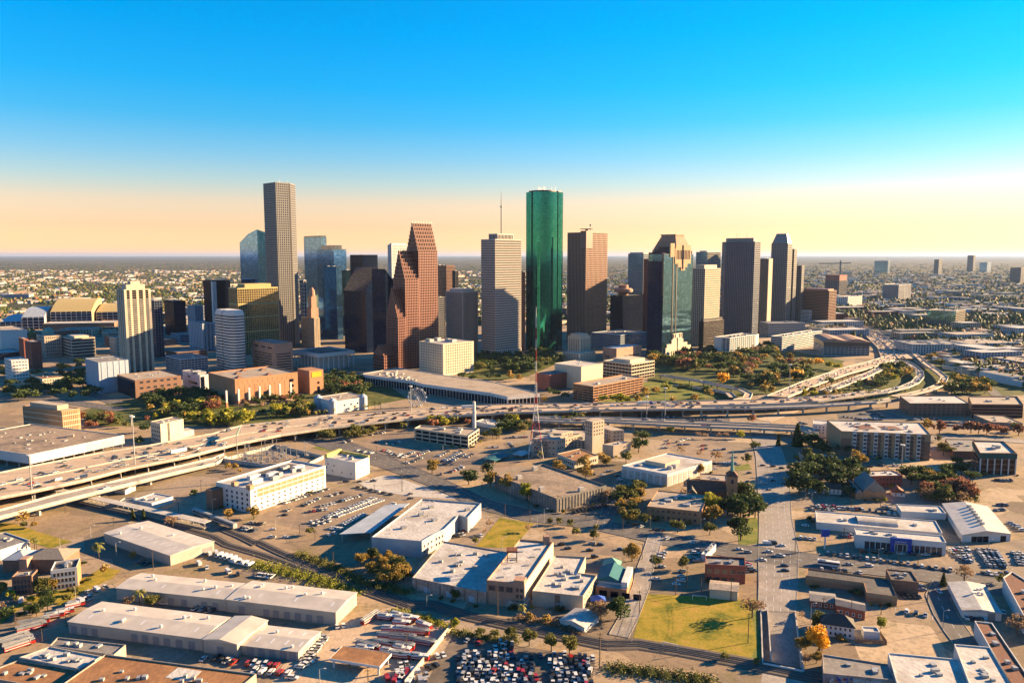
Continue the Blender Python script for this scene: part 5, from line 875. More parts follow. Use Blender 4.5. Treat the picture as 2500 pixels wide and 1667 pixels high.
# ------------------------------------------------------------------ downtown towers
OFFICES = [
 # key, label, wall, glass, floor, bay, pier, band, roof, kwargs
 ('onehouston', 'plain white office tower behind the red stepped tower', 'white_wall', 'glass_dark', 4.2, 4.2, 2.2, 2.2, {'penthouse': (.2, 5)}),
 ('striped', 'tower of brown and cream vertical stripes with a pale penthouse', 'travertine', 'glass_bronze', 60, 2.6, 1.1, 0, {'penthouse': (.15, 6)}),
 ('smallband', 'slim grey banded office squeezed beside the red stepped tower', 'granite_grey', 'glass_navy', 3.9, 30, .8, 1.7, {}),
 ('brownbox', 'brown glass tower behind the red stepped tower', 'granite_rose', 'glass_bronze', 3.9, 2.4, .5, 1.2, {}),
 ('blackslab', 'thin black slab tower behind the red stepped tower', 'granite_dark', 'glass_dark', 4, 6, .6, .8, {}),
 ('twoshell', 'brown tower half hidden between the white and green towers', 'granite_rose', 'glass_bronze', 3.9, 2.8, 1.1, 1.5, {}),
 ('tealgrid', 'pale gridded tower with a teal top behind the stepped crown tower', 'travertine', 'glass_teal', 4., 3., .55, .9, {'penthouse': (.1, 4)}),
 ('brownnarrow', 'narrow purple brown tower beside the pale gridded tower', 'granite_red', 'glass_bronze', 3.9, 2.4, 1.0, 1.4, {}),
 ('golden', 'cream and gold tower of square windows with a stepped top', 'cream_wall', 'glass_bronze', 4.4, 4., 1.7, 2., {'penthouse': (.18, 8)}),
 ('tealback', 'teal glass tower behind the cream and gold tower', 'travertine', 'glass_teal', 4., 3., .4, .8, {'penthouse': (.2, 4)}),
 ('smallglass', 'short dark glass block at the foot of the dark tower', 'granite_dark', 'glass_bronze', 3.6, 30, .5, 1.3, {'penthouse': (.25, 6)}),
 ('stripeplain', 'vertically striped slab with a plain beige side', 'beige_wall', 'glass_dark', 80, 2.6, 1., 0, {'blank': (0,)}),
 ('brownblock', 'broad brown office block with a tan crown band', 'granite_rose', 'glass_bronze', 3.9, 2.6, .35, 1.6, {'penthouse': (.12, 5), 'roofm': 'roof_tan'}),
 ('whitesmall', 'small white banded block beside the brown office block', 'white_wall', 'glass_window', 3.4, 20, .6, 2.2, {'name': 'office_block'}),
 ('dkbehind', 'dark blue gridded tower behind the cream balcony tower', 'granite_blue', 'glass_navy', 4.5, 4.5, .7, .7, {}),
 ('slatdark', 'dark narrow slab standing alone between parking blocks', 'granite_black', 'glass_navy', 3.9, 2.6, .9, 1.2, {}),
 ('bluemid', 'blue grey midrise with a plain side wall', 'blue_wall', 'glass_navy', 3.9, 3., 1., 1.9, {}),
 ('palemid', 'pale blue midrise beside the white ribbed octagonal tower', 'blue_wall', 'glass_navy', 3.9, 7., 4., 2., {}),
 ('darkwhite', 'dark tower with a white central shaft', 'granite_black', 'glass_dark', 3.9, 3., .4, 1.4, {'penthouse': (.1, 3)}),
 ('citigroup', 'blue banded glass tower with an antenna on its roof', 'glass_grey', 'glass_blue', 4.2, 60, .4, 1.6, {'penthouse': (.06, 4)}),
 ('blueglass1', 'mirror glass tower with a brown mechanical top', 'glass_grey', 'glass_blue', 4.1, 3., .2, .5, {'penthouse': (.22, 10)}),
 ('blueglass2', 'mirror glass tower stepped in front of another mirror tower', 'glass_grey', 'glass_blue', 4.1, 3., .2, .5, {}),
 ('tealmid', 'short teal glass tower beside the black sloped tower', 'glass_grey', 'glass_teal', 4.1, 3., .25, .5, {}),
 ('darkmid', 'dark brown tower of grouped windows behind the black sloped tower', 'granite_black', 'glass_navy', 4.2, 6., 1., 1.3, {}),
 ('esperson', 'old stone office with a tempietto on top', 'beige_wall', 'glass_dark', 3.8, 3., 1.5, 1.7, {}),
 ('bluenarrow', 'narrow blue white tower beside the tallest tower', 'white_wall', 'glass_navy', 8., 6., 1., 1.2, {}),
 ('r_green', 'lone greenish office slab on the hazy plain', 'blue_wall', 'glass_teal', 4, 6, .8, 1.2, {'units': 0}),
 ('r_slim', 'slim grey tower on the hazy plain', 'granite_grey', 'glass_navy', 4, 6, 1, 1.4, {'units': 0}),
 ('r_tall', 'tallest dark tower on the hazy plain', 'granite_grey', 'glass_navy', 4, 6, 1, 1.4, {'units': 0}),
 ('r_blue', 'squat blue glass block on the hazy plain', 'blue_wall', 'glass_blue', 4, 6, 1, 1.4, {'units': 0}),
 ('r_dark', 'broad dark blue block at the edge of the hazy plain', 'granite_grey', 'glass_navy', 4, 6, 1, 1.4, {'units': 0}),
 ('r_band', 'wide dark office of white floor bands on the plain', 'white_wall', 'glass_navy', 4.2, 60, 1, 1.3, {'units': 2}),
 ('r_band2', 'glass fronted midrise among low apartments beyond the freeway', 'beige_wall', 'glass_teal', 4.2, 5, .8, 1.1, {'units': 3}),
]
for row_ in OFFICES:
    k, lb, wm, gm, fl, by, pw, bh, kw = row_
    office(k, lb, wm, gm, fl, by, pw, bh, **kw)
def frac(P, su, sv):
    """point at su along edge 0 and sv along edge 3 from the front corner (0..1)"""
    c, r, b, l = [Vector(p) for p in P]
    return tuple(c + (r - c) * su + (l - c) * sv)
def sub(P, u0, u1, v0, v1): return [frac(P, u0, v0), frac(P, u1, v0), frac(P, u1, v1), frac(P, u0, v1)]
def masts_on(root, P, z, spec):
    for su, sv, hgt, r in spec:
        x, y = frac(P, su, sv); MB().cone(x, y, z - .2, z + hgt, r, r * .4, 6).build('antenna', 'steel', root)
# tallest tower: five sided, one corner cut
P, h = FOOT['jpm']; b = dist(P[0], P[1]); a = dist(P[0], P[3]); k = .54
foot = [P[0], frac(P, k, 0), frac(P, 1, (1 - k) * b / a), P[2], P[3]]
t = office(None, 'tallest grey five sided tower with square windows', 'granite_grey', 'glass_navy', 4.4, 4.1, 1.75, 2.1, foot=foot, z1=h, par=1.5, units=2, deep=.6)
masts_on(t, P, h, [(.3, .3, 9, .4), (.45, .6, 6, .4), (.2, .7, 5, .3), (.55, .2, 7, .3)])
w = MB()
e0, e1 = foot[0], foot[1]; L = dist(e0, e1)
w.wall(e0, e1, L - 3.2, L + .2, 0, h + .3, -.3, .25); w.wall(foot[4], e0, dist(foot[4], e0) - 3, dist(foot[4], e0) + .3, 0, h + .3, -.3, .25); w.build('corner_slot', 'granite_dark', t)
# slanted blue glass tower
P, h = FOOT['main609']; t = thing('glass_tower', P[0], 'blue glass tower with a slanted pointed top behind the tallest tower', 'office tower')
c, r, bk, l = P; mid = lerp2(l, c, .5)
mb = MB(); Z = {'l': 206, 'm': 224, 'c': 233, 'r': 224}
mb.quad((*l, 0), (*mid, 0), (*mid, Z['m']), (*l, Z['l'])); mb.quad((*mid, 0), (*c, 0), (*c, Z['c']), (*mid, Z['m']))
mb.quad((*c, 0), (*r, 0), (*r, Z['r']), (*c, Z['c'])); mb.quad((*r, 0), (*bk, 0), (*bk, Z['l']), (*r, Z['r'])); mb.quad((*bk, 0), (*l, 0), (*l, Z['l']), (*bk, Z['l']))
mb.quad((*l, Z['l']), (*mid, Z['m']), (*c, Z['c']), (*r, Z['r']), (*bk, Z['l'])); mb.build('glazing', 'glass_blue', t)
w = MB()
for i in range(1, 54):
    z = i * 4.1
    for p, q in ((l, mid), (mid, c), (c, r)):
        w.wall(p, q, 0, dist(p, q), z, z + .25, 0, .12) if z < 204 else None
w.build('mullions', 'glass_grey', t, kind='stuff')
# stepped red granite tower: three slabs with crow-step gables
P0, _ = FOOT['boa3']; c = Vector(P0[0]); uv = (Vector(P0[1]) - c).normalized(); vv = (Vector(P0[3]) - c).normalized(); A_ = dist(P0[0], P0[3])
def up(u_, v_): q = c + uv * u_ + vv * v_; return (q.x, q.y)
t = thing('gabled_tower', P0[0], 'red granite tower in three slabs with crow stepped gables', 'office tower')
for (u0, u1, ze, zr) in ((0, 15, 82.8, 127), (15, 42, 143, 186), (42, 80.6, 187, 230)):
    n = 7; foot = [up(u0, 0), up(u1, 0), up(u1, A_), up(u0, A_)]
    office(None, None, 'granite_red', 'glass_bronze', 4.2, 3.6, 1.45, 1.8, foot=foot, z1=ze, root=t, top=False, deep=.5)
    MB().prism(foot, ze - .4, ze).build('roof', 'granite_red', t)
    for s in range(n):
        ins = (s + 1) * (A_ / 2 - 1.6) / n; z0 = ze + s * (zr - ze) / n; z1 = ze + (s + 1) * (zr - ze) / n
        f = [up(u0, ins), up(u1, ins), up(u1, A_ - ins), up(u0, A_ - ins)]
        office(None, None, 'granite_red', 'glass_bronze', 4.2, 3.6, 1.45, 1.8, foot=f, z0=z0, z1=z1, root=t, top=False, deep=.4)
        MB().prism(f, z1 - .3, z1 + .25).build('roof', 'metal_blue' if s == n - 1 else 'granite_red', t)
    for uu in [u0 + (u1 - u0) * q / 7 for q in range(8)]:
        x, y = up(uu, A_ / 2 - 1.2); MB().cone(x, y, zr, zr + 4.5, .8, .05, 5).build('finial', 'granite_red', t)
P1 = [up(-22, 8), up(-.2, 8), up(-.2, A_ + 6), up(-22, A_ + 6)]
office(None, None, 'granite_red', 'glass_bronze', 5, 4, 1.6, 2.2, foot=P1, z1=24, root=t, top=False)
for s in range(5):
    i = 2 + s * 2.6; f = [up(-22, 8 + i), up(-.2, 8 + i), up(-.2, A_ + 6 - i), up(-22, A_ + 6 - i)]; MB().prism(f, 24 + s * 3, 27 + s * 3).build('gable_step', 'granite_red', t); 
# pair of black sloped towers
for k, lb, tops in (('pennA', 'black trapezoid tower with a roof sloping towards the white hall', (1, 0, 0, 1)), ('pennB', 'black trapezoid tower with a roof sloping towards the red granite tower', (0, 1, 1, 0))):
    P, h = FOOT[k]; t = thing('sloped_tower', P[0], lb, 'office tower'); hi = 157; lo = 113 if k == 'pennA' else 138
    if k == 'pennA': P = [P[0], frac(P, 1.5, 0), frac(P, 1.5, 1), P[3]]
    z = [lo if f else hi for f in tops]; mb = MB()
    for i in range(4): p, q = P[i], P[(i + 1) % 4]; mb.quad((*p, 0), (*q, 0), (*q, z[(i + 1) % 4]), (*p, z[i]))
    mb.build('glazing', 'glass_navy', t); MB().quad(*[(*P[i], z[i]) for i in range(4)]).build('sloped_roof', 'glass_navy', t)
    w = MB()
    for i in (0, 3):
        p, q = P[i], P[(i + 1) % 4]; L = dist(p, q)
        for j in range(int(lo / 4)): w.wall(p, q, 0, L, j * 4 + 2, j * 4 + 2.5, 0, .1)
        for j in range(int(L / 3) + 1): w.wall(p, q, min(j * 3, L - .3), min(j * 3, L - .3) + .3, 0, lo, 0, .14)
    w.build('mullions', 'granite_black', t, kind='stuff')
# white banded tower with mast
P, h = FOOT['oneshell']; t = office('oneshell', 'white travertine tower of thin floor bands with a rooftop mast', 'travertine', 'glass_bronze', 4.1, 2.3, .55, 1.75, par=1.5, units=0)
Q = sub(P, .18, .8, .18, .8); MB().prism(Q, h - .2, h + 11).build('penthouse', 'travertine', t)
w = MB()
for p, q in edges(Q):
    for j in range(int(dist(p, q) / 3.4)): w.wall(p, q, j * 3.4 + 1, j * 3.4 + 2.6, h + 2, h + 9, 0, .2)
w.build('louvre', 'glass_dark', t, kind='stuff')
x, y = frac(P, .5, .5); ms = MB(); ms.cone(x, y, h + 10, h + 60, 1.2, 1.0, 8).cone(x, y, h + 60, h + 84, .8, .3, 8).build('mast', 'steel', t); MB().cone(x, y, h + 57, h + 58.5, 2.4, 2.4, 8).build('mast_platform', 'steel', t)
w = MB()
for p, q in edges(P):
    L = dist(p, q)
    for j in range(int(L / 4.6)): w.wall(p, q, j * 4.6 + .2, j * 4.6 + 1.4, 0, 16, 0, 1.)
w.build('arcade', 'travertine', t, kind='stuff')
# green glass tower: rounded in plan
P, h = FOOT['wellsA']; c = Vector(P[0]); uv = (Vector(P[1]) - c).normalized(); vv = (Vector(P[3]) - c).normalized(); bu, av = dist(P[0], P[1]), dist(P[0], P[3])
pl = []
def arc(cu, cv, r, a0, a1, n):
    for i in range(n + 1): an = a0 + (a1 - a0) * i / n; pl.append((cu + r * math.cos(an), cv + r * math.sin(an)))
R1 = 26; arc(R1, R1, R1, math.pi, 1.5 * math.pi, 14)
pl += [(bu * .62, 0), (bu * .62, 2.4), (bu * .68, 2.4), (bu * .68, .6)]; arc(bu - 9, 9.6, 9, 1.5 * math.pi, 2 * math.pi, 6); pl += [(bu, av), (3, av), (3, av * .78), (0, av * .74), (0, av * .66), (2.4, av * .66), (2.4, av * .58), (0, av * .58)]
foot = [up(u_, v_) for u_, v_ in pl]
t = thing('green_glass_tower', P[0], 'green mirror glass tower with rounded corners', 'office tower')
MB().prism(foot, 0, h).build('glazing', 'glass_green', t)
w = MB(); Q = inset(foot, -.09)
for i in range(1, 73): w.prism(Q, i * 4.1 - .18, i * 4.1 + .1, True, True)
w.build('floor_lines', 'glass_navy', t, kind='stuff')
w = MB()
for p, q in edges(foot):
    L = dist(p, q)
    for j in range(max(1, round(L / 3.))): w.wall(p, q, j * 3., j * 3. + .16, 0, h, 0, .1)
w.build('mullions', 'glass_navy', t, kind='stuff')
MB().prism(inset(foot, 3.4), h, h + 3).build('penthouse', 'granite_dark', t)
for q in range(16): x, y = up(rnd.uniform(12, bu - 8), rnd.uniform(10, av - 6)); MB().cone(x, y, h + 2.8, h + rnd.uniform(6, 12), .5, .3, 5).build('antenna', 'steel', t)
# red-brown tower with helipad
P, h = FOOT['chevtower']; t = office('chevtower', 'rose granite tower of square windows with a helipad', 'granite_rose', 'glass_bronze', 4.4, 4., 1.7, 1.8, units=1)
w = MB(); x, y = frac(P, .45, .5); w.cone(x, y, h + 8, h + 9, 14, 14, 18); w.box(x, y, h, h + 8, 5, 5); w.build('helipad', 'granite_dark', t); x, y = frac(P, .8, .7); MB().cone(x, y, h, h + 18, .8, .6, 6).cone(x, y, h + 16, h + 19, 2.2, 2.2, 8).build('antenna', 'steel', t)
Q = sub(P, .0, .28, .0, .28); MB().prism(inset(Q, -.5), h * .86, h + 4).build('corner_block', 'granite_red', t)
# hotel with a round revolving top
t = office('hyatt', 'dark flat hotel block with a round copper restaurant on top', 'granite_black', 'glass_navy', 3.3, 4, 1.4, 1.2, units=0)
P, h = FOOT['hyatt']; x, y = frac(P, .2, .35); mb = MB(); mb.cone(x, y, h - 1, h + 14, 11, 11, 20); mb.build('shaft', 'brick_brown', t); MB().cone(x, y, h + 8, h + 10, 19, 21, 24).cone(x, y, h + 10, h + 15, 21, 21, 24).cone(x, y, h + 15, h + 17, 19, 17, 24).build('restaurant', 'brick_pink', t); MB().cone(x, y, h + 17, h + 24, 11, 11, 18).build('cap', 'brick_pink', t)
# tower with stepped granite crown
P, h = FOOT['heritage']; h = 181.
t = office(None, 'dark and teal glass tower with a stepped granite crown', 'glass_grey', 'glass_teal', 3.9, 90, .5, 1.5, foot=P, z1=h, name='crowned_tower', units=0, top=False)
L0, L3 = dist(P[0], P[1]), dist(P[3], P[0])
MB().wall(P[3], P[0], -.05, L3 - 3, .5, h - 12, 0, .3).build('dark_flank', 'glass_navy', t)
w = MB(); w.wall(P[0], P[1], L0 * .3, L0 * .33, 42, h - 6, 0, .5); w.wall(P[0], P[1], L0 * .42, L0 * .45, 42, h - 16, 0, .5); w.build('slot', 'granite_dark', t)
Q = sub(P, .44, .97, .02, 1.65); MB().prism(Q, 0, h + 5).build('rear_tower', 'glass_navy', t); w = MB()
for k in range(46): w.prism(inset(Q, -.12), k * 4, k * 4 + .7, True, True)
w.build('rear_bands', 'glass_grey', t, kind='stuff'); MB().prism(P, h - .3, h + .3).build('shoulder_roof', 'granite_grey', t)
for k, (u0, u1, dz) in enumerate(((.0, .2, 0), (.2, .32, 5), (.32, .44, 10))): MB().prism(sub(P, u0, u1 - .002, .0 if k else .1, 1.), h, h + 3 + dz).build('shoulder_step', 'glass_navy', t)
for s in range(9): MB().prism(inset(Q, .2 + 1.4 * s), h + 4.5 + s * 3.2, h + 5 + (s + 1) * 3.2 - .2).build('crown_step', 'brick_pink', t)
MB().prism(inset(Q, 10.6), h + 33, h + 35.5).build('cornice', 'brick_pink', t)
w = MB()
for j, (f0, f1, za, zb) in enumerate(((.2, .34, 176, 200), (.36, .9, 164, 192), (.38, .88, 191.8, 197), (.46, .78, 158, 165), (.56, .7, 152, 159))): w.wall(P[0], P[1], L0 * f0, L0 * f1, za, zb, -2, .9 + .08 * j)
w.build('temple_front', 'tan_wall', t)
w = MB()
for f in (.42, .47, .52, .565, .655, .7, .75, .8, .85): w.wall(P[0], P[1], L0 * f - .9, L0 * f + .9, 172, 188, .5, 1.3)
w.wall(P[0], P[1], L0 * .59, L0 * .64, 154, 197, .5, 1.4); w.build('crown_window', 'glass_dark', t)
w = MB()
for j, (f0, f1, zb) in enumerate(((.1, .97, 16), (.14, .84, 22), (.3, .7, 29), (.34, .66, 40))): w.wall(P[0], P[1], L0 * f0, L0 * f1, 0, zb, -1, 1.6 - .1 * j)
w.build('portal', 'cream_wall', t)
w = MB()
for f in (.36, .42, .56, .62): w.wall(P[0], P[1], L0 * f - .8, L0 * f + .8, 32, 39, 1., 1.75)
for f in (.3, .36, .42, .52, .58, .66): w.wall(P[0], P[1], L0 * f - 1, L0 * f + 1, 0, 9, 1., 1.8)
w.wall(P[0], P[1], L0 * .48, L0 * .505, 8, 32, 1., 1.78); w.build('portal_window', 'glass_dark', t)
# big dark tower with bevelled corners
P, h = FOOT['darktower']; foot = [P[0], P[1], P[2], frac(P, .35, 1), frac(P, 0, .84)]
t = office(None, 'dark broad tower with sunlit angled sides', 'granite_blue', 'glass_navy', 4.6, 4.2, 1.5, 1.9, foot=foot, z1=h, units=0)
MB().prism(inset(foot, 7), h - .2, h + 9).build('penthouse', 'granite_grey', t); masts_on(t, P, h + 8, [(.4, .3, 14, .4), (.5, .6, 16, .4), (.3, .5, 9, .3)])
# pyramid topped tower with two lower shoulders
P, h = FOOT['pyramid']; t = office('pyramid', 'grey tower with a chopped pyramid top and two lower shoulders', 'granite_grey', 'glass_navy', 4.6, 4.2, 1.6, 1.9, units=0, top=False, name='pyramid_tower')
MB().prism(inset(P, 1), h - .2, h + 24, True, False, inset(P, min(dist(P[0], P[1]), dist(P[0], P[3])) * .36)).build('pyramid_roof', 'granite_grey', t)
for k in ('pyrmid', 'pyrlow'): office(k, None, 'granite_grey', 'glass_navy', 4.6, 4.2, 1.6, 1.9, root=t, units=0)
# octagonal ribbed white tower
P, h = FOOT['octwhite']
f = [frac(P, .0, .16), frac(P, .25, 0), frac(P, .8, 0), frac(P, 1, .12), frac(P, 1, 1), frac(P, 0, 1), frac(P, 0, .6), frac(P, .12, .58), frac(P, .12, .54), frac(P, 0, .52)]
t = office(None, 'white octagonal tower of thin dark window ribbons', 'white_wall', 'glass_dark', 4.4, 90, .0, 3.1, foot=f, z1=h - 4, units=0, top=False, name='ribbed_tower')
MB().prism(f, h - 4, h + 3, True, False, inset(f, 2.5)).build('sloping_roof', 'white_wall', t)
# balcony tower
P, h = FOOT['hotelcream']; t = office('hotelcream', 'cream apartment tower with dark balcony columns', 'cream_wall', 'glass_dark', 3.3, 9.4, 4.0, .4, units=0, deep=1.6, name='apartment_tower', cat='apartment tower')
MB().prism(sub(P, .15, .85, .2, .8), h - .2, h + 8).build('penthouse', 'cream_wall', t); MB().prism(sub(P, .35, .7, .3, .7), h + 8, h + 13).build('penthouse', 'cream_wall', t)
w = MB()
for p, q in (edges(P)[0], edges(P)[3]):
    L = dist(p, q); nb = max(1, round(L / 9.4)); s_ = L / nb
    for fl in range(2, int(h / 3.3) - 3):
        for j in range(nb): w.wall(p, q, j * s_ + 2.3, (j + 1) * s_ - 2.3, fl * 3.3, fl * 3.3 + .55, .0, .7)
w.build('balcony', 'white_wall', t, kind='stuff')
# gold gridded glass tower
P, h = FOOT['calpine']; t = office('calpine', 'gold framed glass tower with a yellow parapet', 'gold_wall', 'glass_gold', 4.2, 4.4, .75, .8, units=0, par=2.5)
MB().prism(sub(P, .2, .85, .1, .9), h - .2, h + 9).build('penthouse', 'gold_wall', t); w = MB()
for p, q in (edges(P)[0], edges(P)[3]):
    for z in (h - 28, h - 52, h - 78): w.wall(p, q, 0, dist(p, q), z, z + 2.6, 0, .5)
w.build('belt_course', 'gold_wall', t)
# ------------------------------------------------------------------ lower downtown buildings
def punched(key, label, wall, roofm, cols, rows, w, h_, name='building', cat='building', frame=None, units=3, faces=None, z0=2.4, zt=1.6, P=None, h=None, **kw):
    """block with separate windows on the walls that face the viewer; cols per metre"""
    root, P, h = block(key, label, wall, roofm, name, cat, units=units, P=P, h=h, **kw)
    for i in (faces if faces is not None else front_edges(P)):
        a, b = edges(P)[i]; n = max(1, round(dist(a, b) * cols)); windows(root, a, b, n, rows, z0, h - zt - h_, w, h_, frame=frame or wall)
    return root, P, h
punched('cream_hotel', 'cream cube of small square windows in front of the red granite tower', 'cream_wall', 'roof_white', .2, 11, 1.9, 1.9, name='cube_building', z0=4, units=4, usz=(5, 12), uh=(3, 5))
punched('brick1', 'slim brick slab beside a taller brick tower', 'brick_red', 'roof_grey', .3, 10, 1.2, 1.6); punched('brick2', 'purple brick tower with dark windows', 'brick_red', 'roof_grey', .3, 11, 1.2, 1.6)
punched('bluewhite', 'small white office with blue shaded windows', 'white_wall', 'roof_white', .22, 6, 2.6, 1.6); punched('cream3', 'low cream building with a red tiled roof terrace', 'cream_wall', 'roof_rust', .25, 3, 1.6, 1.8, z0=1.4)
punched('courthouse', 'old stone courthouse with a small dome', 'beige_wall', 'roof_grey', .25, 6, 1.6, 3); P, h = FOOT['courthouse']; x, y = centre(P)
MB().cone(x, y, h, h + 7, 9, 9, 16).cone(x, y, h + 7, h + 11, 9, 6.5, 16).cone(x, y, h + 11, h + 14, 6.5, 1, 16).build('dome', 'copper_green', bpy.data.objects['building.004'] if 'building.004' in bpy.data.objects else None)
office('bandbeige', 'beige office block of five dark window bands', 'cream_wall', 'glass_dark', 5.2, 60, .8, 3.2, name='office_block', cat='office block', penthouse=(.2, 4), roofm='roof_tan')
office('garagefar', 'blue shaded parking garage below the cream balcony tower', 'blue_wall', 'glass_dark', 3.4, 5, .5, 1.3, name='parking_garage', cat='garage', units=2); office('garageblue', 'blue grey parking garage behind the old city hall', 'blue_wall', 'glass_dark', 4., 60, .6, 2., name='parking_garage', cat='garage', units=3)
office('garagew1', 'white slatted garage below the pyramid topped tower', 'white_wall', 'glass_dark', 4.2, 60, .6, 2.3, name='parking_garage', cat='garage', units=3); office('garagew2', 'long white parking garage with cars on its roof', 'white_wall', 'glass_dark', 3.6, 60, .6, 1.9, name='parking_garage', cat='garage', units=8)
office('crowne', 'white hotel with stacked window slots in front of the dark tower', 'white_wall', 'glass_dark', 3.7, 7.5, 1.5, 1.6, name='hotel', cat='hotel', units=4)
P, h = FOOT['crowne']; t = bpy.data.objects['hotel']; w = MB(); w.wall(P[3], P[0], 0, dist(P[3], P[0]) * .45, 0, h + 1, -.2, .35); w.wall(P[0], P[1], dist(P[0], P[1]) * .88, dist(P[0], P[1]), 0, h + 1, -.2, .35); w.build('blank_wall', 'white_wall', t)
r, P, h = block('whiteblank', 'large blank white block beside the slim brick slab', 'white_wall', 'roof_tan'); r, P, h = block('blankblue', 'windowless pale block at the foot of the cream balcony tower', 'blue_wall', 'roof_grey'); w = MB()
for i in (0, 3):
    p, q = edges(P)[i]
    for j in range(5): s_ = dist(p, q) * (j + .5) / 5; w.wall(p, q, s_ - .4, s_ + .4, 0, h + .4, 0, .35)
w.build('pilaster', 'blue_wall', r)
r, P, h = punched('brownlow', 'long low brown office with scattered white windows', 'brick_brown', 'roof_tan', .1, 3, 4.2, 2.6, units=6, faces=[0], z0=4); MB().wall(P[3], P[0], 1, dist(P[3], P[0]) - 1, .3, h - 2, 0, .3).build('curtain_wall', 'glass_dark', r)
r, P, h = block('whitemod', 'white modern block with cut out openings beside the orange theatre', 'white_wall', 'roof_grey', units=2, usz=(6, 14), uh=(3, 6)); p, q = edges(P)[3]; L = dist(p, q); w = MB(); w.wall(p, q, L * .35, L * .85, h * .35, h * .5, 0, .25); w.wall(p, q, L * .3, L * .45, h * .7, h * .82, 0, .25); w.wall(P[0], P[1], 1, 6, 1, h - 2, 0, .25); w.build('curtain_wall', 'glass_dark', r)
r, P, h = block('pinkbrick', 'pink brick block with window slots above the orange theatre', 'brick_pink', 'roof_grey', units=8)
for i, n in ((0, 10), (3, 9)):
    p, q = edges(P)[i]; L = dist(p, q)
    for j in range(7): MB().wall(p, q, L * .12, L * .88, 5 + j * 4, 6.4 + j * 4, 0, .2).build('window_slot', 'glass_dark', r)
for j in range(3): MB().wall(P[3], P[0], dist(P[3], P[0]) * (.12 + .3 * j), dist(P[3], P[0]) * (.3 + .3 * j), 38, 40, 0, .2).build('window_slot', 'glass_dark', r)
# theatre of orange brick with banner wing and lattice pylons
r, P, h = block('wortham', 'large orange brick theatre beside the freeway park', 'brick_orange', 'roof_tan', name='theatre', cat='theatre', units=0, par=1.4); P2, h2 = FOOT['wortham2']
MB().prism(P2, 0, h2).build('wing', 'brick_orange', r); L0 = dist(P[0], P[1]); w = MB()
for j in range(11): w.wall(P[0], P[1], L0 * (.06 + .08 * j), L0 * (.06 + .08 * j) + .35, 4, h - 7, 0, .12)
w.build('joint', 'brick_brown', r, kind='stuff')
for j in range(12):
    for zq in (h - 2.6, h - 5): MB().wall(P[0], P[1], L0 * (.04 + .078 * j) - .5, L0 * (.04 + .078 * j) + .5, zq - .5, zq + .5, 0, .2).build('medallion', 'brick_brown', r)
for j in range(3): MB().wall(P[0], P[1], L0 * .86, L0 * .93, 5 + j * 7, 8.5 + j * 7, 0, .3).build('opening', 'glass_dark', r)
MB().wall(P[0], P[1], L0 * .44, L0 * .5, 0, 11, 0, .4).build('opening', 'glass_dark', r)
p, q = P2[0], P2[1]; L = dist(p, q); MB().wall(p, q, L * .15, L * .85, h2 - 9, h2 - 2, 0, .4).build('banner', 'yellow_banner', r); MB().wall(p, q, L * .55, L * .72, 0, 9, 0, .3).build('doorway', 'glass_dark', r); w = MB(); s_ = L * .63; ww = [(s_ + 1.6 * math.cos(k * .524), 14 + 1.6 * math.sin(k * .524)) for k in range(12)]
a_ = Vector(p); e = (Vector(q) - a_).normalized(); n = Vector((e.y, -e.x)); w.quad(*[(*(a_ + e * s + n * .3), z) for s, z in ww]); w.build('round_window', 'glass_dark', r)
for k in range(5):
    su, sv = (.15, .6, .3, .75, .5)[k], (.2, .15, .6, .7, .85)[k]; x, y = frac(P, su, sv); MB().prism([(x - 7, y), (x, y - 7), (x + 7, y), (x, y + 7)], h - .1, h + 3, True, False, [(x - .5, y), (x, y - .5), (x + .5, y), (x, y + .5)]).build('skylight', 'brick_brown', r)
for i, f in enumerate((-.2, -.02, .14, .3, .46, .62, .8)):
    x, y = frac(P, f, -.16); t = thing('lattice_pylon', (x, y), 'square lattice pylon on a brick base in front of the orange theatre', 'pylon', 'lattice pylons along the orange theatre'); MB().box(x, y, 0, 6, 2.4, 2.4, .79).build('base', 'brick_orange', t); w = MB()
    for q in range(9): w.box(x, y, 6 + q * 1.6, 7.1 + q * 1.6, 2.1, 2.1, .79)
    w.box(x, y, 6, 20.4, 1.5, 1.5, .79); w.build('lattice', 'white_paint', t)
# white colonnaded hall
P, h = FOOT['jones']; t = thing('concert_hall', P[0], 'white concert hall with a tall colonnade under a flat roof', 'concert hall'); MB().prism(inset(P, 9), 0, h - 5).build('wall', 'travertine', t); MB().prism(P, h - 5, h - .5, True, True).build('roof_slab', 'white_wall', t); flat_roof(t, P, h, 'roof_grey', 'white_wall', 1.)
MB().prism(inset(P, 16), h, h + 1.2).build('roof_well', 'roof_dark', t)
for p, q in edges(P):
    L = dist(p, q)
    for j in range(8): MB().wall(p, q, .8 + (L - 3) * j / 7, 2.2 + (L - 3) * j / 7, 0, h - 5, -2.2, -.8).build('column', 'white_wall', t)
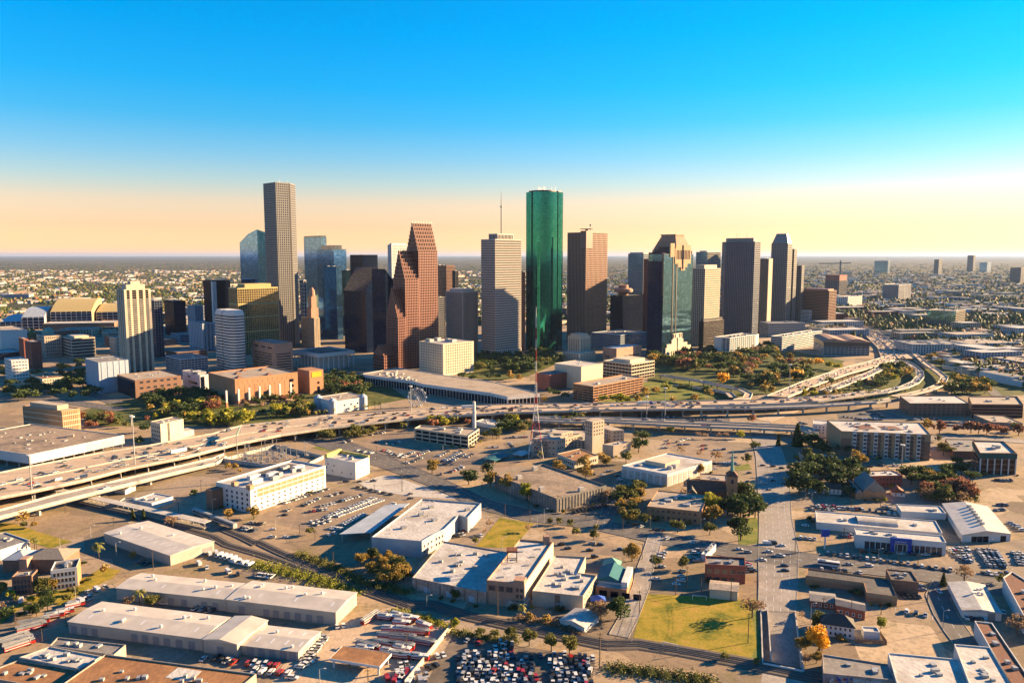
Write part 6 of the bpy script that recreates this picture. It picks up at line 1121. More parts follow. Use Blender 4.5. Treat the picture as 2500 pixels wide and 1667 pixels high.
# curved white market hall, aquarium, performing arts hall, garages
r, P, h = block('bayou', 'long low white arcade building bending beside the freeway', 'white_wall', 'roof_tan', units=44, usz=(1.5, 4), uh=(.8, 2)); n = len(P)
for i in front_edges(P):
    p, q = P[i], P[(i + 1) % n]; L = dist(p, q); MB().wall(p, q, .5, L - .5, .3, h - 3.4, 0, .2).build('curtain_wall', 'glass_dark', r)
    for j in range(int(L / 5) + 1): MB().wall(p, q, min(j * 5., L - .5), min(j * 5., L - .5) + .5, 0, h - 3, 0, .6).build('column', 'white_wall', r)
r, P, h = block('aquarium', 'white aquarium with shell shaped corner roofs beside the freeway', 'white_wall', 'roof_tan', units=5)
for su, sv in ((0, .1), (0, .9), (.9, .05)): x, y = frac(P, su, sv); MB().cone(x, y, 0, h + 1, 5, 5, 12).cone(x, y, h + 1, h + 4, 5, 1, 12).build('corner_turret', 'blue_wall', r)
for f in (.3, .5, .7, .9): a_ = Vector(P[0]); e = (Vector(P[1]) - a_).normalized(); n_ = Vector((e.y, -e.x)); s_ = f * dist(P[0], P[1]); MB().quad(*[(*(a_ + e * (s_ + 1.2 * math.cos(k * .524)) + n_ * .15), h * .6 + 1.2 * math.sin(k * .524)) for k in range(12)]).build('porthole', 'glass_blue', r)
r, P, h = block('hobby', 'tall cream stage house of the performing arts hall', 'cream_wall', 'roof_white', units=2); r, P, h = block('hobbyred', 'red brick lobby below the cream stage house', 'brick_red', 'roof_grey', units=4)
office('redgarage', 'brick garage of open parking bands beside the freeway', 'brick_orange', 'glass_dark', 3.2, 9, .7, 1.5, name='parking_garage', cat='garage', units=2, roofm='roof_tan', deep=.9)
office('bandoffice', 'cream office of wide floor bands on stilts', 'cream_wall', 'glass_bronze', 4.4, 6, .5, 2., name='office_block', cat='office block', units=3, base=4, penthouse=(.2, 5), roofm='roof_white')
r, P, h = block('pinkannex', 'pinkish annex with a blue roof beside the city hall', 'brick_pink', 'metal_blue', units=1); MB().wall(P[0], P[1], dist(P[0], P[1]) * .3, dist(P[0], P[1]) * .9, 6, 8, 0, .2).build('window_slot', 'glass_dark', r); MB().wall(P[3], P[0], 4, dist(P[3], P[0]) * .5, 6, 8, 0, .2).build('window_slot', 'glass_dark', r)
r, P, h = punched('cityhall_t', 'old cream city hall tower with stepped shoulders', 'cream_wall', 'roof_white', .22, 8, 1.5, 2.6, name='city_hall', cat='city hall', z0=9, zt=5, units=1); Pw, hw = FOOT['cityhall_w']; MB().prism(Pw, 0, 13).build('wing', 'cream_wall', r); MB().prism(inset(P, 3), h - .3, h + 4).build('attic', 'cream_wall', r); x, y = centre(P); MB().cone(x, y, h + 4, h + 14, .4, .2, 6).build('flagpole', 'steel', r)
for i in (0, 3): windows(r, *edges(Pw)[i], 9, 3, 1.5, 9, 1.5, 2.2, frame='cream_wall')
# hall with wavy roof on a slatted garage
P, h = FOOT['arena']; t = office('arena', 'slatted garage under a dark hall with a wavy pink roof', 'white_wall', 'glass_dark', 4., 7, .5, 1.4, name='exhibition_hall', cat='hall', units=0, top=False); Q = inset(P, -.3); MB().prism(Q, h, h + 9).build('upper_wall', 'granite_dark', t)
mb = MB(); a, b, c, d = [Vector((*p, 0)) for p in inset(P, -2)]
zs = [h + 9, h + 13.5, h + 15, h + 12.2, h + 10.8, h + 13.6, h + 14.6, h + 12, h + 9]
for i in range(8):
    f, g_ = i / 8, (i + 1) / 8; A1, B1, C1, D1 = a.lerp(b, f), a.lerp(b, g_), d.lerp(c, g_), d.lerp(c, f); mb.quad((A1.x, A1.y, zs[i]), (B1.x, B1.y, zs[i + 1]), (C1.x, C1.y, zs[i + 1]), (D1.x, D1.y, zs[i])); mb.quad((A1.x, A1.y, h + 8), (B1.x, B1.y, h + 8), (B1.x, B1.y, zs[i + 1]), (A1.x, A1.y, zs[i]))
mb.quad((b.x, b.y, h + 8), (c.x, c.y, h + 8), (c.x, c.y, zs[8]), (b.x, b.y, zs[8])); mb.build('wavy_roof', 'brick_pink', t)
# ballpark with sliding barrel roofs
t = thing('ballpark', (-1090, 1890), 'ballpark with three yellow barrel roofs over glass truss walls', 'stadium')
def shell(x0, y0, x1, y1, z0, z1, depth, m, tall=True):
    a, b = Vector((x0, y0)), Vector((x1, y1)); e = (b - a).normalized(); n = Vector((-e.y, e.x)); mb = MB(); N = 12; prof = [(depth * (i / N), z0 + (z1 - z0) * math.sin(math.pi * (.0 + .62 * i / N)) / 1.) for i in range(N + 1)]
    for i in range(N):
        (d0, h0), (d1, h1) = prof[i], prof[i + 1]; p0, p1 = a + n * d0, a + n * d1; q0, q1 = b + n * d0, b + n * d1
        mb.quad((*p0, h0), (*q0, h0), (*q1, h1), (*p1, h1)); mb.quad((*p0, 0 if tall else z0 - 6), (*p0, h0), (*p1, h1), (*p1, 0 if tall else z0 - 6)); mb.quad((*q0, h0), (*q0, 0 if tall else z0 - 6), (*q1, 0 if tall else z0 - 6), (*q1, h1))
    mb.build('barrel_roof', m, t); MB().quad((*a, 0), (*b, 0), (*b, z0), (*a, z0)).build('glass_wall', 'glass_navy', t); w = MB(); L = (b - a).length; nb = max(2, int(L / 11))
    for j in range(nb + 1): w.wall(a, b, max(0, L * j / nb - .5), L * j / nb + .5, 0, z0, 0, .8)
    for zq in range(6, int(z0), 7): w.wall(a, b, 0, L, zq, zq + .9, 0, .7)
    w.build('truss', 'white_wall', t)
shell(-1138, 1890, -1050, 1915, 40, 68, 110, 'gold_wall'); shell(-1052, 1940, -1002, 1952, 36, 54, 90, 'gold_wall'); shell(-1184, 1850, -1139, 1865, 30, 50, 110, 'metal_blue'); shell(-1230, 1840, -1186, 1850, 20, 32, 100, 'metal_blue')
r, P, h = block(None, 'long dark brick club building in front of the ballpark', 'brick_brown', 'roof_white', P=[(-1080, 1760), (-930, 1790), (-945, 1850), (-1095, 1820)], h=22)
r, P, h = block(None, 'low red brick station house beside the ballpark', 'brick_orange', 'roof_rust', P=[(-1010, 1880), (-930, 1895), (-938, 1930), (-1018, 1915)], h=18)
r, P, h = punched(None, 'beige stone block peeping out beside the cream balcony tower', 'beige_wall', 'roof_grey', .25, 6, 1.6, 1.8, P=[(-690, 1330), (-665, 1352), (-690, 1378), (-715, 1356)], h=36)
# tower under construction with crane
P, h = FOOT['construct']; t = office('construct', 'unfinished concrete tower with red formwork and a crane', 'concrete_dark', 'glass_navy', 4, 8, 1, .8, units=0, name='unfinished_tower', cat='tower'); MB().prism(P, h - 22, h + 3).build('formwork', 'brick_red', t)
x, y = frac(P, .6, .3); c_ = thing('tower_crane', (x, y), 'dark tower crane above the unfinished tower', 'crane'); MB().bar((x, y, 0), (x, y, h + 60), 5).build('mast', 'steel', c_); MB().bar((x - 95, y, h + 52), (x + 45, y, h + 54), 4).build('jib', 'steel', c_); MB().bar((x, y, h + 50), (x, y, h + 66), 4).build('cab', 'steel', c_)
office('whiteapt', 'white apartment block of grouped balconies on the plain', 'white_wall', 'glass_navy', 3.6, 7, 3, 1.4, name='apartment_block', cat='apartment block', units=3)
P, h = FOOT['citigroup']; masts_on([o for o in bpy.data.objects if o.get('label', '').startswith('blue banded glass')][0], P, h, [(.4, .3, 16, .6)])
P, h = FOOT['esperson']; r = [o for o in bpy.data.objects if o.get('label', '').startswith('old stone office')][0]; x, y = frac(P, .5, .3); MB().box(x, y, h, h + 20, 16, 16, .79).box(x, y, h + 20, h + 42, 11, 11, .79).cone(x, y, h + 42, h + 54, 6, 5, 10).cone(x, y, h + 54, h + 60, 5, .4, 10).build('tempietto', 'brick_pink', r)
P, h = FOOT['darkwhite']; r = [o for o in bpy.data.objects if o.get('label', '').startswith('dark tower with a white')][0]; MB().wall(P[3], P[0], dist(P[3], P[0]) - 7, dist(P[3], P[0]) + .5, 0, h, 0, .6).wall(P[0], P[1], 0, 8, 0, h, 0, .6).build('shaft', 'white_wall', r)
# ------------------------------------------------------------------ near buildings
def by_label(s): return [o for o in bpy.data.objects if o.get('label', '').startswith(s)][0]
def edge_doors(root, a, b, fr, w, h, m='metal_roof', name='roller_door', z=0.05):
    L = dist(a, b)
    for f in fr: MB().wall(a, b, L * f - w / 2, L * f + w / 2, z, z + h, -.02, .06).build(name, m, root)
def shed(key, label, rise=1.6, axis=0, doors=(), skylights=0, vents=0, wallm='metal_wall', roofm='metal_roof', dedge=None, name='warehouse'):
    P, h = FOOT[key]; t = thing(name, P[0], label, 'warehouse'); MB().prism(P, 0, h).build('wall', wallm, t)
    A = 0 if dist(P[0], P[1]) > dist(P[1], P[2]) else 1
    gable(t, P, h, rise, roofm, A)
    Q = P[A:] + P[:A]; a, b, c, d = [Vector((*p, h)) for p in Q]
    for k in range(skylights):
        f = (k + .5) / skylights; s_ = .25 if k % 2 else .72
        if s_ < .5: p = a.lerp(b, f).lerp(d.lerp(c, f), s_); z = h + rise * s_ * 2
        else: p = a.lerp(b, f).lerp(d.lerp(c, f), s_); z = h + rise * (1 - s_) * 2
        e = (b - a).normalized(); g2 = (d - a).normalized(); sl = rise / ((d - a).length / 2) * (1 if s_ < .5 else -1); hw, hl = .55, 1.8
        V = [p + e * i * hw + g2 * j * hl for i, j in ((-1, -1), (1, -1), (1, 1), (-1, 1))]
        q_ = [(v.x, v.y, z + sl * j * hl + .06) for v, j in zip(V, (-1, -1, 1, 1))]; MB().quad(*q_).build('skylight', 'white_paint', t)
    for k in range(vents):
        f, s_ = rnd.uniform(.08, .92), rnd.uniform(.12, .88); p = a.lerp(b, f).lerp(d.lerp(c, f), s_); z = h + rise * (1 - abs(s_ - .5) * 2); MB().cone(p.x, p.y, z - .3, z + rnd.uniform(.8, 1.6), .5, .5, 8).cone(p.x, p.y, z + .6, z + 1.1, .8, .8, 8).build('roof_vent', 'white_paint', t)
    if doors:
        i = dedge if dedge is not None else min(front_edges(P), key=lambda i: P[i][1] + P[(i + 1) % 4][1])
        edge_doors(t, *edges(P)[i], doors, 3.4, 3.9, 'door_grey')
    return t, P, h
shed('metalA', 'long pale metal warehouse beside the curving tracks', .9, doors=(.78, .9), skylights=22, vents=3)
shed('metalB', 'lower metal shed joined to the tall doored warehouse', 1., doors=(.36, .5, .62, .8, .9), vents=6, skylights=4)
shed('metalC', 'tall metal warehouse with a row of shut doors beside the railway', 1.2, doors=(.14, .37, .46, .56, .66, .76, .86), skylights=6, vents=8)
shed('metalD', 'long white metal shed with open bays facing the rust roofed block', 1., doors=(.04, .12, .2, .5, .58, .66, .74, .83, .92), skylights=5, vents=9)
shed('metalE', 'short middle metal shed between two longer sheds', 1.2, doors=(.5,))
shed('metalF', 'end metal shed with four closed doors above parked cars', .9, doors=(.17, .36, .55, .74, .9), skylights=8, vents=2)
t, P, h = shed('quonset', 'small arched white shed behind the beige white roofed building', 1.6, wallm='white_wall', roofm='roof_white')
t, P, h = shed('metalR', 'white low pitched metal building beside the side lane', 1.2, wallm='white_wall', roofm='roof_white', vents=5, doors=(.75,))
for k, lb, wm, rm, un in (('rust', 'rust roofed industrial block with a patched corner', 'concrete', 'roof_rust', 14), ('greyroof', 'grey roofed low shed in front of the open bay shed', 'concrete', 'roof_grey', 6), ('whiteroof', 'peeling white roofed low building', 'concrete_pale', 'roof_white', 8), ('rustlow', 'low building with a streaked rust and white roof', 'concrete', 'roof_rust', 6),
 ('whiteL', 'white flat roofed garage beside the painted wall', 'white_wall', 'roof_white', 5), ('whiteR', 'white walled flat roofed store beside a red brown roof', 'white_wall', 'roof_white', 6), ('leftwhite', 'white walled workshop with a grey roof by the dry lawn', 'white_wall', 'roof_grey', 5), ('redroofR', 'white walled building with a red roof edge beyond the white metal building', 'white_wall', 'roof_redbrown', 5), ('redbrownlong', 'long white walled building with a red brown roof', 'white_wall', 'roof_redbrown', 4), ('pinklow', 'low pink walled store with a tan roof by the red trees', 'brick_pink', 'roof_tan', 4), ('greylow', 'low grey store beside the green topped bank', 'brick_brown', 'roof_grey', 6), ('underwhite', 'small flat roofed clubhouse beneath the freeway', 'white_wall', 'roof_white', 5), ('annex', 'flat tan roofed hall behind the brick church', 'brick_brown', 'roof_tan', 4), ('dealersmall', 'small white repair shop behind the dealer', 'white_wall', 'roof_white', 3), ('courtbox', 'plain beige box beside the stepped beige complex', 'beige_wall', 'roof_white', 1)):
    block(k, lb, wm, rm, units=un, name='flat_roofed_building')
r = by_label('rust roofed industrial'); P, h = FOOT['rust']; x, y = centre(P); MB().prism([(x + 2, y + 4), (x + 14, y + 1), (x + 15, y + 9), (x + 4, y + 12)], h, h + .12).build('roof_patch', 'roof_white', r)
# fuel canopy
P, h = FOOT['canopy']; t = thing('fuel_canopy', P[0], 'rust topped fuel canopy on four white posts', 'canopy'); MB().prism(P, h - 1, h, True, True).build('roof', 'roof_rust', t); w = MB()
for i in range(4): MB().wall(P[i], P[(i + 1) % 4], 0, dist(P[i], P[(i + 1) % 4]), h - 1.1, h + .1, .0, .15).build('fascia', 'white_paint', t)
for q in inset(P, 1.2): MB().box(q[0], q[1], 0, h - 1, .7, .7).build('post', 'white_paint', t)
x, y = centre(P); MB().box(x - 2, y + 1, 0, 2.8, 5, 3.4, .2).build('kiosk', 'beige_wall', t)
# blue white warehouse with lean-to
r, P, h = block('bluewhiteware', 'pale blue walled warehouse with a big white roof', 'metal_blue', 'roof_white', name='warehouse', cat='warehouse', units=0, par=1.)
for f in ((-68, 466), (-50, 480), (-28, 476), (-15, 505), (-45, 520), (-10, 530), (-60, 490), (-55, 505), (-30, 500), (-20, 520)):
  if inside(inset(P, 2), *f): MB().box(f[0], f[1], h - .05, h + 1.6, 3.2, 2.6, .5).build('rooftop_unit', 'galvanised', r)
for f in range(40):
  x, y = rnd.uniform(-85, 0), rnd.uniform(450, 540)
  if inside(inset(P, 2), x, y): MB().cone(x, y, h - .05, h + .9, .35, .35, 6).build('roof_vent', 'galvanised', r)
Q = LINE['awning']; a = Vector(P[0]); mb = MB(); mb.prism([tuple(p) for p in Q] if area2(Q) > 0 else [tuple(p) for p in Q][::-1], 5.2, 5.6, True, True); mb.build('lean_to_roof', 'metal_blue', r)
for q in inset(Q if area2(Q) > 0 else Q[::-1], 1): MB().box(q[0], q[1], 0, 5.2, .5, .5).build('post', 'galvanised', r)
i = front_edges(P)
for k in i:
    a_, b_ = edges(P)[k]
    if dist(a_, b_) < 16 and a_[1] < 480: windows(r, a_, b_, 3, 2, 2, 5.5, 1.5, 1.8, frame='white_paint')
# low white roof warehouse, long brick building, water tank, beige building
r, P, h = block('lowwhite', 'low warehouse with a patched white roof and peeling brick wall', 'brick_old', 'roof_white', name='warehouse', cat='warehouse', units=11)
w = MB(); L = dist(P[3], P[0]) if P[3][1] < P[1][1] else dist(P[0], P[1]); k = min(front_edges(P), key=lambda i: P[i][1] + P[(i + 1) % 4][1]); a_, b_ = edges(P)[k]; L = dist(a_, b_)
for j in range(6): MB().wall(a_, b_, L * (j + .3) / 6, L * (j + .3) / 6 + .35, 0, h, 0, .3).build('pilaster', 'brick_brown', r)
for j in range(3): MB().wall(a_, b_, L * (j * .3 + .17), L * (j * .3 + .17) + 3.2, .1, 3.4, 0, .1).build('loading_door', 'blue_wall', r)
r, P, h = block('longbrick', 'tall long brick warehouse with skylights and a rooftop frame', 'brick_pink', 'roof_white', name='brick_warehouse', cat='warehouse', units=0, par=1.)
fe = sorted(front_edges(P), key=lambda i: P[i][1] + P[(i + 1) % 4][1]); a_, b_ = edges(P)[fe[0]]; L = dist(a_, b_)
windows(r, a_, b_, 3, 1, h - 4.2, h - 4, 3.2, 2.4, .03, .72, frame='brick_brown'); windows(r, a_, b_, 2, 3, 2, h - 3.6, 1.2, 1.7, .76, .98, frame='brick_brown')
MB().wall(a_, b_, L * .72, L, h - .5, h + 2.6, -5, .4).build('stair_tower', 'brick_pink', r)
e2 = [i for i in range(4) if P[i] == b_][0]; c_, d_ = edges(P)[e2]; MB().wall(c_, d_, 0, dist(c_, d_), 0, h + .6, 0, .25).build('painted_flank', 'cream_wall', r); windows(r, c_, d_, 16, 1, h - 3.4, h - 3, 1., .8, frame='cream_wall')
def onroof(P, s, t_): a, b, c, d = [Vector(p) for p in P]; return a.lerp(b, s).lerp(d.lerp(c, s), t_)
A0 = [a_, b_, d_, P[(e2 + 2) % 4]]
for k in range(8): p = onroof(A0, .28 + .42 * (k % 2), .12 + .1 * k); MB().box(p.x, p.y, h, h + .5, 2.6, 1.5, .2).build('skylight', 'galvanised', r)
p = onroof(A0, .82, .97); MB().box(p.x, p.y, h, h + 5, 3.4, 3, .2).build('chimney', 'brick_pink', r)
p = onroof(A0, .22, .5); t = thing('tank_stand', (p.x, p.y, h), 'rusty empty tank stand on the long brick warehouse roof', 'tank stand')
for i, j in ((-1, -1), (1, -1), (1, 1), (-1, 1)): MB().bar((p.x + i * 2.6, p.y + j * 2.6, h), (p.x + i * 2.6, p.y + j * 2.6, h + 6.5), .45).build('leg', 'roof_redbrown', t)
MB().box(p.x, p.y, h + 5.6, h + 6.6, 6, 6).build('platform', 'roof_redbrown', t); MB().bar((p.x - 2.6, p.y - 2.6, h + 2.5), (p.x + 2.6, p.y - 2.6, h + 2.5), .3).build('brace', 'roof_redbrown', t)
P, h = FOOT['longlow']; block('longlow', 'narrow white lean-to at the foot of the long brick warehouse', 'brick_old', 'roof_white', units=0, name='lean_to', cat='shed')
r, P, h = block('whitebeige', 'beige two storey building with a cluttered white roof and outside stair', 'beige_wall', 'roof_white', name='beige_building', units=14, par=.9, usz=(1.2, 3))
fe = sorted(front_edges(P), key=lambda i: P[i][1] + P[(i + 1) % len(P)][1]); a_, b_ = edges(P)[fe[0]]; L = dist(a_, b_); MB().wall(a_, b_, L * .45, L * .55, 0, h, 0, .12).build('dark_panel', 'brick_brown', r)
w = MB(); e = (Vector(b_) - Vector(a_)).normalized(); n = Vector((e.y, -e.x)); s0 = Vector(a_) + e * L * .27 + n * 1.5; s1 = Vector(a_) + e * L * .5 + n * 1.5
w.bar((*s0, .1), (*s1, 3.6), .9, .25).bar((*s1, 3.6), (*(s1 + n * .1 + e * .1), 0), .3).bar((*s0, 1), (*s1, 4.6), .1, .1).bar((*s1, 3.6), (*(s1 + e * 3), 3.6), 1.6, .2).build('outside_stair', 'galvanised', r)
a_, b_ = edges(P)[fe[1]]; windows(r, a_, b_, 6, 2, 1.4, 4.6, 1.5, 1.3, frame='cream_wall')
# teal roofed building, kiosk, blue canopy
P, h = FOOT['tealbase']; t = thing('teal_roofed_building', P[0], 'building with a teal metal roof and brick arcade', 'building'); MB().prism(P, 0, h).build('wall', 'brick_orange', t); flat_roof(t, P, h, 'roof_white', 'brick_orange', .5)
Q = sub(P, -.05, .8, .24, 1.); MB().prism(Q, h - .2, h + 1.6).build('upper_wall', 'white_wall', t); A0 = 0 if dist(Q[0], Q[1]) > dist(Q[1], Q[2]) else 1; gable(t, Q, h + 1.6, 3.2, 'teal_roof', A0); MB().prism(sub(P, .8, 1., .1, 1.), h - .2, h + 3.4).build('gable_wall', 'white_wall', t)
for j in range(4): MB().wall(P[0], P[1], 2 + j * 6, 6.2 + j * 6, .1, 3.2, 0, .1).build('arch_opening', 'glass_dark', t)
P, h = FOOT['kiosk']; t = thing('kiosk', P[0], 'small kiosk with a pale green pyramid roof', 'kiosk'); MB().prism(P, 0, 3).build('wall', 'white_wall', t); x, y = centre(P); Q = inset(P, -.8); MB().prism(Q, 3, 6.2, True, False, [lerp2(p, (x, y), .96) for p in Q]).build('roof', 'copper_green', t)
p = LINE['fence_field'][0]; x, y = p[0] - 27, p[1] - 10
t = thing('shade_canopy', (x, y), 'blue fabric canopy beside the teal roofed building', 'canopy'); MB().prism([(x - 4, y - 3), (x + 4, y - 3), (x + 4, y + 3), (x - 4, y + 3)], 2.6, 4.6, True, True, [(x - .3, y - .3), (x + .3, y - .3), (x + .3, y + .3), (x - .3, y + .3)]).build('fabric', 'canvas_blue', t)
for i, j in ((-1, -1), (1, -1), (1, 1), (-1, 1)): MB().bar((x + i * 3.7, y + j * 2.7, 0), (x + i * 3.7, y + j * 2.7, 2.7), .15).build('post', 'galvanised', t)
# red brick corner building, white box, narrow motel, brown L
r, P, h = block('redbrick', 'red brick two storey corner building with arched windows', 'brick_red', 'roof_grey', name='brick_building', units=4, par=1.1); k = min(front_edges(P), key=lambda i: P[i][1] + P[(i + 1) % 4][1]); a_, b_ = edges(P)[k]
ARCH = MB(); ARCH.cur = 0; ARCH.quad(*[(-.75, -.08, 0), (.75, -.08, 0), (.75, -.08, 1.7), (.53, -.08, 2.25), (0, -.08, 2.5), (-.53, -.08, 2.25), (-.75, -.08, 1.7)]); ARCH.cur = 1; ARCH.prism([(-.9, -.14), (.9, -.14), (.9, 0), (-.9, 0)], -.25, 0, True, True); ARCHM = ARCH.mesh('arched_window', ['glass_window', 'brick_pink'])
e = (Vector(b_) - Vector(a_)).normalized(); L = dist(a_, b_); ang = math.atan2(e.y, e.x)
for f in (.08, .14, .27, .33, .46, .52, .65, .71): place(ARCHM, 'arched_window', r, (a_[0] + e.x * L * f, a_[1] + e.y * L * f, h - 3.8), ang); place(ARCHM, 'arched_window', r, (a_[0] + e.x * L * f, a_[1] + e.y * L * f, .8), ang)
windows(r, a_, b_, 4, 1, h - 3.6, h - 3, .8, 1.6, .8, .98, frame='brick_pink')
P, h = FOOT['whitebox']; t = thing('white_store', P[0], 'plain cream store at the top of the playing field', 'store'); MB().prism(P, 0, h).build('wall', 'cream_wall', t); gable(t, P, h, .9, 'roof_tan', 0 if dist(P[0], P[1]) > dist(P[1], P[2]) else 1)
r, P, h = block('narrowblue', 'narrow low blue white block beside the red brick building', 'blue_wall', 'roof_white', units=6)
r, P, h = block('brownL', 'long L shaped brown brick store with a tan band', 'brick_orange', 'roof_dark', name='brick_store', cat='store', units=8); Q = inset(P, -.12); MB().prism(Q, h - 1.6, h + .75, False).build('tan_band', 'tan_wall', r)
r, P, h = block('brownsq', 'burnt looking brown brick workshop with a sagging roof', 'brick_brown', 'roof_dark', name='brick_workshop', cat='workshop', units=3)
for k, lb in (('greystrip1', 'grey roofed brick row house beside the underpass'), ('greystrip2', 'lower grey roofed brick row next to another row')): P, h = FOOT[k]; t = thing('row_house', P[0], lb, 'row house'); MB().prism(P, 0, h - .4).build('wall', 'brick_red', t); gable(t, P, h - .4, 1.1, 'roof_grey', 0 if dist(P[0], P[1]) > dist(P[1], P[2]) else 1); k_ = min(front_edges(P), key=lambda i: P[i][1] + P[(i + 1) % 4][1]); windows(t, *edges(P)[k_], 4, 1, 1, 1.2, 1., 1.4)
# houses
def house(key, label, wallm, roofm, rise=3.4, win=3, rows=1, hipped=False, name='house', axis=None):
    P, h = FOOT[key]; t = thing(name, P[0], label, 'house'); MB().prism(P, 0, h).build('wall', wallm, t)
    A = (0 if dist(P[0], P[1]) > dist(P[1], P[2]) else 1) if axis is None else axis
    if hipped: hip(t, P, h, rise, roofm)
    else:
        gable(t, P, h, rise, roofm, A)
        Q = P[A:] + P[:A]; mb = MB()
        for i, j in ((1, 2), (3, 0)): mb.quad((*Q[i], h), (*Q[j], h), (*lerp2(Q[i], Q[j], .5), h + rise - .2))
        mb.build('gable_end', wallm, t)
    for i in front_edges(P):
        a_, b_ = edges(P)[i]; windows(t, a_, b_, win, rows, 1., h - 2.2, .9, 1.4)
    return t, P, h
t, P, h = house('whitehouse', 'white two storey house with a black hipped roof', 'white_wall', 'shingle', 3.6, 6, 2, True); x, y = centre(P); MB().box(x + 1, y + 2, h + 1, h + 4.4, .9, .9).build('chimney', 'brick_red', t)
b_ = Vector(P[1]); t = thing('garden_fence', (b_.x, b_.y), 'brown plank fence round the yard of the white house', 'fence'); pts = [(b_.x - 1, b_.y - 3), (b_.x + 13, b_.y - 5), (b_.x + 14.5, b_.y + 5)]
for p, q in zip(pts, pts[1:]):
    n = int(dist(p, q) / .6)
    for k in range(n): u_ = lerp2(p, q, (k + .5) / n); MB().box(u_[0], u_[1], 0, 2. + .06 * (k % 3), .52, .06, math.atan2(q[1] - p[1], q[0] - p[0])).build('plank', 'wood_fence', t)
P = [(b_.x + 5, b_.y + 1), (b_.x + 12, b_.y), (b_.x + 13, b_.y + 5), (b_.x + 6, b_.y + 6)]; r, P, h = block(None, 'tiny flat roofed shed inside the plank fence', 'white_wall', 'roof_white', P=P, h=3.2, units=0, name='garden_shed', cat='shed')
house('house_a', 'beige cottage with a brown pointed roof by the tall dark tree', 'beige_wall', 'shingle', 4, 2, axis=1); house('house_b', 'white cottage with a blue grey roof', 'white_wall', 'metal_blue', 3, 3); house('house_c', 'pale house with a dark roof under the oaks', 'white_wall', 'shingle', 3.2, 4, 2); house('house_d', 'small white cottage with a rust roof beside the gabled brick church', 'white_wall', 'roof_redbrown', 3, 2)
# dealer with blue portal
r, P, h = block('dealer', 'car showroom with a blue portal and glass front', 'white_wall', 'roof_white', name='showroom', cat='showroom', units=5, par=.6); k = min(front_edges(P), key=lambda i: P[i][1] + P[(i + 1) % 4][1]); a_, b_ = edges(P)[k]; L = dist(a_, b_)
for j in range(14): MB().wall(a_, b_, L * (.1 + .062 * j), L * (.1 + .062 * j) + 2.6, .3, h * .62, 0, .08).build('pane', 'glass_window', r)
MB().wall(a_, b_, L * .385, L * .43, 0, h + .9, 0, 1.3).wall(a_, b_, L * .575, L * .62, 0, h + .9, 0, 1.3).wall(a_, b_, L * .43, L * .575, h * .72, h + .9, 0, 1.28).build('portal', 'blue_sign', r)
MB().wall(a_, b_, L * .43, L * .442, 0, h * .72, 0, 1.2).wall(a_, b_, L * .563, L * .575, 0, h * .72, 0, 1.2).wall(a_, b_, L * .442, L * .563, h * .62, h * .72, 0, 1.2).build('inner_portal', 'galvanised', r)
def text(body, size, p, e, z, m, parent, name='lettering', extr=.04, tilt=90):
    cu = bpy.data.curves.new(name, 'FONT'); cu.body = body; cu.size = size; cu.extrude = extr; cu.align_x = 'CENTER'; cu.offset = .015 * size; cu.materials.append(M(m)); o = bpy.data.objects.new(name, cu); COL.objects.link(o); o.parent = parent
    g0 = parent_org(parent); o.location = Vector((p[0], p[1], z)) - g0; o.rotation_euler = (rad(tilt), 0, math.atan2(e.y, e.x)); bpy.context.view_layer.update(); me = bpy.data.meshes.new_from_object(o); q = bpy.data.objects.new(name, me); COL.objects.link(q); q.parent = parent; q.location = o.location; q.rotation_euler = o.rotation_euler; bpy.data.objects.remove(o); return q
e = (Vector(b_) - Vector(a_)).normalized(); n = Vector((e.y, -e.x)); p = Vector(a_) + e * L * .5 + n * 1.36; text('CHEVROLET', 1.15, p, e, h * .8, 'white_paint', r)
r, P, h = block('dealerback', 'long white service building behind the showroom with a curved roof light', 'white_wall', 'roof_white', name='service_building', units=6); A0 = P; x, y = centre(P); e = (Vector(P[1]) - Vector(P[0])).normalized(); mb = MB()
for i in range(8):
    a0, a1 = math.pi * i / 8, math.pi * (i + 1) / 8; n = Vector((-e.y, e.x)); c0 = Vector((x, y)) + n * (-7 * math.cos(a0)); c1 = Vector((x, y)) + n * (-7 * math.cos(a1)); z0, z1 = h + 2.2 * math.sin(a0), h + 2.2 * math.sin(a1); mb.quad((*(c0 - e * 12), z0), (*(c0 + e * 12), z0), (*(c1 + e * 12), z1), (*(c1 - e * 12), z1))
mb.build('curved_roof', 'roof_white', r)
P, h = FOOT['dealerware']; t = thing('dealer_workshop', P[0], 'big grey roofed workshop with a row of roof vents behind the showroom', 'workshop'); MB().prism(P, 0, h + 1).build('wall', 'white_wall', t); gable(t, P, h + 1, 2.4, 'metal_roof', 1 if dist(P[0], P[1]) < dist(P[1], P[2]) else 0); A = P if dist(P[0], P[1]) > dist(P[1], P[2]) else P[1:] + P[:1]
for j in range(7): p = onroof(A, .2 + .1 * j, .5); MB().box(p.x, p.y, h + 3, h + 4.8, 2, 2, .3).build('roof_vent', 'galvanised', t)
k = min(front_edges(P), key=lambda i: P[i][1] + P[(i + 1) % 4][1]); edge_doors(t, *edges(P)[k], (.25, .37, .49, .85), 3.6, 3.6, 'glass_dark', 'bay_door')
x, y = FOOT['dealer'][0][0]; cx, cy = [lerp2(FOOT['dealer'][0][i], FOOT['dealer'][0][(i + 1) % 4], .5) for i in front_edges(FOOT['dealer'][0])][0]
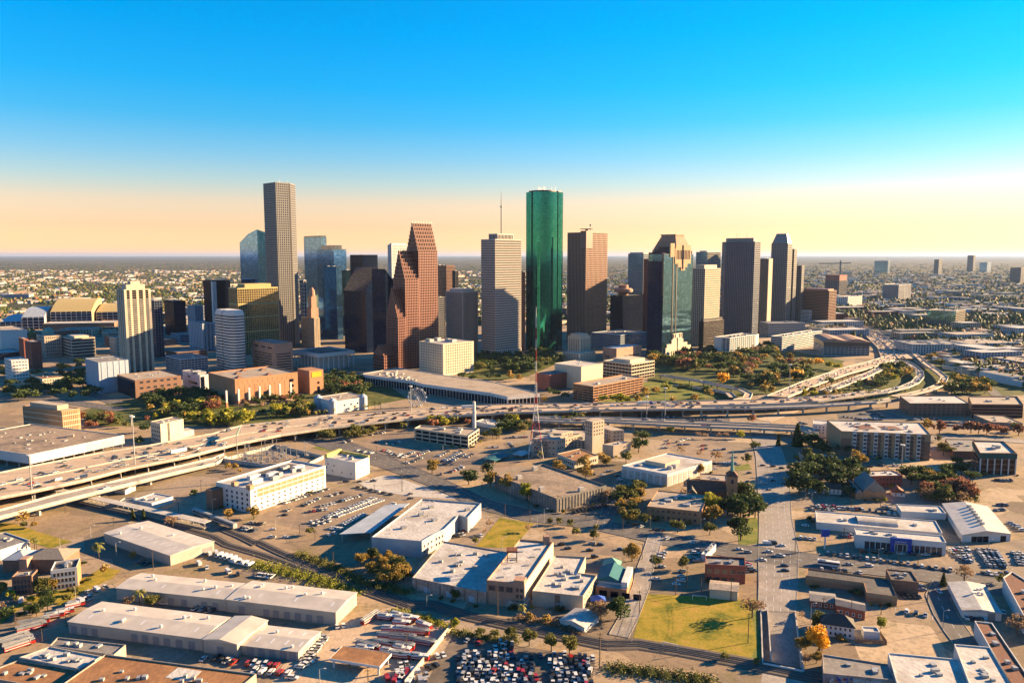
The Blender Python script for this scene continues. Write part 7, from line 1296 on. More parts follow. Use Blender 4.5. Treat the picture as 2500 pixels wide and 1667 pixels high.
sx_, sy_ = min(FOOT['dealer'][0], key=lambda p: p[0] + p[1]); t = thing('pole_sign', (sx_ - 20, sy_ - 2), 'blue roadside sign on a white post beside the showroom', 'sign'); MB().box(sx_ - 20, sy_ - 2, 0, 8, .8, .8).build('post', 'white_paint', t); MB().box(sx_ - 20, sy_ - 2, 8, 12.5, 5, .8).build('board', 'blue_sign', t)
# graffiti wall and low painted building
P, h = FOOT['graffiti']; r, P, h = block('graffiti', 'grey roofed building with a graffiti covered wall above the tracks', 'brick_old', 'roof_grey', units=3); k = min(front_edges(P), key=lambda i: P[i][1] + P[(i + 1) % 4][1]); a_, b_ = edges(P)[k]; e = (Vector(b_) - Vector(a_)).normalized(); n = Vector((e.y, -e.x)); L = dist(a_, b_)
# the painted words run along the roof parapet
for s_, f, sz, z, mm in (('SPOKENTMERGED', .7, 1.9, h - 2.2, 'white_paint'),): p = Vector(a_) + e * L * f + n * .12; text(s_, sz, p, e, z, mm, r)
for k in range(22): f = .03 + .42 * rnd.random(); z = rnd.uniform(.6, h - 1.2); MB().wall(a_, b_, L * f, L * f + rnd.uniform(.3, 1.1), z, z + rnd.uniform(.3, 1.3), 0, .05 + .004 * k).build('paint_mark', rnd.choice(('blue_sign', 'black_rubber', 'red_paint', 'white_paint', 'teal_roof')), r)
x, y = a_[0] - 2, a_[1] - 6; t = thing('trackside_sign', (x, y), 'orange trackside signboard below the graffiti wall', 'sign'); MB().box(x, y, 1.5, 4.4, 7, .25).build('board', 'orange_sign', t)
for d_ in (-2.5, 2.5): MB().box(x + d_, y + .3, 0, 4, .25, .25).build('post', 'wood_pole', t)
# long white five storey building
r, P, h = block('whitefive', 'white five storey warehouse with tan panels and rows of small windows', 'white_wall', 'roof_white', name='storage_building', units=10, par=1.2, usz=(2, 6), uh=(1.5, 3.2)); a_, b_ = edges(P)[0]; L = dist(a_, b_)
for j in range(12):
    for lvl, (za, zb) in enumerate(((h - 3.1, h - .7), (h - 6.3, h - 3.7))): MB().wall(a_, b_, L * (.085 + .075 * j), L * (.085 + .075 * j) + L * .068, za, zb, 0, .1).build('tan_panel', 'tan_wall', r)
windows(r, a_, b_, 13, 5, 1.4, h - 2.3, 1.7, .7, .02, .99, frame='brick_brown'); c_, d_ = edges(P)[3]; windows(r, c_, d_, 5, 4, 1.6, h - 4.6, 1.8, 2., .25, .98, frame='white_wall')
MB().prism(sub(P, 0, .05, 0, .12), h, h + 3.4).build('corner_block', 'tan_wall', r); MB().prism(sub(P, 0, .05, .45, .55), h, h + 3.4).build('corner_block', 'tan_wall', r); MB().prism(sub(P, .42, .9, .5, .9), h + .03, h + .25).build('dark_roof', 'roof_dark', r)
for s_, q in ((.2, .3), (.3, .6), (.45, .4), (.78, .35)): x, y = frac(P, s_, q); MB().box(x, y, h, h + 3.2, 9, 4, .97).build('stair_head', 'white_wall', r)
MB().prism(sub(P, -.12, 0, .8, 1), 0, h - 2).build('stair_annex', 'brick_brown', r)
# white modern building with yellow roof edge
r, P, h = block('whitemodern', 'white modern block with a raised yellow roof edge', 'white_wall', 'roof_white', units=6, par=1.)
for f, z in ((.1, 8), (.3, 7.4), (.25, 3), (.85, 3.4), (.55, 3), (.05, 5)): a_, b_ = edges(P)[3]; p = lerp2(a_, b_, f); e = Vector((b_[0] - a_[0], b_[1] - a_[1])); put_window(window_mesh(1.2, 1.3, 'white_wall'), 'window', r, (*p, z), math.atan2(e.y, e.x))
mb = MB(); a, b, c, d = P; mb.prism([d, lerp2(d, a, .08), lerp2(c, b, .08), c], h, h + 3.5).prism([c, lerp2(c, d, .06), lerp2(b, a, .06), b][::-1], h, h + 2.4); mb.build('roof_screen', 'yellow_wall', r)
for f, z in ((.2, 4), (.45, 6.5), (.5, 6.5), (.3, 8), (.75, 3)): a_, b_ = edges(P)[0]; p = lerp2(a_, b_, f); e = Vector((b_[0] - a_[0], b_[1] - a_[1])); put_window(window_mesh(1., 1.2, 'white_wall'), 'window', r, (*p, z), math.atan2(e.y, e.x))
# three storey garage, old parking deck, panelled white building
office('garage3', 'three storey cream car park with open decks', 'cream_wall', 'glass_dark', 3.5, 9, .9, 1.2, name='car_park', cat='garage', units=4, roofm='roof_tan', deep=1.2)
r, P, h = block('olddeck', 'old stained concrete parking deck with trees along its wall', 'concrete_dark', 'roof_stained', name='parking_deck', cat='garage', units=0, par=1.1)
for i in front_edges(P):
    a_, b_ = edges(P)[i]; L = dist(a_, b_)
    for j in range(int(L / 3)): MB().wall(a_, b_, j * 3 + .4, j * 3 + .75, 0, h, 0, .35).build('wall_rib', 'concrete', r)
for s_, q in ((.1, .3), (.55, .05), (.7, .9), (.2, .75)): x, y = frac(P, s_, q); MB().box(x, y, h, h + 3, 4, 3, .5).build('stair_head', 'concrete_pale', r)
for k in range(6): x, y = frac(P, rnd.uniform(.15, .9), rnd.uniform(.1, .9)); MB().cone(x, y, h, h + 5, .12, .08, 5).build('lamp_post', 'steel', r)
r, P, h = block('decowhite', 'low white building clad in tall pale panels', 'white_wall', 'roof_white', name='panelled_building', units=3, par=.8, usz=(2, 4)); 
for i, n in ((3, 7), (0, 9)):
    a_, b_ = edges(P)[i]; L = dist(a_, b_)
    for j in range(n): MB().wall(a_, b_, L * (j + .12) / n, L * (j + .88) / n, .4, h - 1.6, 0, .14).build('panel', 'concrete_pale', r)
MB().prism(sub(P, .3, .62, .35, .8), h - .1, h + 3.4).build('penthouse', 'cream_wall', r)
for s_ in (.27, .36): x, y = frac(P, s_, .22); MB().cone(x, y, h, h + 2.4, 2.2, 2.2, 12).cone(x, y, h + 2.4, h + 2.9, 1.8, 1.8, 12).build('cooling_tower', 'galvanised', r)
# brick school and church with copper spire
r, P, h = punched('school', 'two storey brown brick school with a flat tan roof', 'brick_orange', 'roof_tan', .26, 2, 1.7, 1.5, name='school', cat='school', units=9, z0=1.6, zt=1.2, usz=(2, 5))
P, h = FOOT['navebase']; t = thing('church', P[0], 'red brick church with a square tower and copper spire', 'church'); MB().prism(P, 0, h).build('nave_wall', 'brick_red', t); gable(t, P, h, 5, 'roof_redbrown', 0); a_, b_ = edges(P)[0]
for j in range(6): place(ARCHM, 'arched_window', t, (*lerp2(a_, b_, .12 + .15 * j), 2.5), math.atan2(b_[1] - a_[1], b_[0] - a_[0]), (1, 1, 1.7))
Pt, ht = FOOT['tower']; MB().prism(Pt, 0, ht).build('tower_wall', 'brick_orange', t); Q = inset(Pt, -.5); x, y = centre(Pt); MB().prism(Q, ht, ht + 3.2, True, False, [lerp2(p, (x, y), .7) for p in Q]).build('tower_roof', 'roof_redbrown', t); MB().cone(x, y, ht + 3, ht + 20, 1.5, .05, 8).build('spire', 'copper_green', t)
for i in front_edges(Pt): a_, b_ = edges(Pt)[i]; place(ARCHM, 'belfry_window', t, (*lerp2(a_, b_, .5), ht - 5.4), math.atan2(b_[1] - a_[1], b_[0] - a_[0]), (1.3, 1, 1.4)); place(ARCHM, 'arched_window', t, (*lerp2(a_, b_, .5), ht - 11), math.atan2(b_[1] - a_[1], b_[0] - a_[0]), (.6, 1, .7))
Pq = [frac(P, .0, -.3), frac(P, .22, -.3), frac(P, .22, .6), frac(P, 0, .6)]; MB().prism(Pq, 0, h - 1).build('transept', 'brick_red', t); gable(t, Pq, h - 1, 3.6, 'roof_dark', 1)
# gabled brick church with a rose window
P, h = FOOT['gable_church']; t, P, h = house('gable_church', 'brick gabled church with a rose window and slate roof', 'brick_orange', 'roof_grey', 8, 0, 1, False, 'gabled_church', axis=1); t['category'] = 'church'; a_, b_ = edges(P)[0]; e = (Vector(b_) - Vector(a_)).normalized(); n = Vector((e.y, -e.x)); p = Vector(a_) + e * dist(a_, b_) * .5 + n * .12; MB().quad(*[(*(p + e * 2.2 * math.cos(k * .393)), h + 1 + 2.2 * math.sin(k * .393)) for k in range(16)]).build('rose_window', 'glass_window', t); w = MB()
for k in range(8): w.bar((*(p + n * .1), h + 1), (*(p + n * .1 + e * 2.2 * math.cos(k * .785)), h + 1 + 2.2 * math.sin(k * .785)), .25)
w.build('tracery', 'white_paint', t); gable(t, [tuple(Vector(a_) - e * 5), a_, P[3], tuple(Vector(P[3]) - e * 5)], 5, 3, 'roof_grey', 1, name='aisle_roof'); MB().prism([tuple(Vector(a_) - e * 5), tuple(Vector(a_) - e * .1), tuple(Vector(P[3]) - e * .1), tuple(Vector(P[3]) - e * 5)], 0, 5).build('aisle_wall', 'brick_orange', t)
punched('brickwing', 'flat roofed brick parish hall joined to the gabled church', 'brick_red', 'roof_white', .3, 2, 1.2, 1.5, name='parish_hall', cat='hall', z0=1.4, zt=1.6)
# apartment block
r, P, h = block('apartment', 'beige six storey apartment block with balconies and a white roof', 'tan_wall', 'roof_white', name='apartment_building', cat='apartment building', units=26, par=.8, usz=(1, 3)); k = min(front_edges(P), key=lambda i: P[i][1] + P[(i + 1) % 4][1]); a_, b_ = edges(P)[k]; L = dist(a_, b_)
for f in (0, .89): MB().wall(a_, b_, L * f, L * (f + .11), 0, h * .75, 0, .2).build('brown_bay', 'brick_brown', r)
for j in range(7):
    f = .15 + .12 * j; MB().wall(a_, b_, L * f - 1.6, L * f + 1.6, 0, h + 1.2, 0, .7).build('bay', 'white_wall', r)
    for l in range(6): z = 1.4 + l * 3.5; MB().wall(a_, b_, L * f - 1.2, L * f + 1.2, z, z + 2.1, .6, .8).build('window', 'glass_window', r); MB().wall(a_, b_, L * f + 2., L * f + 4.6, z - .4, z + .7, 0, 1.3).build('balcony', 'granite_dark', r); MB().wall(a_, b_, L * f + 2.1, L * f + 4.4, z + .8, z + 2.2, 0, .1).build('window', 'glass_window', r)
c = centre(P)
for s_, q in ((.35, .5), (.66, .5)): x, y = frac(P, s_, q); MB().box(x, y, h + .03, h + .2, 16, 16, .1).build('light_well', 'roof_redbrown', r)
punched('aptwing', 'white plain wing of the beige apartment block', 'white_wall', 'roof_white', .25, 3, 1.2, 1.4, z0=4, name='apartment_wing', cat='apartment building', units=1)
# cream corner house and old brick complex by the truck yard
r, P, h = block('creamthree', 'cream three storey house with a flat roof at the end of the old brick complex', 'white_wall', 'roof_dark', name='corner_house', units=8, par=.8); windows(r, *edges(P)[0], 6, 3, 1., h - 3.2, 1.1, 1.9, frame='beige_wall'); MB().wall(P[1], P[2], .1, dist(P[1], P[2]), 0, h + .6, 0, .15).build('brick_flank', 'brick_orange', r)
r, P, h = punched('brickblock', 'old brick block with a flat tan roof beside the cream corner house', 'brick_brown', 'roof_tan', .5, 3, 1.1, 1.7, name='old_brick_block', z0=1)
P, h = FOOT['hipbrick']; t = thing('hipped_hall', P[0], 'brick hall under a pale hipped roof in the old complex', 'hall'); MB().prism(P, 0, h + 3).build('wall', 'brick_brown', t); hip(t, P, h + 3, 3.4, 'shingle_tan', .5); Q = sub(P, -.6, -.02, .1, 1.); MB().prism(Q, 0, h + 2).build('wing', 'brick_brown', t); hip(t, Q, h + 2, 2.8, 'metal_blue', .5); MB().prism(sub(P, -.02, .18, -.25, .1), 0, h + 4.6).build('stair_tower', 'brick_pink', t)
# green topped bank, brick offices
P, h = FOOT['greentop']; t = office('greentop', 'dark glass bank with a green band and white fins', 'brick_brown', 'glass_bronze', 4, 60, 0, .9, name='bank', cat='bank', units=2, roofm='roof_white'); k = min(front_edges(P), key=lambda i: P[i][1] + P[(i + 1) % 4][1]); Q = inset(P, -.4); MB().prism(Q, h - 3.6, h + .2, False, True).build('green_band', 'green_panel', t); a_, b_ = edges(P)[k]; L = dist(a_, b_)
for j in range(6): MB().wall(a_, b_, L * j / 5.2 + .3, L * j / 5.2 + 1., 0, h - 3.6, 0, .8).build('fin', 'white_wall', t)
punched('brickmid', 'long dark brick office beside the looping ramps', 'brick_brown', 'roof_white', .16, 4, 2.4, 1.4, name='brick_office', cat='office', z0=1.6, zt=1.4); office('darkgarage', 'dark brick parking garage behind the red trees', 'brick_brown', 'glass_dark', 3.4, 60, .6, 1.5, name='parking_garage', cat='garage', roofm='roof_tan'); office('brickrow1', 'pale long apartment row beyond the jammed freeway', 'white_wall', 'glass_dark', 3.4, 5, 2., 1.5, name='apartment_row', cat='apartment building', units=14)
# post office hall on stilts, its office, old shop
P, h = FOOT['post_canopy']; t = thing('mail_hall', P[0], 'huge flat gravel roofed hall raised on stilts beside the freeway', 'hall'); MB().prism(P, 4.6, h - .2, True, True).build('upper_wall', 'white_wall', t); flat_roof(t, P, h, 'roof_stained', 'white_wall', .6); x, y = frac(P, .72, .3); MB().box(x, y, h, h + 2.4, 6, 5, .4).build('stair_head', 'roof_tan', t); roof_units(t, P, h, 26, (1, 2.6), h=(.4, 1))
a_, b_ = P[0], P[1]
for j in range(10): q = lerp2(inset(P, 1.5)[0], inset(P, 1.5)[1], j / 9); MB().box(q[0], q[1], 0, 4.8, 1, 1, .4).build('stilt', 'concrete_pale', t)
for j in range(8): q = lerp2(inset(P, 1.5)[0], inset(P, 1.5)[3], (j + 1) / 8); MB().box(q[0], q[1], 0, 4.8, 1, 1, .4).build('stilt', 'concrete_pale', t)
MB().prism(sub(P, .1, .9, .1, .9), 0, 4.7).build('dark_core', 'concrete_dark', t); MB().wall(P[0], P[1], dist(P[0], P[1]) * .58, dist(P[0], P[1]), 4.7, h - .4, 0, .12).build('louvre_wall', 'metal_blue', t)
r, P, h = block('post_office', 'tan ribbed office block rising behind the raised hall', 'tan_wall', 'roof_tan', name='ribbed_office', cat='office', units=2); MB().prism(sub(P, .1, .7, .15, .85), h, h + 5).build('penthouse', 'beige_wall', r)
for i in (0, 3):
    a_, b_ = edges(P)[i]; L = dist(a_, b_)
    for j in range(int(L / 1.8)): MB().wall(a_, b_, j * 1.8 + .3, j * 1.8 + .9, 1, h - 1, 0, .3).build('wall_rib', 'tan_wall', r)
    for z in (7, 12.5, 18): MB().wall(a_, b_, .4, L - .4, z, z + .8, 0, .36).build('string_course', 'cream_wall', r)
r, P, h = punched('oldshop', 'narrow old concrete block with graffiti on its roof edge', 'cream_wall', 'roof_tan', .25, 4, 1.6, 2.2, faces=[3], z0=2, zt=2.5, units=3, name='old_block'); MB().wall(P[0], P[1], dist(P[0], P[1]) * .3, dist(P[0], P[1]) * .38, 0, h, 0, .3).build('flue', 'roof_dark', r); MB().prism([frac(P, 1.01, .1), frac(P, 1.5, .1), frac(P, 1.5, .8), frac(P, 1.01, .8)], 0, 6).build('annex', 'concrete_pale', r)
# stepped beige complex
r, P, h = punched('bigcourt', 'stepped beige complex with many terraces beside the lattice mast', 'beige_wall', 'roof_tan', .22, 3, 1.5, 1.5, name='stepped_complex', cat='institution', units=10, usz=(2, 4))
for k, hh in (('courttall', None), ('courtright', None)):
    Q, hq = FOOT[k]; MB().prism(Q, 0, hq).build('tower_block', 'beige_wall', r)
    for i in front_edges(Q): a_, b_ = edges(Q)[i]; windows(r, a_, b_, max(2, round(dist(a_, b_) * .25)), 4, max(2, hq - 13), hq - 3, 1.3, 1.4, frame='beige_wall')
Q0 = FOOT['bigcourt'][0]; Q1 = FOOT['courttall'][0]
for (s0, s1, v0, v1, hh) in ((.0, .22, -.6, 1.2, 15.5), (.35, .6, .2, 1.8, 14.5), (.6, .95, .5, 2.6, 16), (.95, 1.5, -.2, 2.4, 11), (.75, 1.0, -.9, .0, 9.5), (1.1, 1.5, -1.2, -.2, 7)):
    Pq = sub(Q0, s0, s1, v0, v1); MB().prism(Pq, 0, hh).build('terrace_block', 'beige_wall', r)
    for i in (0, 3): a_, b_ = edges(Pq)[i]; windows(r, a_, b_, max(2, round(dist(a_, b_) * .25)), 3, 2, hh - 3, 1.5, 1.3, frame='beige_wall')
    x, y = centre(Pq); MB().box(x, y, hh, hh + 1.8, 4, 3, .6).build('rooftop_unit', 'galvanised', r)
punched('tanlow', 'tan two storey hall with a flat brown roof below the stepped complex', 'cream_wall', 'roof_rust', .3, 1, 1.6, 2.2, name='tan_hall', cat='hall', z0=2.4)
for k, lb in (('greenshed', 'dark green shelter roof in the parking lot'), ('greenshed2', 'pale green shed beside the stepped complex')): P, h = FOOT[k]; t = thing('shelter', P[0], lb, 'shelter'); gable(t, P, 3.2, .9, 'teal_roof' if k == 'greenshed' else 'metal_blue', 1); [MB().box(q[0], q[1], 0, 3.3, .3, .3).build('post', 'steel', t) for q in inset(P, .6)]; MB().prism(inset(P, 3), 0, 3.1).build('wall', 'concrete_dark', t)
# station: platform roof, building, sheds, silver train
(ax, ay), (bx_, by_) = LINE['platform']; t = thing('station_platform', (ax, ay), 'long thin platform roof on posts beside the dirt lot', 'platform'); MB().bar((ax, ay, 4.1), (bx_, by_, 4.1), 6.5, .35).build('roof', 'concrete_pale', t); MB().bar((ax, ay, .5), (bx_, by_, .5), 6, .8).build('platform', 'concrete', t); n = 30
for j in range(n): f = (j + .5) / n; MB().box(ax + (bx_ - ax) * f, ay + (by_ - ay) * f, .8, 4, .35, .35).build('post', 'concrete_pale', t)
block('station', 'small white station building beside the platform', 'white_wall', 'roof_white', units=5, name='station_building', cat='station'); block('greystation', 'grey roofed wing beside the white station building', 'concrete_pale', 'roof_grey', units=2, name='station_wing', cat='station')
P, h = FOOT['shed']; t = thing('gabled_shed', P[0], 'white gabled shed near the light viaduct', 'shed'); MB().prism(P, 0, h).build('wall', 'white_wall', t); gable(t, P, h, 1.6, 'roof_white', 1)
(ax, ay), (bx_, by_) = LINE['train']; L = dist((ax, ay), (bx_, by_)); d = Vector((bx_ - ax, by_ - ay)).normalized(); ang = math.atan2(d.y, d.x); nc = max(2, int(L / 26))
for j in range(nc):
    q = Vector((ax, ay)) + d * (13 + j * 26.2); t = thing('passenger_car', (q.x, q.y), 'silver passenger rail car standing by the platform', 'rail car', 'coaches of the silver train'); w = MB(); w.box(q.x, q.y, 1.1, 3.9, 25.2, 3, ang); w.build('body', 'galvanised', t); MB().box(q.x, q.y, 3.9, 4.3, 24.6, 2.2, ang).build('roof', 'galvanised', t); MB().box(q.x, q.y, 2.4, 3.2, 22, 3.06, ang).build('window_band', 'glass_dark', t)
    for s_ in (-9, 9): x, y = q + d * s_; MB().box(x, y, .4, 1.1, 3.4, 2.2, ang).build('bogie', 'black_rubber', t)
# electric substation
S = LINE['substation']; t = thing('substation', S[0], 'walled electric substation full of steel frames', 'substation')
for p, q in zip(S, S[1:] + S[:1]): MB().bar((*p, 1.6), (*q, 1.6), .4, 3.2).build('enclosure_wall', 'concrete_pale', t)
fr = MB(); eq = MB(); cx, cy = centre(S)
for k in range(46):
    a, b, c = rnd.random(), rnd.random(), rnd.random(); p, q = lerp2(S[0], S[1], a * .9), lerp2(S[-1], S[2], a * .9); x, y = lerp2(p, q, .15 + .7 * b); hh = rnd.choice((6, 8, 8, 11, 14)); fr.bar((x, y, 0), (x, y, hh), .3); fr.bar((x - 4, y, hh - .5), (x + 4, y + 1, hh - .5), .25); eq.box(x + 1, y + 1, 0, rnd.uniform(1.5, 3.4), rnd.uniform(1, 3), rnd.uniform(1, 2), .4)
fr.build('steel_frames', 'galvanised', t, kind='stuff'); eq.build('transformers', 'concrete_pale', t, kind='stuff')
# a phrase for what stands nearest, used to tell look-alikes apart
SITES = [(o.location.x, o.location.y, o['label']) for o in COL.objects if o.parent is None and o.get('category') and o.get('kind') != 'structure' and o.type == 'EMPTY']
def beside(x, y):
    s_ = min(SITES, key=lambda q: (q[0] - x) ** 2 + (q[1] - y) ** 2)[2]
    for cut in (' with ', ' beside ', ' behind ', ' in front ', ' below ', ' above ', ' rising ', ' at the ', ' of ', ' in ', ' joined ', ' between ', ' facing ', ' along ', ' under ', ' on ', ' by ', ' next ', ' round '): s_ = s_.split(cut)[0]
    return 'beside the ' + ' '.join(s_.split()[:7])
# ------------------------------------------------------------------ masts, poles, wheel, stack
X, Y = SPOT['radio']; Hh = SPOT['radio_h']; t = thing('lattice_mast', (X, Y), 'tall red and white lattice radio mast', 'radio mast')
def leg(z): w_ = 5.2 * (1 - min(z / 52, 1)) ** 1.25 + 1.5 * max(.25, 1 - z / Hh); return w_
segs = [0, 8, 16, 24, 32, 40, 48] + [48 + (Hh - 48) * k / 16 for k in range(1, 17)]
for i in range(len(segs) - 1):
    z0, z1 = segs[i], segs[i + 1]; w = MB(); k0, k1 = leg(z0), leg(z1); c4 = ((-1, -1), (1, -1), (1, 1), (-1, 1)); th = .28 if z0 < 48 else .2
    for (a, b), (c, d) in zip(c4, c4[1:] + c4[:1]):
        w.bar((X + a * k0, Y + b * k0, z0), (X + a * k1, Y + b * k1, z1), th); w.bar((X + a * k0, Y + b * k0, z0), (X + c * k1, Y + d * k1, z1), th * .6); w.bar((X + c * k0, Y + d * k0, z0), (X + a * k1, Y + b * k1, z1), th * .6); w.bar((X + a * k1, Y + b * k1, z1), (X + c * k1, Y + d * k1, z1), th * .6)
    w.build('lattice_section', 'white_paint' if (i // 2) % 2 == 0 else 'red_paint', t)
MB().cone(X, Y, Hh, Hh + 9, .3, .1, 6).build('antenna', 'white_paint', t); w = MB()
for k in range(20): a0, a1 = 2 * math.pi * k / 20, 2 * math.pi * (k + 1) / 20; w.bar((X + 3.6 * math.cos(a0), Y + 3.6 * math.sin(a0), 24), (X + 3.6 * math.cos(a1), Y + 3.6 * math.sin(a1), 24), .5)
w.build('ring_platform', 'white_paint', t)
X, Y = SPOT['stack']; Hh = SPOT['stack_h']; t = thing('steel_stack', (X, Y), 'white cylindrical stack beside the freeway', 'stack'); MB().cone(X, Y, 0, Hh * .62, 1.9, 1.7, 14).build('lower_shaft', 'white_wall', t); MB().cone(X, Y, Hh * .62, Hh, 1.5, 1.4, 14).build('upper_shaft', 'white_wall', t); MB().cone(X, Y, Hh * .6, Hh * .64, 2.1, 2.1, 14).build('collar', 'white_wall', t)
X, Y = SPOT['ferris']; t = thing('ferris_wheel', (X, Y), 'white Ferris wheel beside the long arcade building', 'ferris wheel'); Rw, zc = 10.5, 12.5; rim = MB(); sp = MB()
for k in range(24):
    a0, a1 = 2 * math.pi * k / 24, 2 * math.pi * (k + 1) / 24
    for r_ in (Rw, Rw * .82): rim.bar((X + r_ * math.cos(a0), Y, zc + r_ * math.sin(a0)), (X + r_ * math.cos(a1), Y, zc + r_ * math.sin(a1)), .35)
    sp.bar((X, Y, zc), (X + Rw * math.cos(a0), Y, zc + Rw * math.sin(a0)), .22)
    if k % 2 == 0: MB().box(X + (Rw + .2) * math.cos(a0), Y, zc + (Rw + .2) * math.sin(a0) - 1.6, zc + (Rw + .2) * math.sin(a0), 1.7, 1.7).build('gondola', 'white_paint', t)
rim.build('rim', 'white_paint', t); sp.build('spokes', 'white_paint', t); MB().bar((X - 5, Y - 2, 0), (X, Y - 1, zc), .6).bar((X + 5, Y - 2, 0), (X, Y - 1, zc), .6).bar((X - 5, Y + 2, 0), (X, Y + 1, zc), .6).bar((X + 5, Y + 2, 0), (X, Y + 1, zc), .6).build('support', 'white_paint', t)
for x, y, hh in MASTS:
    t = thing('high_mast_light', (x, y), 'tall floodlight mast ' + beside(x, y), 'light mast', 'masts ' + beside(x, y)); MB().cone(x, y, 0, hh, .55, .3, 8).build('mast', 'galvanised', t); MB().cone(x, y, hh - 1.2, hh - .4, 1.9, 1.9, 10).build('light_ring', 'white_paint', t)
for k, (x, y, hh) in enumerate(POLES):
    wood = k % 3 != 0; hh = max(6, min(hh, 15)); t = thing('utility_pole' if wood else 'street_lamp', (x, y), ('wooden utility pole ' if wood else 'pale steel street lamp ') + beside(x, y), 'pole' if wood else 'street lamp', ('poles ' if wood else 'lamps ') + beside(x, y))
    MB().cone(x, y, 0, hh, .22 if wood else .16, .16 if wood else .1, 6).build('pole', 'wood_pole' if wood else 'galvanised', t)
    if wood: MB().bar((x - 1.2, y, hh - .8), (x + 1.2, y, hh - .8), .16).build('cross_arm', 'wood_pole', t)
    else: am = MB().bar((x, y, hh - .1), (x + 2, y, hh + .3), .14).build('arm', 'galvanised', t); MB().box(x + 2.3, y, hh + .15, hh + .4, .9, .35).build('lamp_head', 'white_paint', am)
# overhead wires between neighbouring wooden poles
W_ = MB(); wp = [p for k, p in enumerate(POLES) if k % 3 != 0]
for i, p in enumerate(wp):
    q = sorted((q for q in wp if q is not p), key=lambda q: dist(p, q))[0]
    if dist(p, q) < 75:
        for s_ in (-1, 1):
            pts = [(p[0] + (q[0] - p[0]) * f + s_, p[1] + (q[1] - p[1]) * f, min(p[2], 15) - .6 + (min(q[2], 15) - min(p[2], 15)) * f - 4 * f * (1 - f) * 1.2) for f in (0, .25, .5, .75, 1)]
            for a, b in zip(pts, pts[1:]): W_.bar(a, b, .05)
tag(W_.build('overhead_wires', 'black_rubber'), 'black overhead wires sagging between utility poles', 'wires', kind='stuff')
# goal posts, yard wall, fence, sign gantry
for k, lb in (('goal_a', 'white goal frame in front of the plain cream store'), ('goal_b', 'white goal frame beside the railway')):
    (x0, y0), (x1, y1) = LINE[k]; t = thing('goal_frame', (x0, y0), lb, 'goal'); MB().bar((x0, y0, 0), (x0, y0, 2.6), .22).build('post', 'white_paint', t); MB().bar((x1, y1, 0), (x1, y1, 2.6), .22).build('post', 'white_paint', t); MB().bar((x0, y0, 2.6), (x1, y1, 2.6), .22).build('crossbar', 'white_paint', t)
p, q = LINE['wall_yard']; t = thing('yard_wall', p, 'tan block wall between the fire trucks and the old cars', 'wall'); n = int(dist(p, q) / 4)
for k in range(n): MB().bar((*lerp2(p, q, k / n), 1.3), (*lerp2(p, q, (k + .985) / n), 1.3), .5, 2.6).build('panel', 'cream_wall', t)
p, q = LINE['fence_field']; t = thing('field_fence', p, 'dark mesh fence along the playing field', 'fence'); n = int(dist(p, q) / 3)
for k in range(n + 1): x, y = lerp2(p, q, k / n); MB().cone(x, y, 0, 3, .07, .07, 5).build('post', 'steel', t)
MB().bar((*p, 3), (*q, 3), .08).build('rail', 'steel', t); MB().bar((*p, 1.5), (*q, 1.5), .06).build('rail', 'steel', t)
S = RIBBON['freeway']; i = 7; (a, b, z), (d, c, _) = S[6], S[7]; f = .05; p, q = lerp2(a, d, f), lerp2(b, c, f); m_ = lerp2(p, q, .5)
t = thing('sign_gantry', q, 'green overhead sign gantry on the freeway', 'sign'); MB().bar((*m_, z), (*m_, z + 8.5), .5).bar((*q, 0), (*q, z + 8.5), .6).build('post', 'galvanised', t); MB().bar((*m_, z + 7.5), (*q, z + 7.5), .5, .9).build('beam', 'galvanised', t)
for f0, f1 in ((.04, .46), (.54, .96)): u_, v_ = lerp2(m_, q, f0), lerp2(m_, q, f1); MB().bar((u_[0] - .3, u_[1] - .5, z + 7), (v_[0] - .3, v_[1] - .5, z + 7), .2, 3.4).build('sign_board', 'green_sign', t)
# ------------------------------------------------------------------ vehicles
def extr(mb, prof, w, w2=None):
    """side profile (x,z) extruded across the width; upper points may lean in"""
    zt = max(p[1] for p in prof); w2 = w2 or w; n = len(prof); i = len(mb.v)
    for s_ in (-1, 1): mb.v += [(x, s_ * (w2 if z > zt - .05 else w) / 2, z) for x, z in prof]
    for k in range(n): j = (k + 1) % n; mb.f.append((i + k, i + j, i + n + j, i + n + k)); mb.m.append(mb.cur)
    mb.f += [tuple(range(i + n - 1, i - 1, -1)), tuple(range(i + n, i + 2 * n))]; mb.m += [mb.cur] * 2
KIND = {
 'c': dict(n='car', body=[(-2.35, .32), (2.3, .32), (2.35, .7), (1.45, .92), (-1.6, .98), (-2.35, .86)], cab=[(-1.75, .95), (1.15, .9), (.35, 1.4), (-1.0, 1.42)], w=1.82, ax=1.42),
 's': dict(n='car', body=[(-2.35, .4), (2.3, .4), (2.35, .95), (1.4, 1.1), (-2.3, 1.15), (-2.38, .9)], cab=[(-2.25, 1.12), (1.15, 1.08), (.5, 1.72), (-2.05, 1.75)], w=1.9, ax=1.42),
 'p': dict(n='pickup_truck', body=[(-2.8, .5), (2.7, .5), (2.75, 1.0), (1.7, 1.12), (-2.8, 1.12)], cab=[(-.85, 1.1), (1.35, 1.1), (.75, 1.82), (-.65, 1.85)], w=1.95, ax=1.7),
 'v': dict(n='van', body=[(-2.7, .45), (2.6, .45), (2.7, 1.2), (1.9, 2.2), (-2.7, 2.35)], cab=[(1.2, 1.45), (2.62, 1.3), (1.98, 2.12), (1.2, 2.2)], w=2., ax=1.7),
 'u': dict(n='pickup_truck', body=[(-2.9, .55), (2.8, .55), (2.85, 1.1), (1.8, 1.2), (.9, 1.2), (.9, 1.9), (-2.9, 1.9)], cab=[(-.1, 1.2), (1.5, 1.2), (.9, 2.), (0, 2.05)], w=2., ax=1.75)}
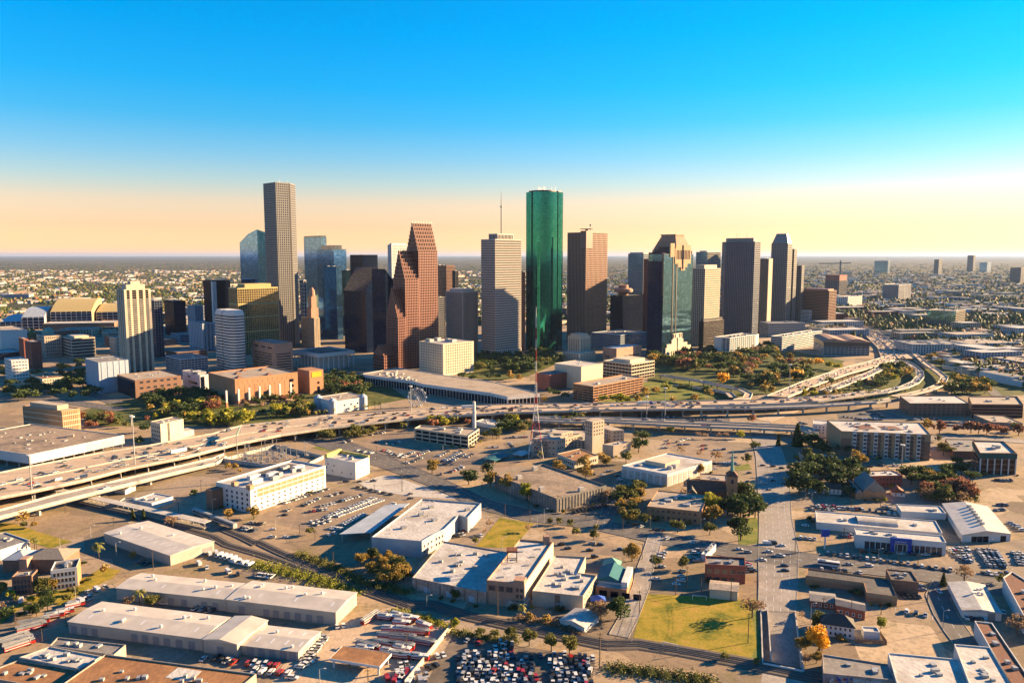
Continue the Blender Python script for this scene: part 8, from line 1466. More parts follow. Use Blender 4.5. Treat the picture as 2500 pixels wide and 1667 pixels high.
PAINT = {'w': ('white', (.78, .78, .76)), 's': ('silver', (.42, .42, .42)), 'k': ('black', (.025, .025, .028)), 'b': ('dark blue', (.035, .06, .12)), 'r': ('red', (.42, .025, .02)), 'n': ('tan', (.36, .28, .18))}
for c_, (nm, rgb) in PAINT.items(): mat('paint_' + c_, rgb, .28, .05, 1., spec=.6)
def wheel_mesh():
    mb = MB()
    for a, b in ((-.12, .12),): [mb.quad((.33 * math.cos(k * .785), a, .33 + .33 * math.sin(k * .785)), (.33 * math.cos(k * .785 + .785), a, .33 + .33 * math.sin(k * .785 + .785)), (.33 * math.cos(k * .785 + .785), b, .33 + .33 * math.sin(k * .785 + .785)), (.33 * math.cos(k * .785), b, .33 + .33 * math.sin(k * .785))) for k in range(8)]
    for y in (-.12, .12): mb.quad(*[(.33 * math.cos(k * .785), y, .33 + .33 * math.sin(k * .785)) for k in range(8)])
    return mb
WHEEL = wheel_mesh().mesh('wheel', 'black_rubber'); VM = {}
def car_parts(k, c):
    """(body mesh, glass mesh, one-mesh version)"""
    if (k, c) in VM: return VM[(k, c)]
    d = KIND[k]; b = MB(); extr(b, d['body'], d['w'], d['w'] * .94); g_ = MB(); extr(g_, d['cab'], d['w'] * .92, d['w'] * .76); cb = d['cab']; zt = max(p[1] for p in cb); xs = [p[0] for p in cb if p[1] > zt - .12]
    rf_ = [(min(xs), -d['w'] * .38), (max(xs), -d['w'] * .38), (max(xs), d['w'] * .38), (min(xs), d['w'] * .38)]; b.prism(rf_, zt - .03, zt + .05, True, True)
    if k == 'p': b.cur = 1; b.prism([(-2.7, -.8), (-.95, -.8), (-.95, .8), (-2.7, .8)], 1.1, 1.135); b.cur = 0
    one = MB(); one.v = list(b.v); one.f = list(b.f); one.m = [0 if m == 0 else 2 for m in b.m]; o0 = len(one.v); one.v += g_.v; one.f += [tuple(i + o0 for i in f) for f in g_.f]; one.m += [1] * len(g_.f)
    one.cur = 2
    for sx in (-1, 1):
        for sy in (-1, 1): one.box(sx * d['ax'], sy * (d['w'] / 2 - .1), 0, .62, .6, .24)
    VM[(k, c)] = (b.mesh('body', ['paint_' + c, 'black_rubber']), g_.mesh('window_glass', 'car_glass'), one.mesh('vehicle', ['paint_' + c, 'car_glass', 'black_rubber']), one, d)
    return VM[(k, c)]
WHERE = ['in the lot below the white five storey building', 'in the packed rows beside the blue walled warehouse', 'in the lot around the cream car park', 'beside the old concrete deck', 'beside the yellow lawn', 'in the concrete lot by the teal roof', 'on the wide avenue and its crossing', 'in front of the car showroom', 'behind the car showroom', 'beside the beige apartments', 'between the two viaducts', 'in the lot with bare trees', 'behind the beige apartments', 'among the metal sheds', 'in the salvage yard', 'in the fire truck yard', 'beside the brown brick store', 'driving on the elevated freeway', 'in the freeway jam']
vr = random.Random(5); pool = []
for x0, y0, x1, y1, n, k, c, g_, along, jit in CAR_ROWS:
    d = math.degrees(math.atan2(y1 - y0, x1 - x0)) + (0 if along else 90)
    for i in range(n):
        f = (i + .5) / n; pool.append([x0 + (x1 - x0) * f + vr.gauss(0, jit), y0 + (y1 - y0) * f + vr.gauss(0, jit), 0., d + vr.gauss(0, 2 + 6 * jit) + (180 if vr.random() < .3 else 0), vr.choice(k), vr.choice(c), g_])
def traffic(key, n, g_, lanes):
    S = RIBBON[key]; Ls = [dist(S[i][0], S[i + 1][0]) for i in range(len(S) - 1)]; tot = sum(Ls)
    for _ in range(n):
        s_ = vr.uniform(0, tot); i = 0
        while s_ > Ls[i] and i < len(Ls) - 1: s_ -= Ls[i]; i += 1
        f = min(s_ / Ls[i], 1); (a, b, z0), (d, c, z1) = S[i], S[i + 1]; p, q = lerp2(a, d, f), lerp2(b, c, f); w = (vr.randrange(lanes) + .5) / lanes; x, y = lerp2(p, q, w * .86 + .07)
        pool.append([x, y, z0 + (z1 - z0) * f, math.degrees(math.atan2(d[1] - a[1], d[0] - a[0])) + (180 if w > .5 else 0) + vr.gauss(0, 1), vr.choice('cccssspv'), vr.choice('wwwwssskkkbbrn'), g_])
traffic('freeway', 235, 17, 10); traffic('freeway_branch', 40, 17, 4); traffic('viaduct_far', 9, 17, 2); traffic('viaduct_near', 8, 17, 2); traffic('connector', 12, 17, 2); traffic('light_viaduct', 3, 17, 2); traffic('interstate_near', 70, 18, 3); traffic('interstate_mid', 60, 18, 2); traffic('interstate_far', 420, 18, 9); traffic('loop_ramp', 50, 18, 2); traffic('outer_ramp', 16, 18, 2); traffic('curl_ramp', 4, 17, 2)
# painted bays under the parked rows
bays = MB()
for x0, y0, x1, y1, n, k, c, g_, along, jit in CAR_ROWS:
    if along or n < 4 or jit > .3: continue
    e = Vector((x1 - x0, y1 - y0)).normalized(); q = Vector((-e.y, e.x)); L = dist((x0, y0), (x1, y1))
    for i in range(n + 3):
        p = Vector((x0, y0)) + e * (L / n * (i - 1)); a, b = p - q * 2.7, p + q * 2.7; w = e * .07; bays.quad((*(a - w), .185), (*(a + w), .185), (*(b + w), .185), (*(b - w), .185))
tag(bays.build('bay_markings', 'white_paint'), 'white painted parking bay lines', 'markings', kind='stuff')
keep = []
for v in sorted(pool, key=lambda v: v[1]):       # drop overlaps
    if all(abs(v[0] - q[0]) > 1.9 or abs(v[1] - q[1]) > 1.9 or abs(v[2] - q[2]) > 2 for q in keep[-160:]): keep.append(v)
count = {}; rest = MB(); RM = ['paint_' + c for c in PAINT] + ['car_glass', 'black_rubber']; ci = {c: i for i, c in enumerate(PAINT)}
LIM = {'car': 295, 'pickup_truck': 200, 'van': 120}
for x, y, z, a, k, c, g_ in keep:
    body, gl, one, omb, d = car_parts(k, c); n = d['n']; count[n] = count.get(n, 0) + 1; zr = z + (.12 if z == 0 else .04)
    if count[n] > LIM[n]:
        ca, sa = math.cos(rad(a)), math.sin(rad(a)); i0 = len(rest.v); rest.v += [(x + p[0] * ca - p[1] * sa, y + p[0] * sa + p[1] * ca, zr + p[2]) for p in omb.v]; rest.f += [tuple(i + i0 for i in f) for f in omb.f]; rest.m += [ci[c] if m == 0 else len(ci) + m - 1 for m in omb.m]; continue
    near = y < 420; o = bpy.data.objects.new(n, body if near else one); COL.objects.link(o); o.location = (x, y, zr); o.rotation_euler = (0, 0, rad(a))
    kind = {'c': 'sedan', 's': 'wagon', 'p': 'pickup', 'v': 'van', 'u': 'service pickup'}[k]; w = WHERE[g_]
    tag(o, f"{PAINT[c][0]} {kind} {'parked ' if g_ not in (6, 17, 18) else ''}{w}", {'car': 'car', 'pickup_truck': 'pickup truck', 'van': 'van'}[n], f'vehicles {w}')
    if near:
        q = bpy.data.objects.new('window_glass', gl); COL.objects.link(q); q.parent = o
        for sx in (-1, 1):
            for sy in (-1, 1): q = bpy.data.objects.new('wheel', WHEEL); COL.objects.link(q); q.parent = o; q.location = (sx * d['ax'], sy * (d['w'] / 2 - .08), 0)
if rest.v: tag(rest.build('distant_traffic', RM), 'mass of small cars on the far freeway and lots', 'traffic', kind='stuff')
# fire trucks, trailers, a bus
def fire(k):
    L = 9 if k == 'e' else 12.5; out = []
    b = MB(); extr(b, [(-L / 2, .6), (L / 2, .6), (L / 2, 1.9), (-L / 2, 1.9)], 2.5, 2.45); out.append(('body', b.mesh('body', 'red_paint')))
    b = MB(); b.box(-1.2, 0, 1.9, 2.75, L - 2.6, 2.46); b.box(L / 2 - 1.2, 0, 1.9, 2.85, 2.2, 2.4); out.append(('roof_panel', b.mesh('roof_panel', 'galvanised' if k == 'l' else 'white_paint')))
    b = MB(); b.box(L / 2 - .9, 0, 1.95, 2.5, 1.7, 2.5); out.append(('windscreen', b.mesh('windscreen', 'car_glass')))
    b = MB(); b.box(-1, 0, 1.0, 1.35, L - 2.4, 2.56); out.append(('stripe', b.mesh('stripe', 'white_paint')))
    b = MB()
    if k == 'l':
        for y in (-.55, .55): b.bar((-L / 2 - .6, y, 3.3), (L / 2 - .8, y, 3.5), .18, .4)
        for i in range(16): xx = -L / 2 + i * .75; b.bar((xx, -.55, 3.35), (xx, .55, 3.35), .12)
    else:
        b.box(-1.5, 0, 2.95, 3.3, 4, 1.6); b.box(-3, .6, 2.95, 3.2, 2, .4)
    out.append(('ladder' if k == 'l' else 'hose_bed', b.mesh('ladder', 'galvanised'))); return out, L
FP = {k: fire(k) for k in 'el'}; big_wheel = WHEEL
for x, y, a, k in FIRE:
    t = thing('fire_truck', (x, y, .1), ('fire truck with a long roof ladder ' if k == 'l' else 'red and white fire engine ') + beside(x, y), 'fire truck', 'fire trucks ' + beside(x, y)); t.rotation_euler = (0, 0, rad(a)); parts, L = FP[k]
    for nm, me in parts: q = bpy.data.objects.new(nm, me); COL.objects.link(q); q.parent = t
    for sx in (-L / 2 + 2, L / 2 - 2.2):
        for sy in (-1.12, 1.12): q = bpy.data.objects.new('wheel', WHEEL); COL.objects.link(q); q.parent = t; q.location = (sx, sy, 0); q.scale = (1.5, 1.5, 1.5)
def on_deck(key, i, f, w): (a, b, z0), (d, c, z1) = RIBBON[key][i], RIBBON[key][i + 1]; p, q = lerp2(a, d, f), lerp2(b, c, f); return (*lerp2(p, q, w), z0 + (z1 - z0) * f), math.atan2(d[1] - a[1], d[0] - a[0])
for key, i, f, w, cabm, lb in (('freeway', 4, .75, .72, 'paint_k', 'white box trailer pulled by a dark cab on the wide freeway'), ('freeway', 10, .35, .3, 'paint_w', 'white box trailer with a white cab on the wide freeway'), ('freeway', 12, .75, .3, 'blue_sign', 'white box trailer pulled by a blue cab on the wide freeway')):
    p, an = on_deck(key, i, f, w); t = thing('semi_truck', p, lb, 'truck'); t.rotation_euler = (0, 0, an); M1 = MB(); M1.box(-2, 0, 1.1, 4, 14, 2.55); o = bpy.data.objects.new('trailer', M1.mesh('trailer', 'white_paint')); COL.objects.link(o); o.parent = t; M1 = MB(); extr(M1, [(5.4, .5), (9.2, .5), (9.2, 1.9), (7.9, 2.1), (7.6, 3.6), (5.4, 3.7)], 2.4); o = bpy.data.objects.new('cab', M1.mesh('cab', cabm)); COL.objects.link(o); o.parent = t
    for sx in (-7.5, -6.2, 6, 8.4):
        for sy in (-1.1, 1.1): q = bpy.data.objects.new('wheel', WHEEL); COL.objects.link(q); q.parent = t; q.location = (sx, sy, .03); q.scale = (1.5,) * 3
S = STREET['washington_avenue']; p = lerp2(lerp2(S[10][0], S[10][1], .72), lerp2(S[11][0], S[11][1], .72), .35); t = thing('city_bus', (*p, .2), 'white city bus on the broad street beside the brown brick store', 'bus'); t.rotation_euler = (0, 0, math.atan2(S[11][0][1] - S[10][0][1], S[11][0][0] - S[10][0][0]))
for nm, m_, bx4 in (('body', 'white_paint', (0, 0, .4, 3.1, 12, 2.55)), ('window_band', 'car_glass', (0, 0, 1.5, 2.5, 11.6, 2.62)), ('roof_unit', 'galvanised', (-3, 0, 3.1, 3.4, 3, 1.8))): o = bpy.data.objects.new(nm, MB().box(*bx4).mesh(nm, m_)); COL.objects.link(o); o.parent = t
# ------------------------------------------------------------------ trees
def crown_mb(seed, n, leaf, wide=.42, tall=.36, cz=.62, lobes=8, cone=False):
    r = np.random.default_rng(seed); L = r.normal(size=(lobes, 3)); L /= np.linalg.norm(L, axis=1)[:, None]; L *= r.uniform(.35, .72, (lobes, 1)); R_ = r.uniform(.34, .58, lobes)
    k = r.integers(0, lobes, n); d = r.normal(size=(n, 3)); d /= np.linalg.norm(d, axis=1)[:, None]; p = L[k] + d * (R_[k] * r.uniform(.55, 1.08, n))[:, None]
    if cone: t_ = r.uniform(0, 1, n); an = r.uniform(0, 6.28, n); rr = (1 - t_) ** .8 * r.uniform(.5, 1, n); p = np.stack([rr * np.cos(an), rr * np.sin(an), t_ * 2.2 - 1.2], 1)
    c = p * np.array([wide, wide, tall]) + np.array([0, 0, cz]); a = r.normal(size=(n, 3)); a /= np.linalg.norm(a, axis=1)[:, None]; b = np.cross(a, r.normal(size=(n, 3))); b /= np.linalg.norm(b, axis=1)[:, None]; s_ = leaf * r.uniform(.6, 1.3, (n, 1)); a *= s_; b *= s_ * .8
    v = np.stack([c - a - b * .3, c + b, c + a - b * .3, c - b * .9], 1).reshape(-1, 3); return v
def mesh_np(name, v, per, mats, idx=None):
    nf = len(v) // per; me = bpy.data.meshes.new(name); me.vertices.add(len(v)); me.vertices.foreach_set('co', v.astype(np.float32).ravel()); me.loops.add(len(v)); me.loops.foreach_set('vertex_index', np.arange(len(v), dtype=np.int32)); me.polygons.add(nf); me.polygons.foreach_set('loop_start', np.arange(0, len(v), per, dtype=np.int32)); me.polygons.foreach_set('loop_total', np.full(nf, per, dtype=np.int32))
    for m_ in mats: me.materials.append(M(m_))
    if idx is not None: me.polygons.foreach_set('material_index', idx.astype(np.int32))
    me.update(calc_edges=True); return me
SHAPE = {'d': (.52, .36, .6), 'o': (.42, .36, .6), 'y': (.42, .38, .6), 'g': (.44, .38, .6), 'r': (.45, .37, .6), 'b': (.44, .36, .6), 'n': (.44, .4, .58), 'c': (.2, .44, .54)}
CROWN, TRUNK = {}, []
for v_ in range(3):
    mb = MB(); mb.cone(0, 0, 0, .42, .03, .022, 6)
    for k in range(5): an = k * 1.26 + v_; mb.bar((0, 0, .3 + .02 * k), (.24 * math.cos(an), .24 * math.sin(an), .62), .016)
    TRUNK.append(mb.mesh('trunk', 'bark'))
PALM = MB().cone(0, 0, 0, .86, .028, .02, 7).mesh('trunk', 'bark')
def crown(pal, lod, v_):
    k = (pal, lod, v_)
    if k not in CROWN:
        if pal == 'p':
            r = np.random.default_rng(v_); V = []
            for i in range(26):
                an, el = r.uniform(0, 6.28), r.uniform(-.5, .9); dr = np.array([math.cos(an), math.sin(an), 0]); sd_ = np.array([-math.sin(an), math.cos(an), 0]) * .03; pts = [np.array([0, 0, .86]) + dr * (.3 * t_) + np.array([0, 0, .3 * (el * t_ - .9 * t_ * t_)]) for t_ in (0, .4, .75, 1)]
                for a, b in zip(pts, pts[1:]): V += [a - sd_, b - sd_, b + sd_, a + sd_]
            CROWN[k] = mesh_np('crown', np.array(V), 4, ['leaf_p'])
        else:
            w, t_, cz = SHAPE[pal]; n, lf = ((1500, .042), (520, .062), (170, .1))[lod]
            if pal == 'b': n = int(n * .45); lf *= .8
            CROWN[k] = mesh_np('crown', crown_mb(v_ * 7 + 3, n, lf, w, t_, cz, cone=pal == 'c'), 4, ['leaf_' + pal])
    return CROWN[k]
TN = {'d': ('live_oak', 'dark green spreading oak'), 'o': ('olive_tree', 'olive green bushy tree'), 'y': ('yellow_green_tree', 'bright yellow green tree'), 'g': ('golden_tree', 'golden brown autumn tree'), 'r': ('rust_tree', 'rusty red autumn tree'), 'b': ('bare_tree', 'nearly bare brown tree'), 'n': ('orange_tree', 'glowing orange autumn tree'), 'c': ('conifer_tree', 'dark narrow conifer'), 'p': ('palm_tree', 'shaggy palm tree')}
def zone(x, y):
    for lim, s_ in ((430, 'among the sheds and yards by the railway'), (560, 'along the streets near the church'), (720, 'around the parking lots below the freeway'), (900, 'along the elevated freeway'), (1150, 'in the park between freeway and towers')):
        if y < lim: return s_
    return 'at the foot of the towers'
wr = random.Random(7); ALL = list(TREES)
for P, n, pl_, h0, h1 in WOODS:
    k = 0
    while k < n:
        x, y = wr.uniform(min(p[0] for p in P), max(p[0] for p in P)), wr.uniform(min(p[1] for p in P), max(p[1] for p in P)); ins = False
        for i in range(len(P)):
            a, b = P[i], P[i - 1]
            if (a[1] > y) != (b[1] > y) and x < (b[0] - a[0]) * (y - a[1]) / (b[1] - a[1]) + a[0]: ins = not ins
        if ins: ALL.append([x, y, wr.uniform(h0, h1), wr.choice(pl_)]); k += 1
tr_ = random.Random(3); woods = []; order = sorted(ALL, key=lambda t_: -t_[2] / t_[1])
for i, (x, y, h, pal) in enumerate(order):
    v_ = tr_.randrange(4)
    if i >= 298 and pal != 'p': woods.append((x, y, h, pal, v_)); continue
    z_ = zone(x, y); t = thing(TN[pal][0], (x, y, .05), f"{'tall ' if h > 12 else 'small ' if h < 6 else ''}{TN[pal][1]} {beside(x, y)}", 'palm' if pal == 'p' else 'tree', f'trees {beside(x, y)}'); t.rotation_euler = (0, 0, tr_.uniform(0, 6.28)); h *= 1.28; wd = h * tr_.uniform(.95, 1.25); t.scale = (wd, wd, h)
    lod = 0 if y < 480 else 1 if y < 760 else 2
    for nm, me in (('trunk', PALM if pal == 'p' else TRUNK[v_ % 3]), ('crown', crown(pal, lod, v_))): q = bpy.data.objects.new(nm, me); COL.objects.link(q); q.parent = t
sr = random.Random(9)
for key in ('school', 'decowhite', 'garage3', 'apartment', 'greentop', 'brickwing', 'gable_church', 'whitehouse', 'redbrick', 'whitebeige', 'creamthree', 'hipbrick', 'whitefive', 'olddeck', 'tanlow', 'dealerback', 'house_a', 'house_b', 'house_c', 'longbrick', 'lowwhite', 'brownL', 'courtbox', 'post_office'):
    P, _ = FOOT[key]
    for i in front_edges(P):
        a_, b_ = edges(P)[i]; e = (Vector(b_) - Vector(a_)); n = Vector((e.y, -e.x)).normalized()
        for _k in range(3): p = Vector(a_) + e * sr.random() + n * sr.uniform(1.6, 4.5); pal = sr.choice('ddooyg'); t = thing('shrub', (p.x, p.y, -.6), 'low ' + {'d': 'dark green', 'o': 'olive', 'y': 'yellow green', 'g': 'golden'}[pal] + ' shrub ' + beside(p.x, p.y), 'shrub', f'shrubs {beside(p.x, p.y)}'); s_ = sr.uniform(2.2, 4.2); t.scale = (s_ * 1.2, s_ * 1.2, s_); q = bpy.data.objects.new('foliage', crown(pal, 1, sr.randrange(4))); COL.objects.link(q); q.parent = t
pals = 'doygrbnc'; acc, mi = [], []
for x, y, h, pal, v_ in woods:
    me = crown(pal, 2, v_); a = np.empty(len(me.vertices) * 3, np.float32); me.vertices.foreach_get('co', a); a = a.reshape(-1, 3); an = tr_.uniform(0, 6.28); ca, sa = math.cos(an), math.sin(an); h *= 1.2; w = h * 1.2
    acc.append(np.stack([x + (a[:, 0] * ca - a[:, 1] * sa) * w, y + (a[:, 0] * sa + a[:, 1] * ca) * w, a[:, 2] * h], 1)); mi.append(np.full(len(a) // 4, pals.index(pal)))
def stuff(name, me, label, cat): o = bpy.data.objects.new(name, me); COL.objects.link(o); return tag(o, label, cat, kind='stuff')
stuff('park_woodland', mesh_np('park_woodland', np.concatenate(acc), 4, ['leaf_' + p for p in pals], np.concatenate(mi)), 'mixed autumn woodland between the ramps and towers', 'woodland')
# hedges of weeds and brush beside the railway
def brush(key, n, w, hh, pal, label):
    P = LINE[key]; V = []; r = np.random.default_rng(len(key) + n)
    for a, b in zip(P, P[1:]):
        m_ = int(n * dist(a, b) / 100); f = r.random(m_); px = a[0] + (b[0] - a[0]) * f + r.normal(0, w, m_); py = a[1] + (b[1] - a[1]) * f + r.normal(0, w, m_)
        z = r.random(m_) ** .8 * hh * (.5 + .5 * np.sin(px * .5) ** 2); c = np.stack([px, py, z], 1); u_ = r.normal(size=(m_, 3)); u_ /= np.linalg.norm(u_, axis=1)[:, None]; q = np.cross(u_, r.normal(size=(m_, 3))); q /= np.linalg.norm(q, axis=1)[:, None]; u_ *= .42; q *= .34; V.append(np.stack([c - u_, c + q, c + u_, c - q], 1).reshape(-1, 3))
    stuff('brush', mesh_np('brush', np.concatenate(V), 4, ['leaf_' + pal]), label, 'brush')
brush('hedge_a', 5200, 3.2, 2.4, 'y', 'thick yellow green brush along the railway by the metal sheds'); brush('hedge_b', 5200, 2.2, 2.6, 'o', 'olive brush between the railway and the patched roof'); brush('hedge_c', 4600, 1.6, 2.6, 'o', 'brush above the salvage yard'); brush('hedge_d', 6500, 2.6, 2.2, 'o', 'olive brown brush along the rails below the playing field'); brush('hedge_e', 3600, 1.6, 1.6, 'y', 'low yellow weeds beside the truck yard'); brush('hedge_f', 4600, 1.6, 2.2, 'b', 'dry brown brush behind the beige building')
# ------------------------------------------------------------------ suburbs out to the horizon
rg = np.random.default_rng(21)
def vnoise(x, y, s):
    h = lambda i, j: np.modf(np.abs(np.sin(i * 127.1 + j * 311.7) * 43758.5453))[0]
    i, j = np.floor(x / s), np.floor(y / s); f, g_ = x / s - i, y / s - j; f = f * f * (3 - 2 * f); g_ = g_ * g_ * (3 - 2 * g_)
    return (h(i, j) * (1 - f) + h(i + 1, j) * f) * (1 - g_) + (h(i, j + 1) * (1 - f) + h(i + 1, j + 1) * f) * g_
BOX_ = [(min(p[0] for p in P) - 8, max(p[0] for p in P) + 8, min(p[1] for p in P) - 8, max(p[1] for p in P) + 8) for P, _ in FOOT.values()] + [(-1250, -990, 1750, 2060)]
IF = RIBBON['interstate_far']; BOX_ += [(min(a[0][0], b[0][0]) - 6, max(a[1][0], b[1][0]) + 6, a[0][1] - 6, b[0][1] + 6) for a, b in zip(IF, IF[1:])] + [(min(a[0][0], a[1][0], b[0][0], b[1][0]) - 5, max(a[0][0], a[1][0], b[0][0], b[1][0]) + 5, min(a[0][1], b[0][1]) - 5, max(a[0][1], b[0][1]) + 5) for k in ('loop_ramp', 'outer_ramp', 'inner_ramp', 'interstate_near', 'interstate_mid', 'frontage', 'freeway_branch', 'connector') for a, b in zip(RIBBON[k], RIBBON[k][1:])]
def clear(x, y):
    ok = np.ones(len(x), bool)
    for x0, x1, y0, y1 in BOX_: ok &= ~((x > x0) & (x < x1) & (y > y0) & (y < y1))
    ok &= ~((np.abs(x + 60) < 760) & (y < 1980) & (x < 700)); ok &= ~((x > -960) & (x < 620) & (y < 1750)); ok &= ~((x < 0) & (y < 1000)); ok &= ~((x > 300) & (x < 800) & (y > 700) & (y < 1000)); ok &= y > 840
    return ok
def sample(n, r0, r1):
    """even over the view: rows of constant apparent spacing from r0 to r1 m away, a little wider than the frame"""
    k = rg.uniform(1 / r1, 1 / r0, n); y = 1 / k; x = rg.uniform(-.78, .78, n) * y; ok = clear(x, y); return x[ok], y[ok]
x, y = sample(80000, 850, 16000); den = vnoise(x, y, 420) * .5 + vnoise(x, y, 130) * .5; m_ = den > .3; x, y = x[m_], y[m_]; N = len(x); hh = rg.uniform(6, 13, N); ww = hh * rg.uniform(.4, .62, N) * (1 + y / 6000)
base = np.array([[1, 0, .25], [.2, .95, .4], [-.85, .55, .2], [-.7, -.7, .35], [.4, -.92, .3], [.35, .15, 1], [-.3, -.1, .92]]); F7 = [(0, 1, 5), (1, 2, 6), (1, 6, 5), (2, 3, 6), (3, 4, 6), (4, 0, 5), (4, 5, 6)]
J = 1 + rg.normal(0, .22, (N, 7, 3)); an = rg.uniform(0, 6.28, N); bx3 = base[None] * J; X_ = bx3[..., 0] * np.cos(an)[:, None] - bx3[..., 1] * np.sin(an)[:, None]; Y_ = bx3[..., 0] * np.sin(an)[:, None] + bx3[..., 1] * np.cos(an)[:, None]
V7 = np.stack([x[:, None] + X_ * ww[:, None], y[:, None] + Y_ * ww[:, None], np.maximum(0, bx3[..., 2]) * hh[:, None]], 2); tri = V7[:, np.array(F7).ravel()].reshape(-1, 3); pm = rg.choice(8, N, p=[.6, .25, .01, .03, .035, .055, .0, .02])
stuff('suburb_trees', mesh_np('suburb_trees', tri, 3, ['leaf_' + p for p in pals], np.repeat(pm, len(F7))), 'endless trees of the suburbs out to the horizon', 'trees')
# roofs: the 290 nearest houses are objects, the rest one mass
x, y = sample(27000, 900, 9000); den = vnoise(x + 900, y, 380) * .6 + vnoise(x, y, 90) * .4; m_ = den > .43; x, y = x[m_], y[m_]; o_ = np.argsort(y); x, y = x[o_], y[o_]; N = len(x)
sx3 = rg.uniform(5, 9, N) * (1 + y / 7000); sy3 = rg.uniform(5, 8, N) * (1 + y / 7000); big = rg.random(N) < .2; sx3[big] *= rg.uniform(1.6, 3.4, big.sum()); sy3[big] *= 1.6; hz = rg.uniform(3.2, 6, N); hz[big] = rg.uniform(5, 12, big.sum()); an = np.where(x > 300, .2, .79) + rg.choice([0, 1.5708], N)
def hs(i, o=(0, 0)):
    c, s_ = math.cos(an[i]), math.sin(an[i]); a, b, h0 = sx3[i], sy3[i], hz[i]; rz = h0 + (0.05 if big[i] else b * .4); P = [(o[0] + u * a * c - v * b * s_, o[1] + u * a * s_ + v * b * c) for u, v in ((-1, -1), (1, -1), (1, 1), (-1, 1))]; r0 = (o[0] - a * c * .96, o[1] - a * s_ * .96, rz); r1 = (o[0] + a * c * .96, o[1] + a * s_ * .96, rz)
    q = [(*p, h0) for p in P]; g0 = [(*p, 0) for p in P]; return [[g0[k], g0[(k + 1) % 4], q[(k + 1) % 4], q[k]] for k in range(4)], [[q[0], q[1], r1, r0], [q[2], q[3], r0, r1], [q[3], q[0], r0, r0], [q[1], q[2], r1, r1]]
WM = ['white_wall', 'cream_wall', 'beige_wall', 'brick_pink', 'white_wall']; RMt = ['roof_white', 'roof_tan', 'roof_grey', 'shingle_tan', 'roof_white', 'roof_redbrown', 'shingle']
V, mi = [], []; wi, ri = rg.integers(0, 5, N), rg.integers(0, 7, N)
for i in range(N):
    if i < 290:
        w_, r_ = hs(i); t = thing('low_house' if not big[i] else 'low_block', (x[i], y[i]), f"small {'flat roofed block' if big[i] else 'pitched roof house'} with {WM[wi[i]].split('_')[0]} walls in the low streets beyond the freeway", 'house', 'houses in the low streets beyond the freeway'); mb = MB(); mb.v = []; [mb.quad(*f) for f in w_]; q = bpy.data.objects.new('wall', mb.mesh('wall', WM[wi[i]])); COL.objects.link(q); q.parent = t; mb = MB(); [mb.quad(*(f if f[2] != f[3] else f[:3])) for f in r_]; q = bpy.data.objects.new('roof', mb.mesh('roof', RMt[ri[i]])); COL.objects.link(q); q.parent = t
    else:
        w_, r_ = hs(i, (x[i], y[i])); V += w_ + r_; mi += [wi[i]] * 4 + [5 + ri[i]] * 4
stuff('suburb_roofs', mesh_np('suburb_roofs', np.array(V).reshape(-1, 3), 4, WM + RMt, np.array(mi)), 'countless low roofs of the suburbs out to the horizon', 'roofs')
# apartment blocks and midrise offices beyond the freeway
ar = random.Random(17); nb = 0
for _ in range(2000):
    k = ar.uniform(1 / 3600, 1 / 1150); yy = 1 / k; xx = ar.uniform(.36, .74) * yy
    if ar.random() < .25: xx = -ar.uniform(.5, .72) * yy
    if not clear(np.array([xx]), np.array([yy]))[0] or (xx < 0 and yy < 1400): continue
    a_, b_, h_ = ar.uniform(22, 60), ar.uniform(14, 26), ar.choice((10, 13, 13, 16, 20)); an_ = .2 + (1.57 if ar.random() < .3 else 0); c, s_ = math.cos(an_), math.sin(an_); P = [(xx + u * a_ * c - v * b_ * s_, yy + u * a_ * s_ + v * b_ * c) for u, v in ((-1, -1), (1, -1), (1, 1), (-1, 1))]
    if area2(P) < 0: P = P[::-1]
    wm = ar.choice(('white_wall', 'cream_wall', 'beige_wall', 'brick_red', 'blue_wall', 'white_wall')); r = office(None, f"{ {'white_wall': 'white', 'cream_wall': 'cream', 'beige_wall': 'beige', 'brick_red': 'brick', 'blue_wall': 'pale blue'}[wm]} apartment block of about {int(h_ / 3.2)} storeys among trees beyond the freeway", wm, 'glass_dark', 3.2, 6, 2.4, 1.5, foot=P, z1=h_, name='apartment_block', cat='apartment block', group='apartment blocks beyond the freeway', units=0, roofm=ar.choice(('roof_white', 'roof_tan', 'roof_grey')), par=.6)
    BOX_.append((xx - a_, xx + a_, yy - a_ * .6, yy + a_ * .6)); nb += 1
    if nb >= 70: break
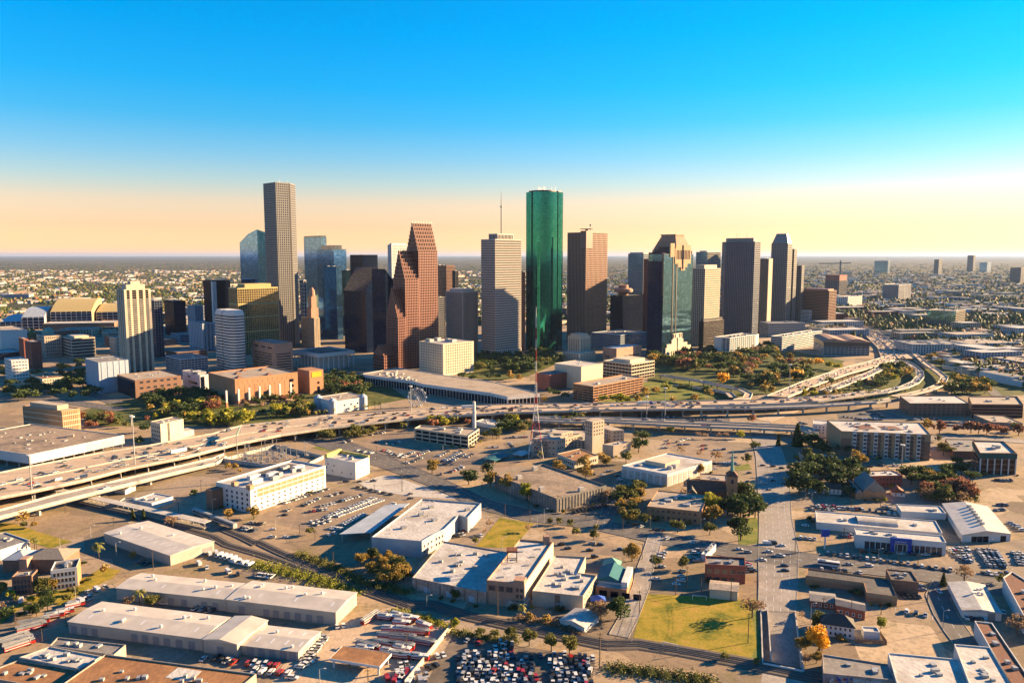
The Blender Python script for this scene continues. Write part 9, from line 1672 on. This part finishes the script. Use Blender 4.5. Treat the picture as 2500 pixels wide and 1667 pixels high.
# plain midrise blocks in the streets between the towers
U_, V_ = Vector((.712, .702)), Vector((-.702, .712)); nb = 0; TB = list(BOX_) + [(-760, 700, 840, 1290), (760, 1400, 700, 1600)]
for _ in range(4000):
    xx, yy = ar.uniform(-1150, 900), ar.uniform(1290, 2250)
    if xx > -420 and yy < 1980: continue
    a_, b_ = ar.uniform(14, 30), ar.uniform(14, 30); c = Vector((xx, yy)); r_ = max(a_, b_) * 1.3
    if any(x0 - r_ * .55 < xx < x1 + r_ * .55 and y0 - r_ * .55 < yy < y1 + r_ * .55 for x0, x1, y0, y1 in TB): continue
    P = [tuple(c + U_ * i * a_ + V_ * j * b_) for i, j in ((-1, -1), (1, -1), (1, 1), (-1, 1))]; h_ = ar.choice((10, 12, 15, 18)) if yy < 1900 else ar.choice((14, 18, 22, 30, 38)); wm = ar.choice(('beige_wall', 'white_wall', 'brick_brown', 'granite_grey', 'blue_wall', 'cream_wall', 'granite_black'))
    office(None, f"plain {wm.split('_')[0] if 'granite' not in wm else 'grey' if 'grey' in wm else 'black'} midrise block about {h_} m tall in the streets between the towers", wm, 'glass_navy', 3.8, ar.choice((3, 4, 60)), ar.choice((.6, 1.2)), ar.choice((1.2, 1.8)), foot=P, z1=h_, name='midrise_block', cat='office block', group='plain midrise blocks between the towers', units=1, roofm=ar.choice(('roof_white', 'roof_grey', 'roof_tan')), par=.8)
    TB.append((xx - r_, xx + r_, yy - r_, yy + r_)); nb += 1
    if nb >= 60: break
# ------------------------------------------------------------------ air
hz_ = MB().prism([(-95000, -25000), (95000, -25000), (95000, 105000), (-95000, 105000)], -8, 345, True, True).build('haze', [], None)
hm = bpy.data.materials.new('haze'); hm.use_nodes = True; hm.node_tree.nodes.clear(); ho = hm.node_tree.nodes.new('ShaderNodeOutputMaterial'); pv = hm.node_tree.nodes.new('ShaderNodeVolumePrincipled'); pv.inputs['Density'].default_value = 1.35e-5; pv.inputs['Color'].default_value = (.32, .46, .74, 1); pv.inputs['Anisotropy'].default_value = .2
hm.node_tree.links.new(pv.outputs[0], ho.inputs['Volume']); hz_.data.materials.clear(); hz_.data.materials.append(hm); tag(hz_, 'thin pale haze over the whole city', 'haze', kind='stuff')
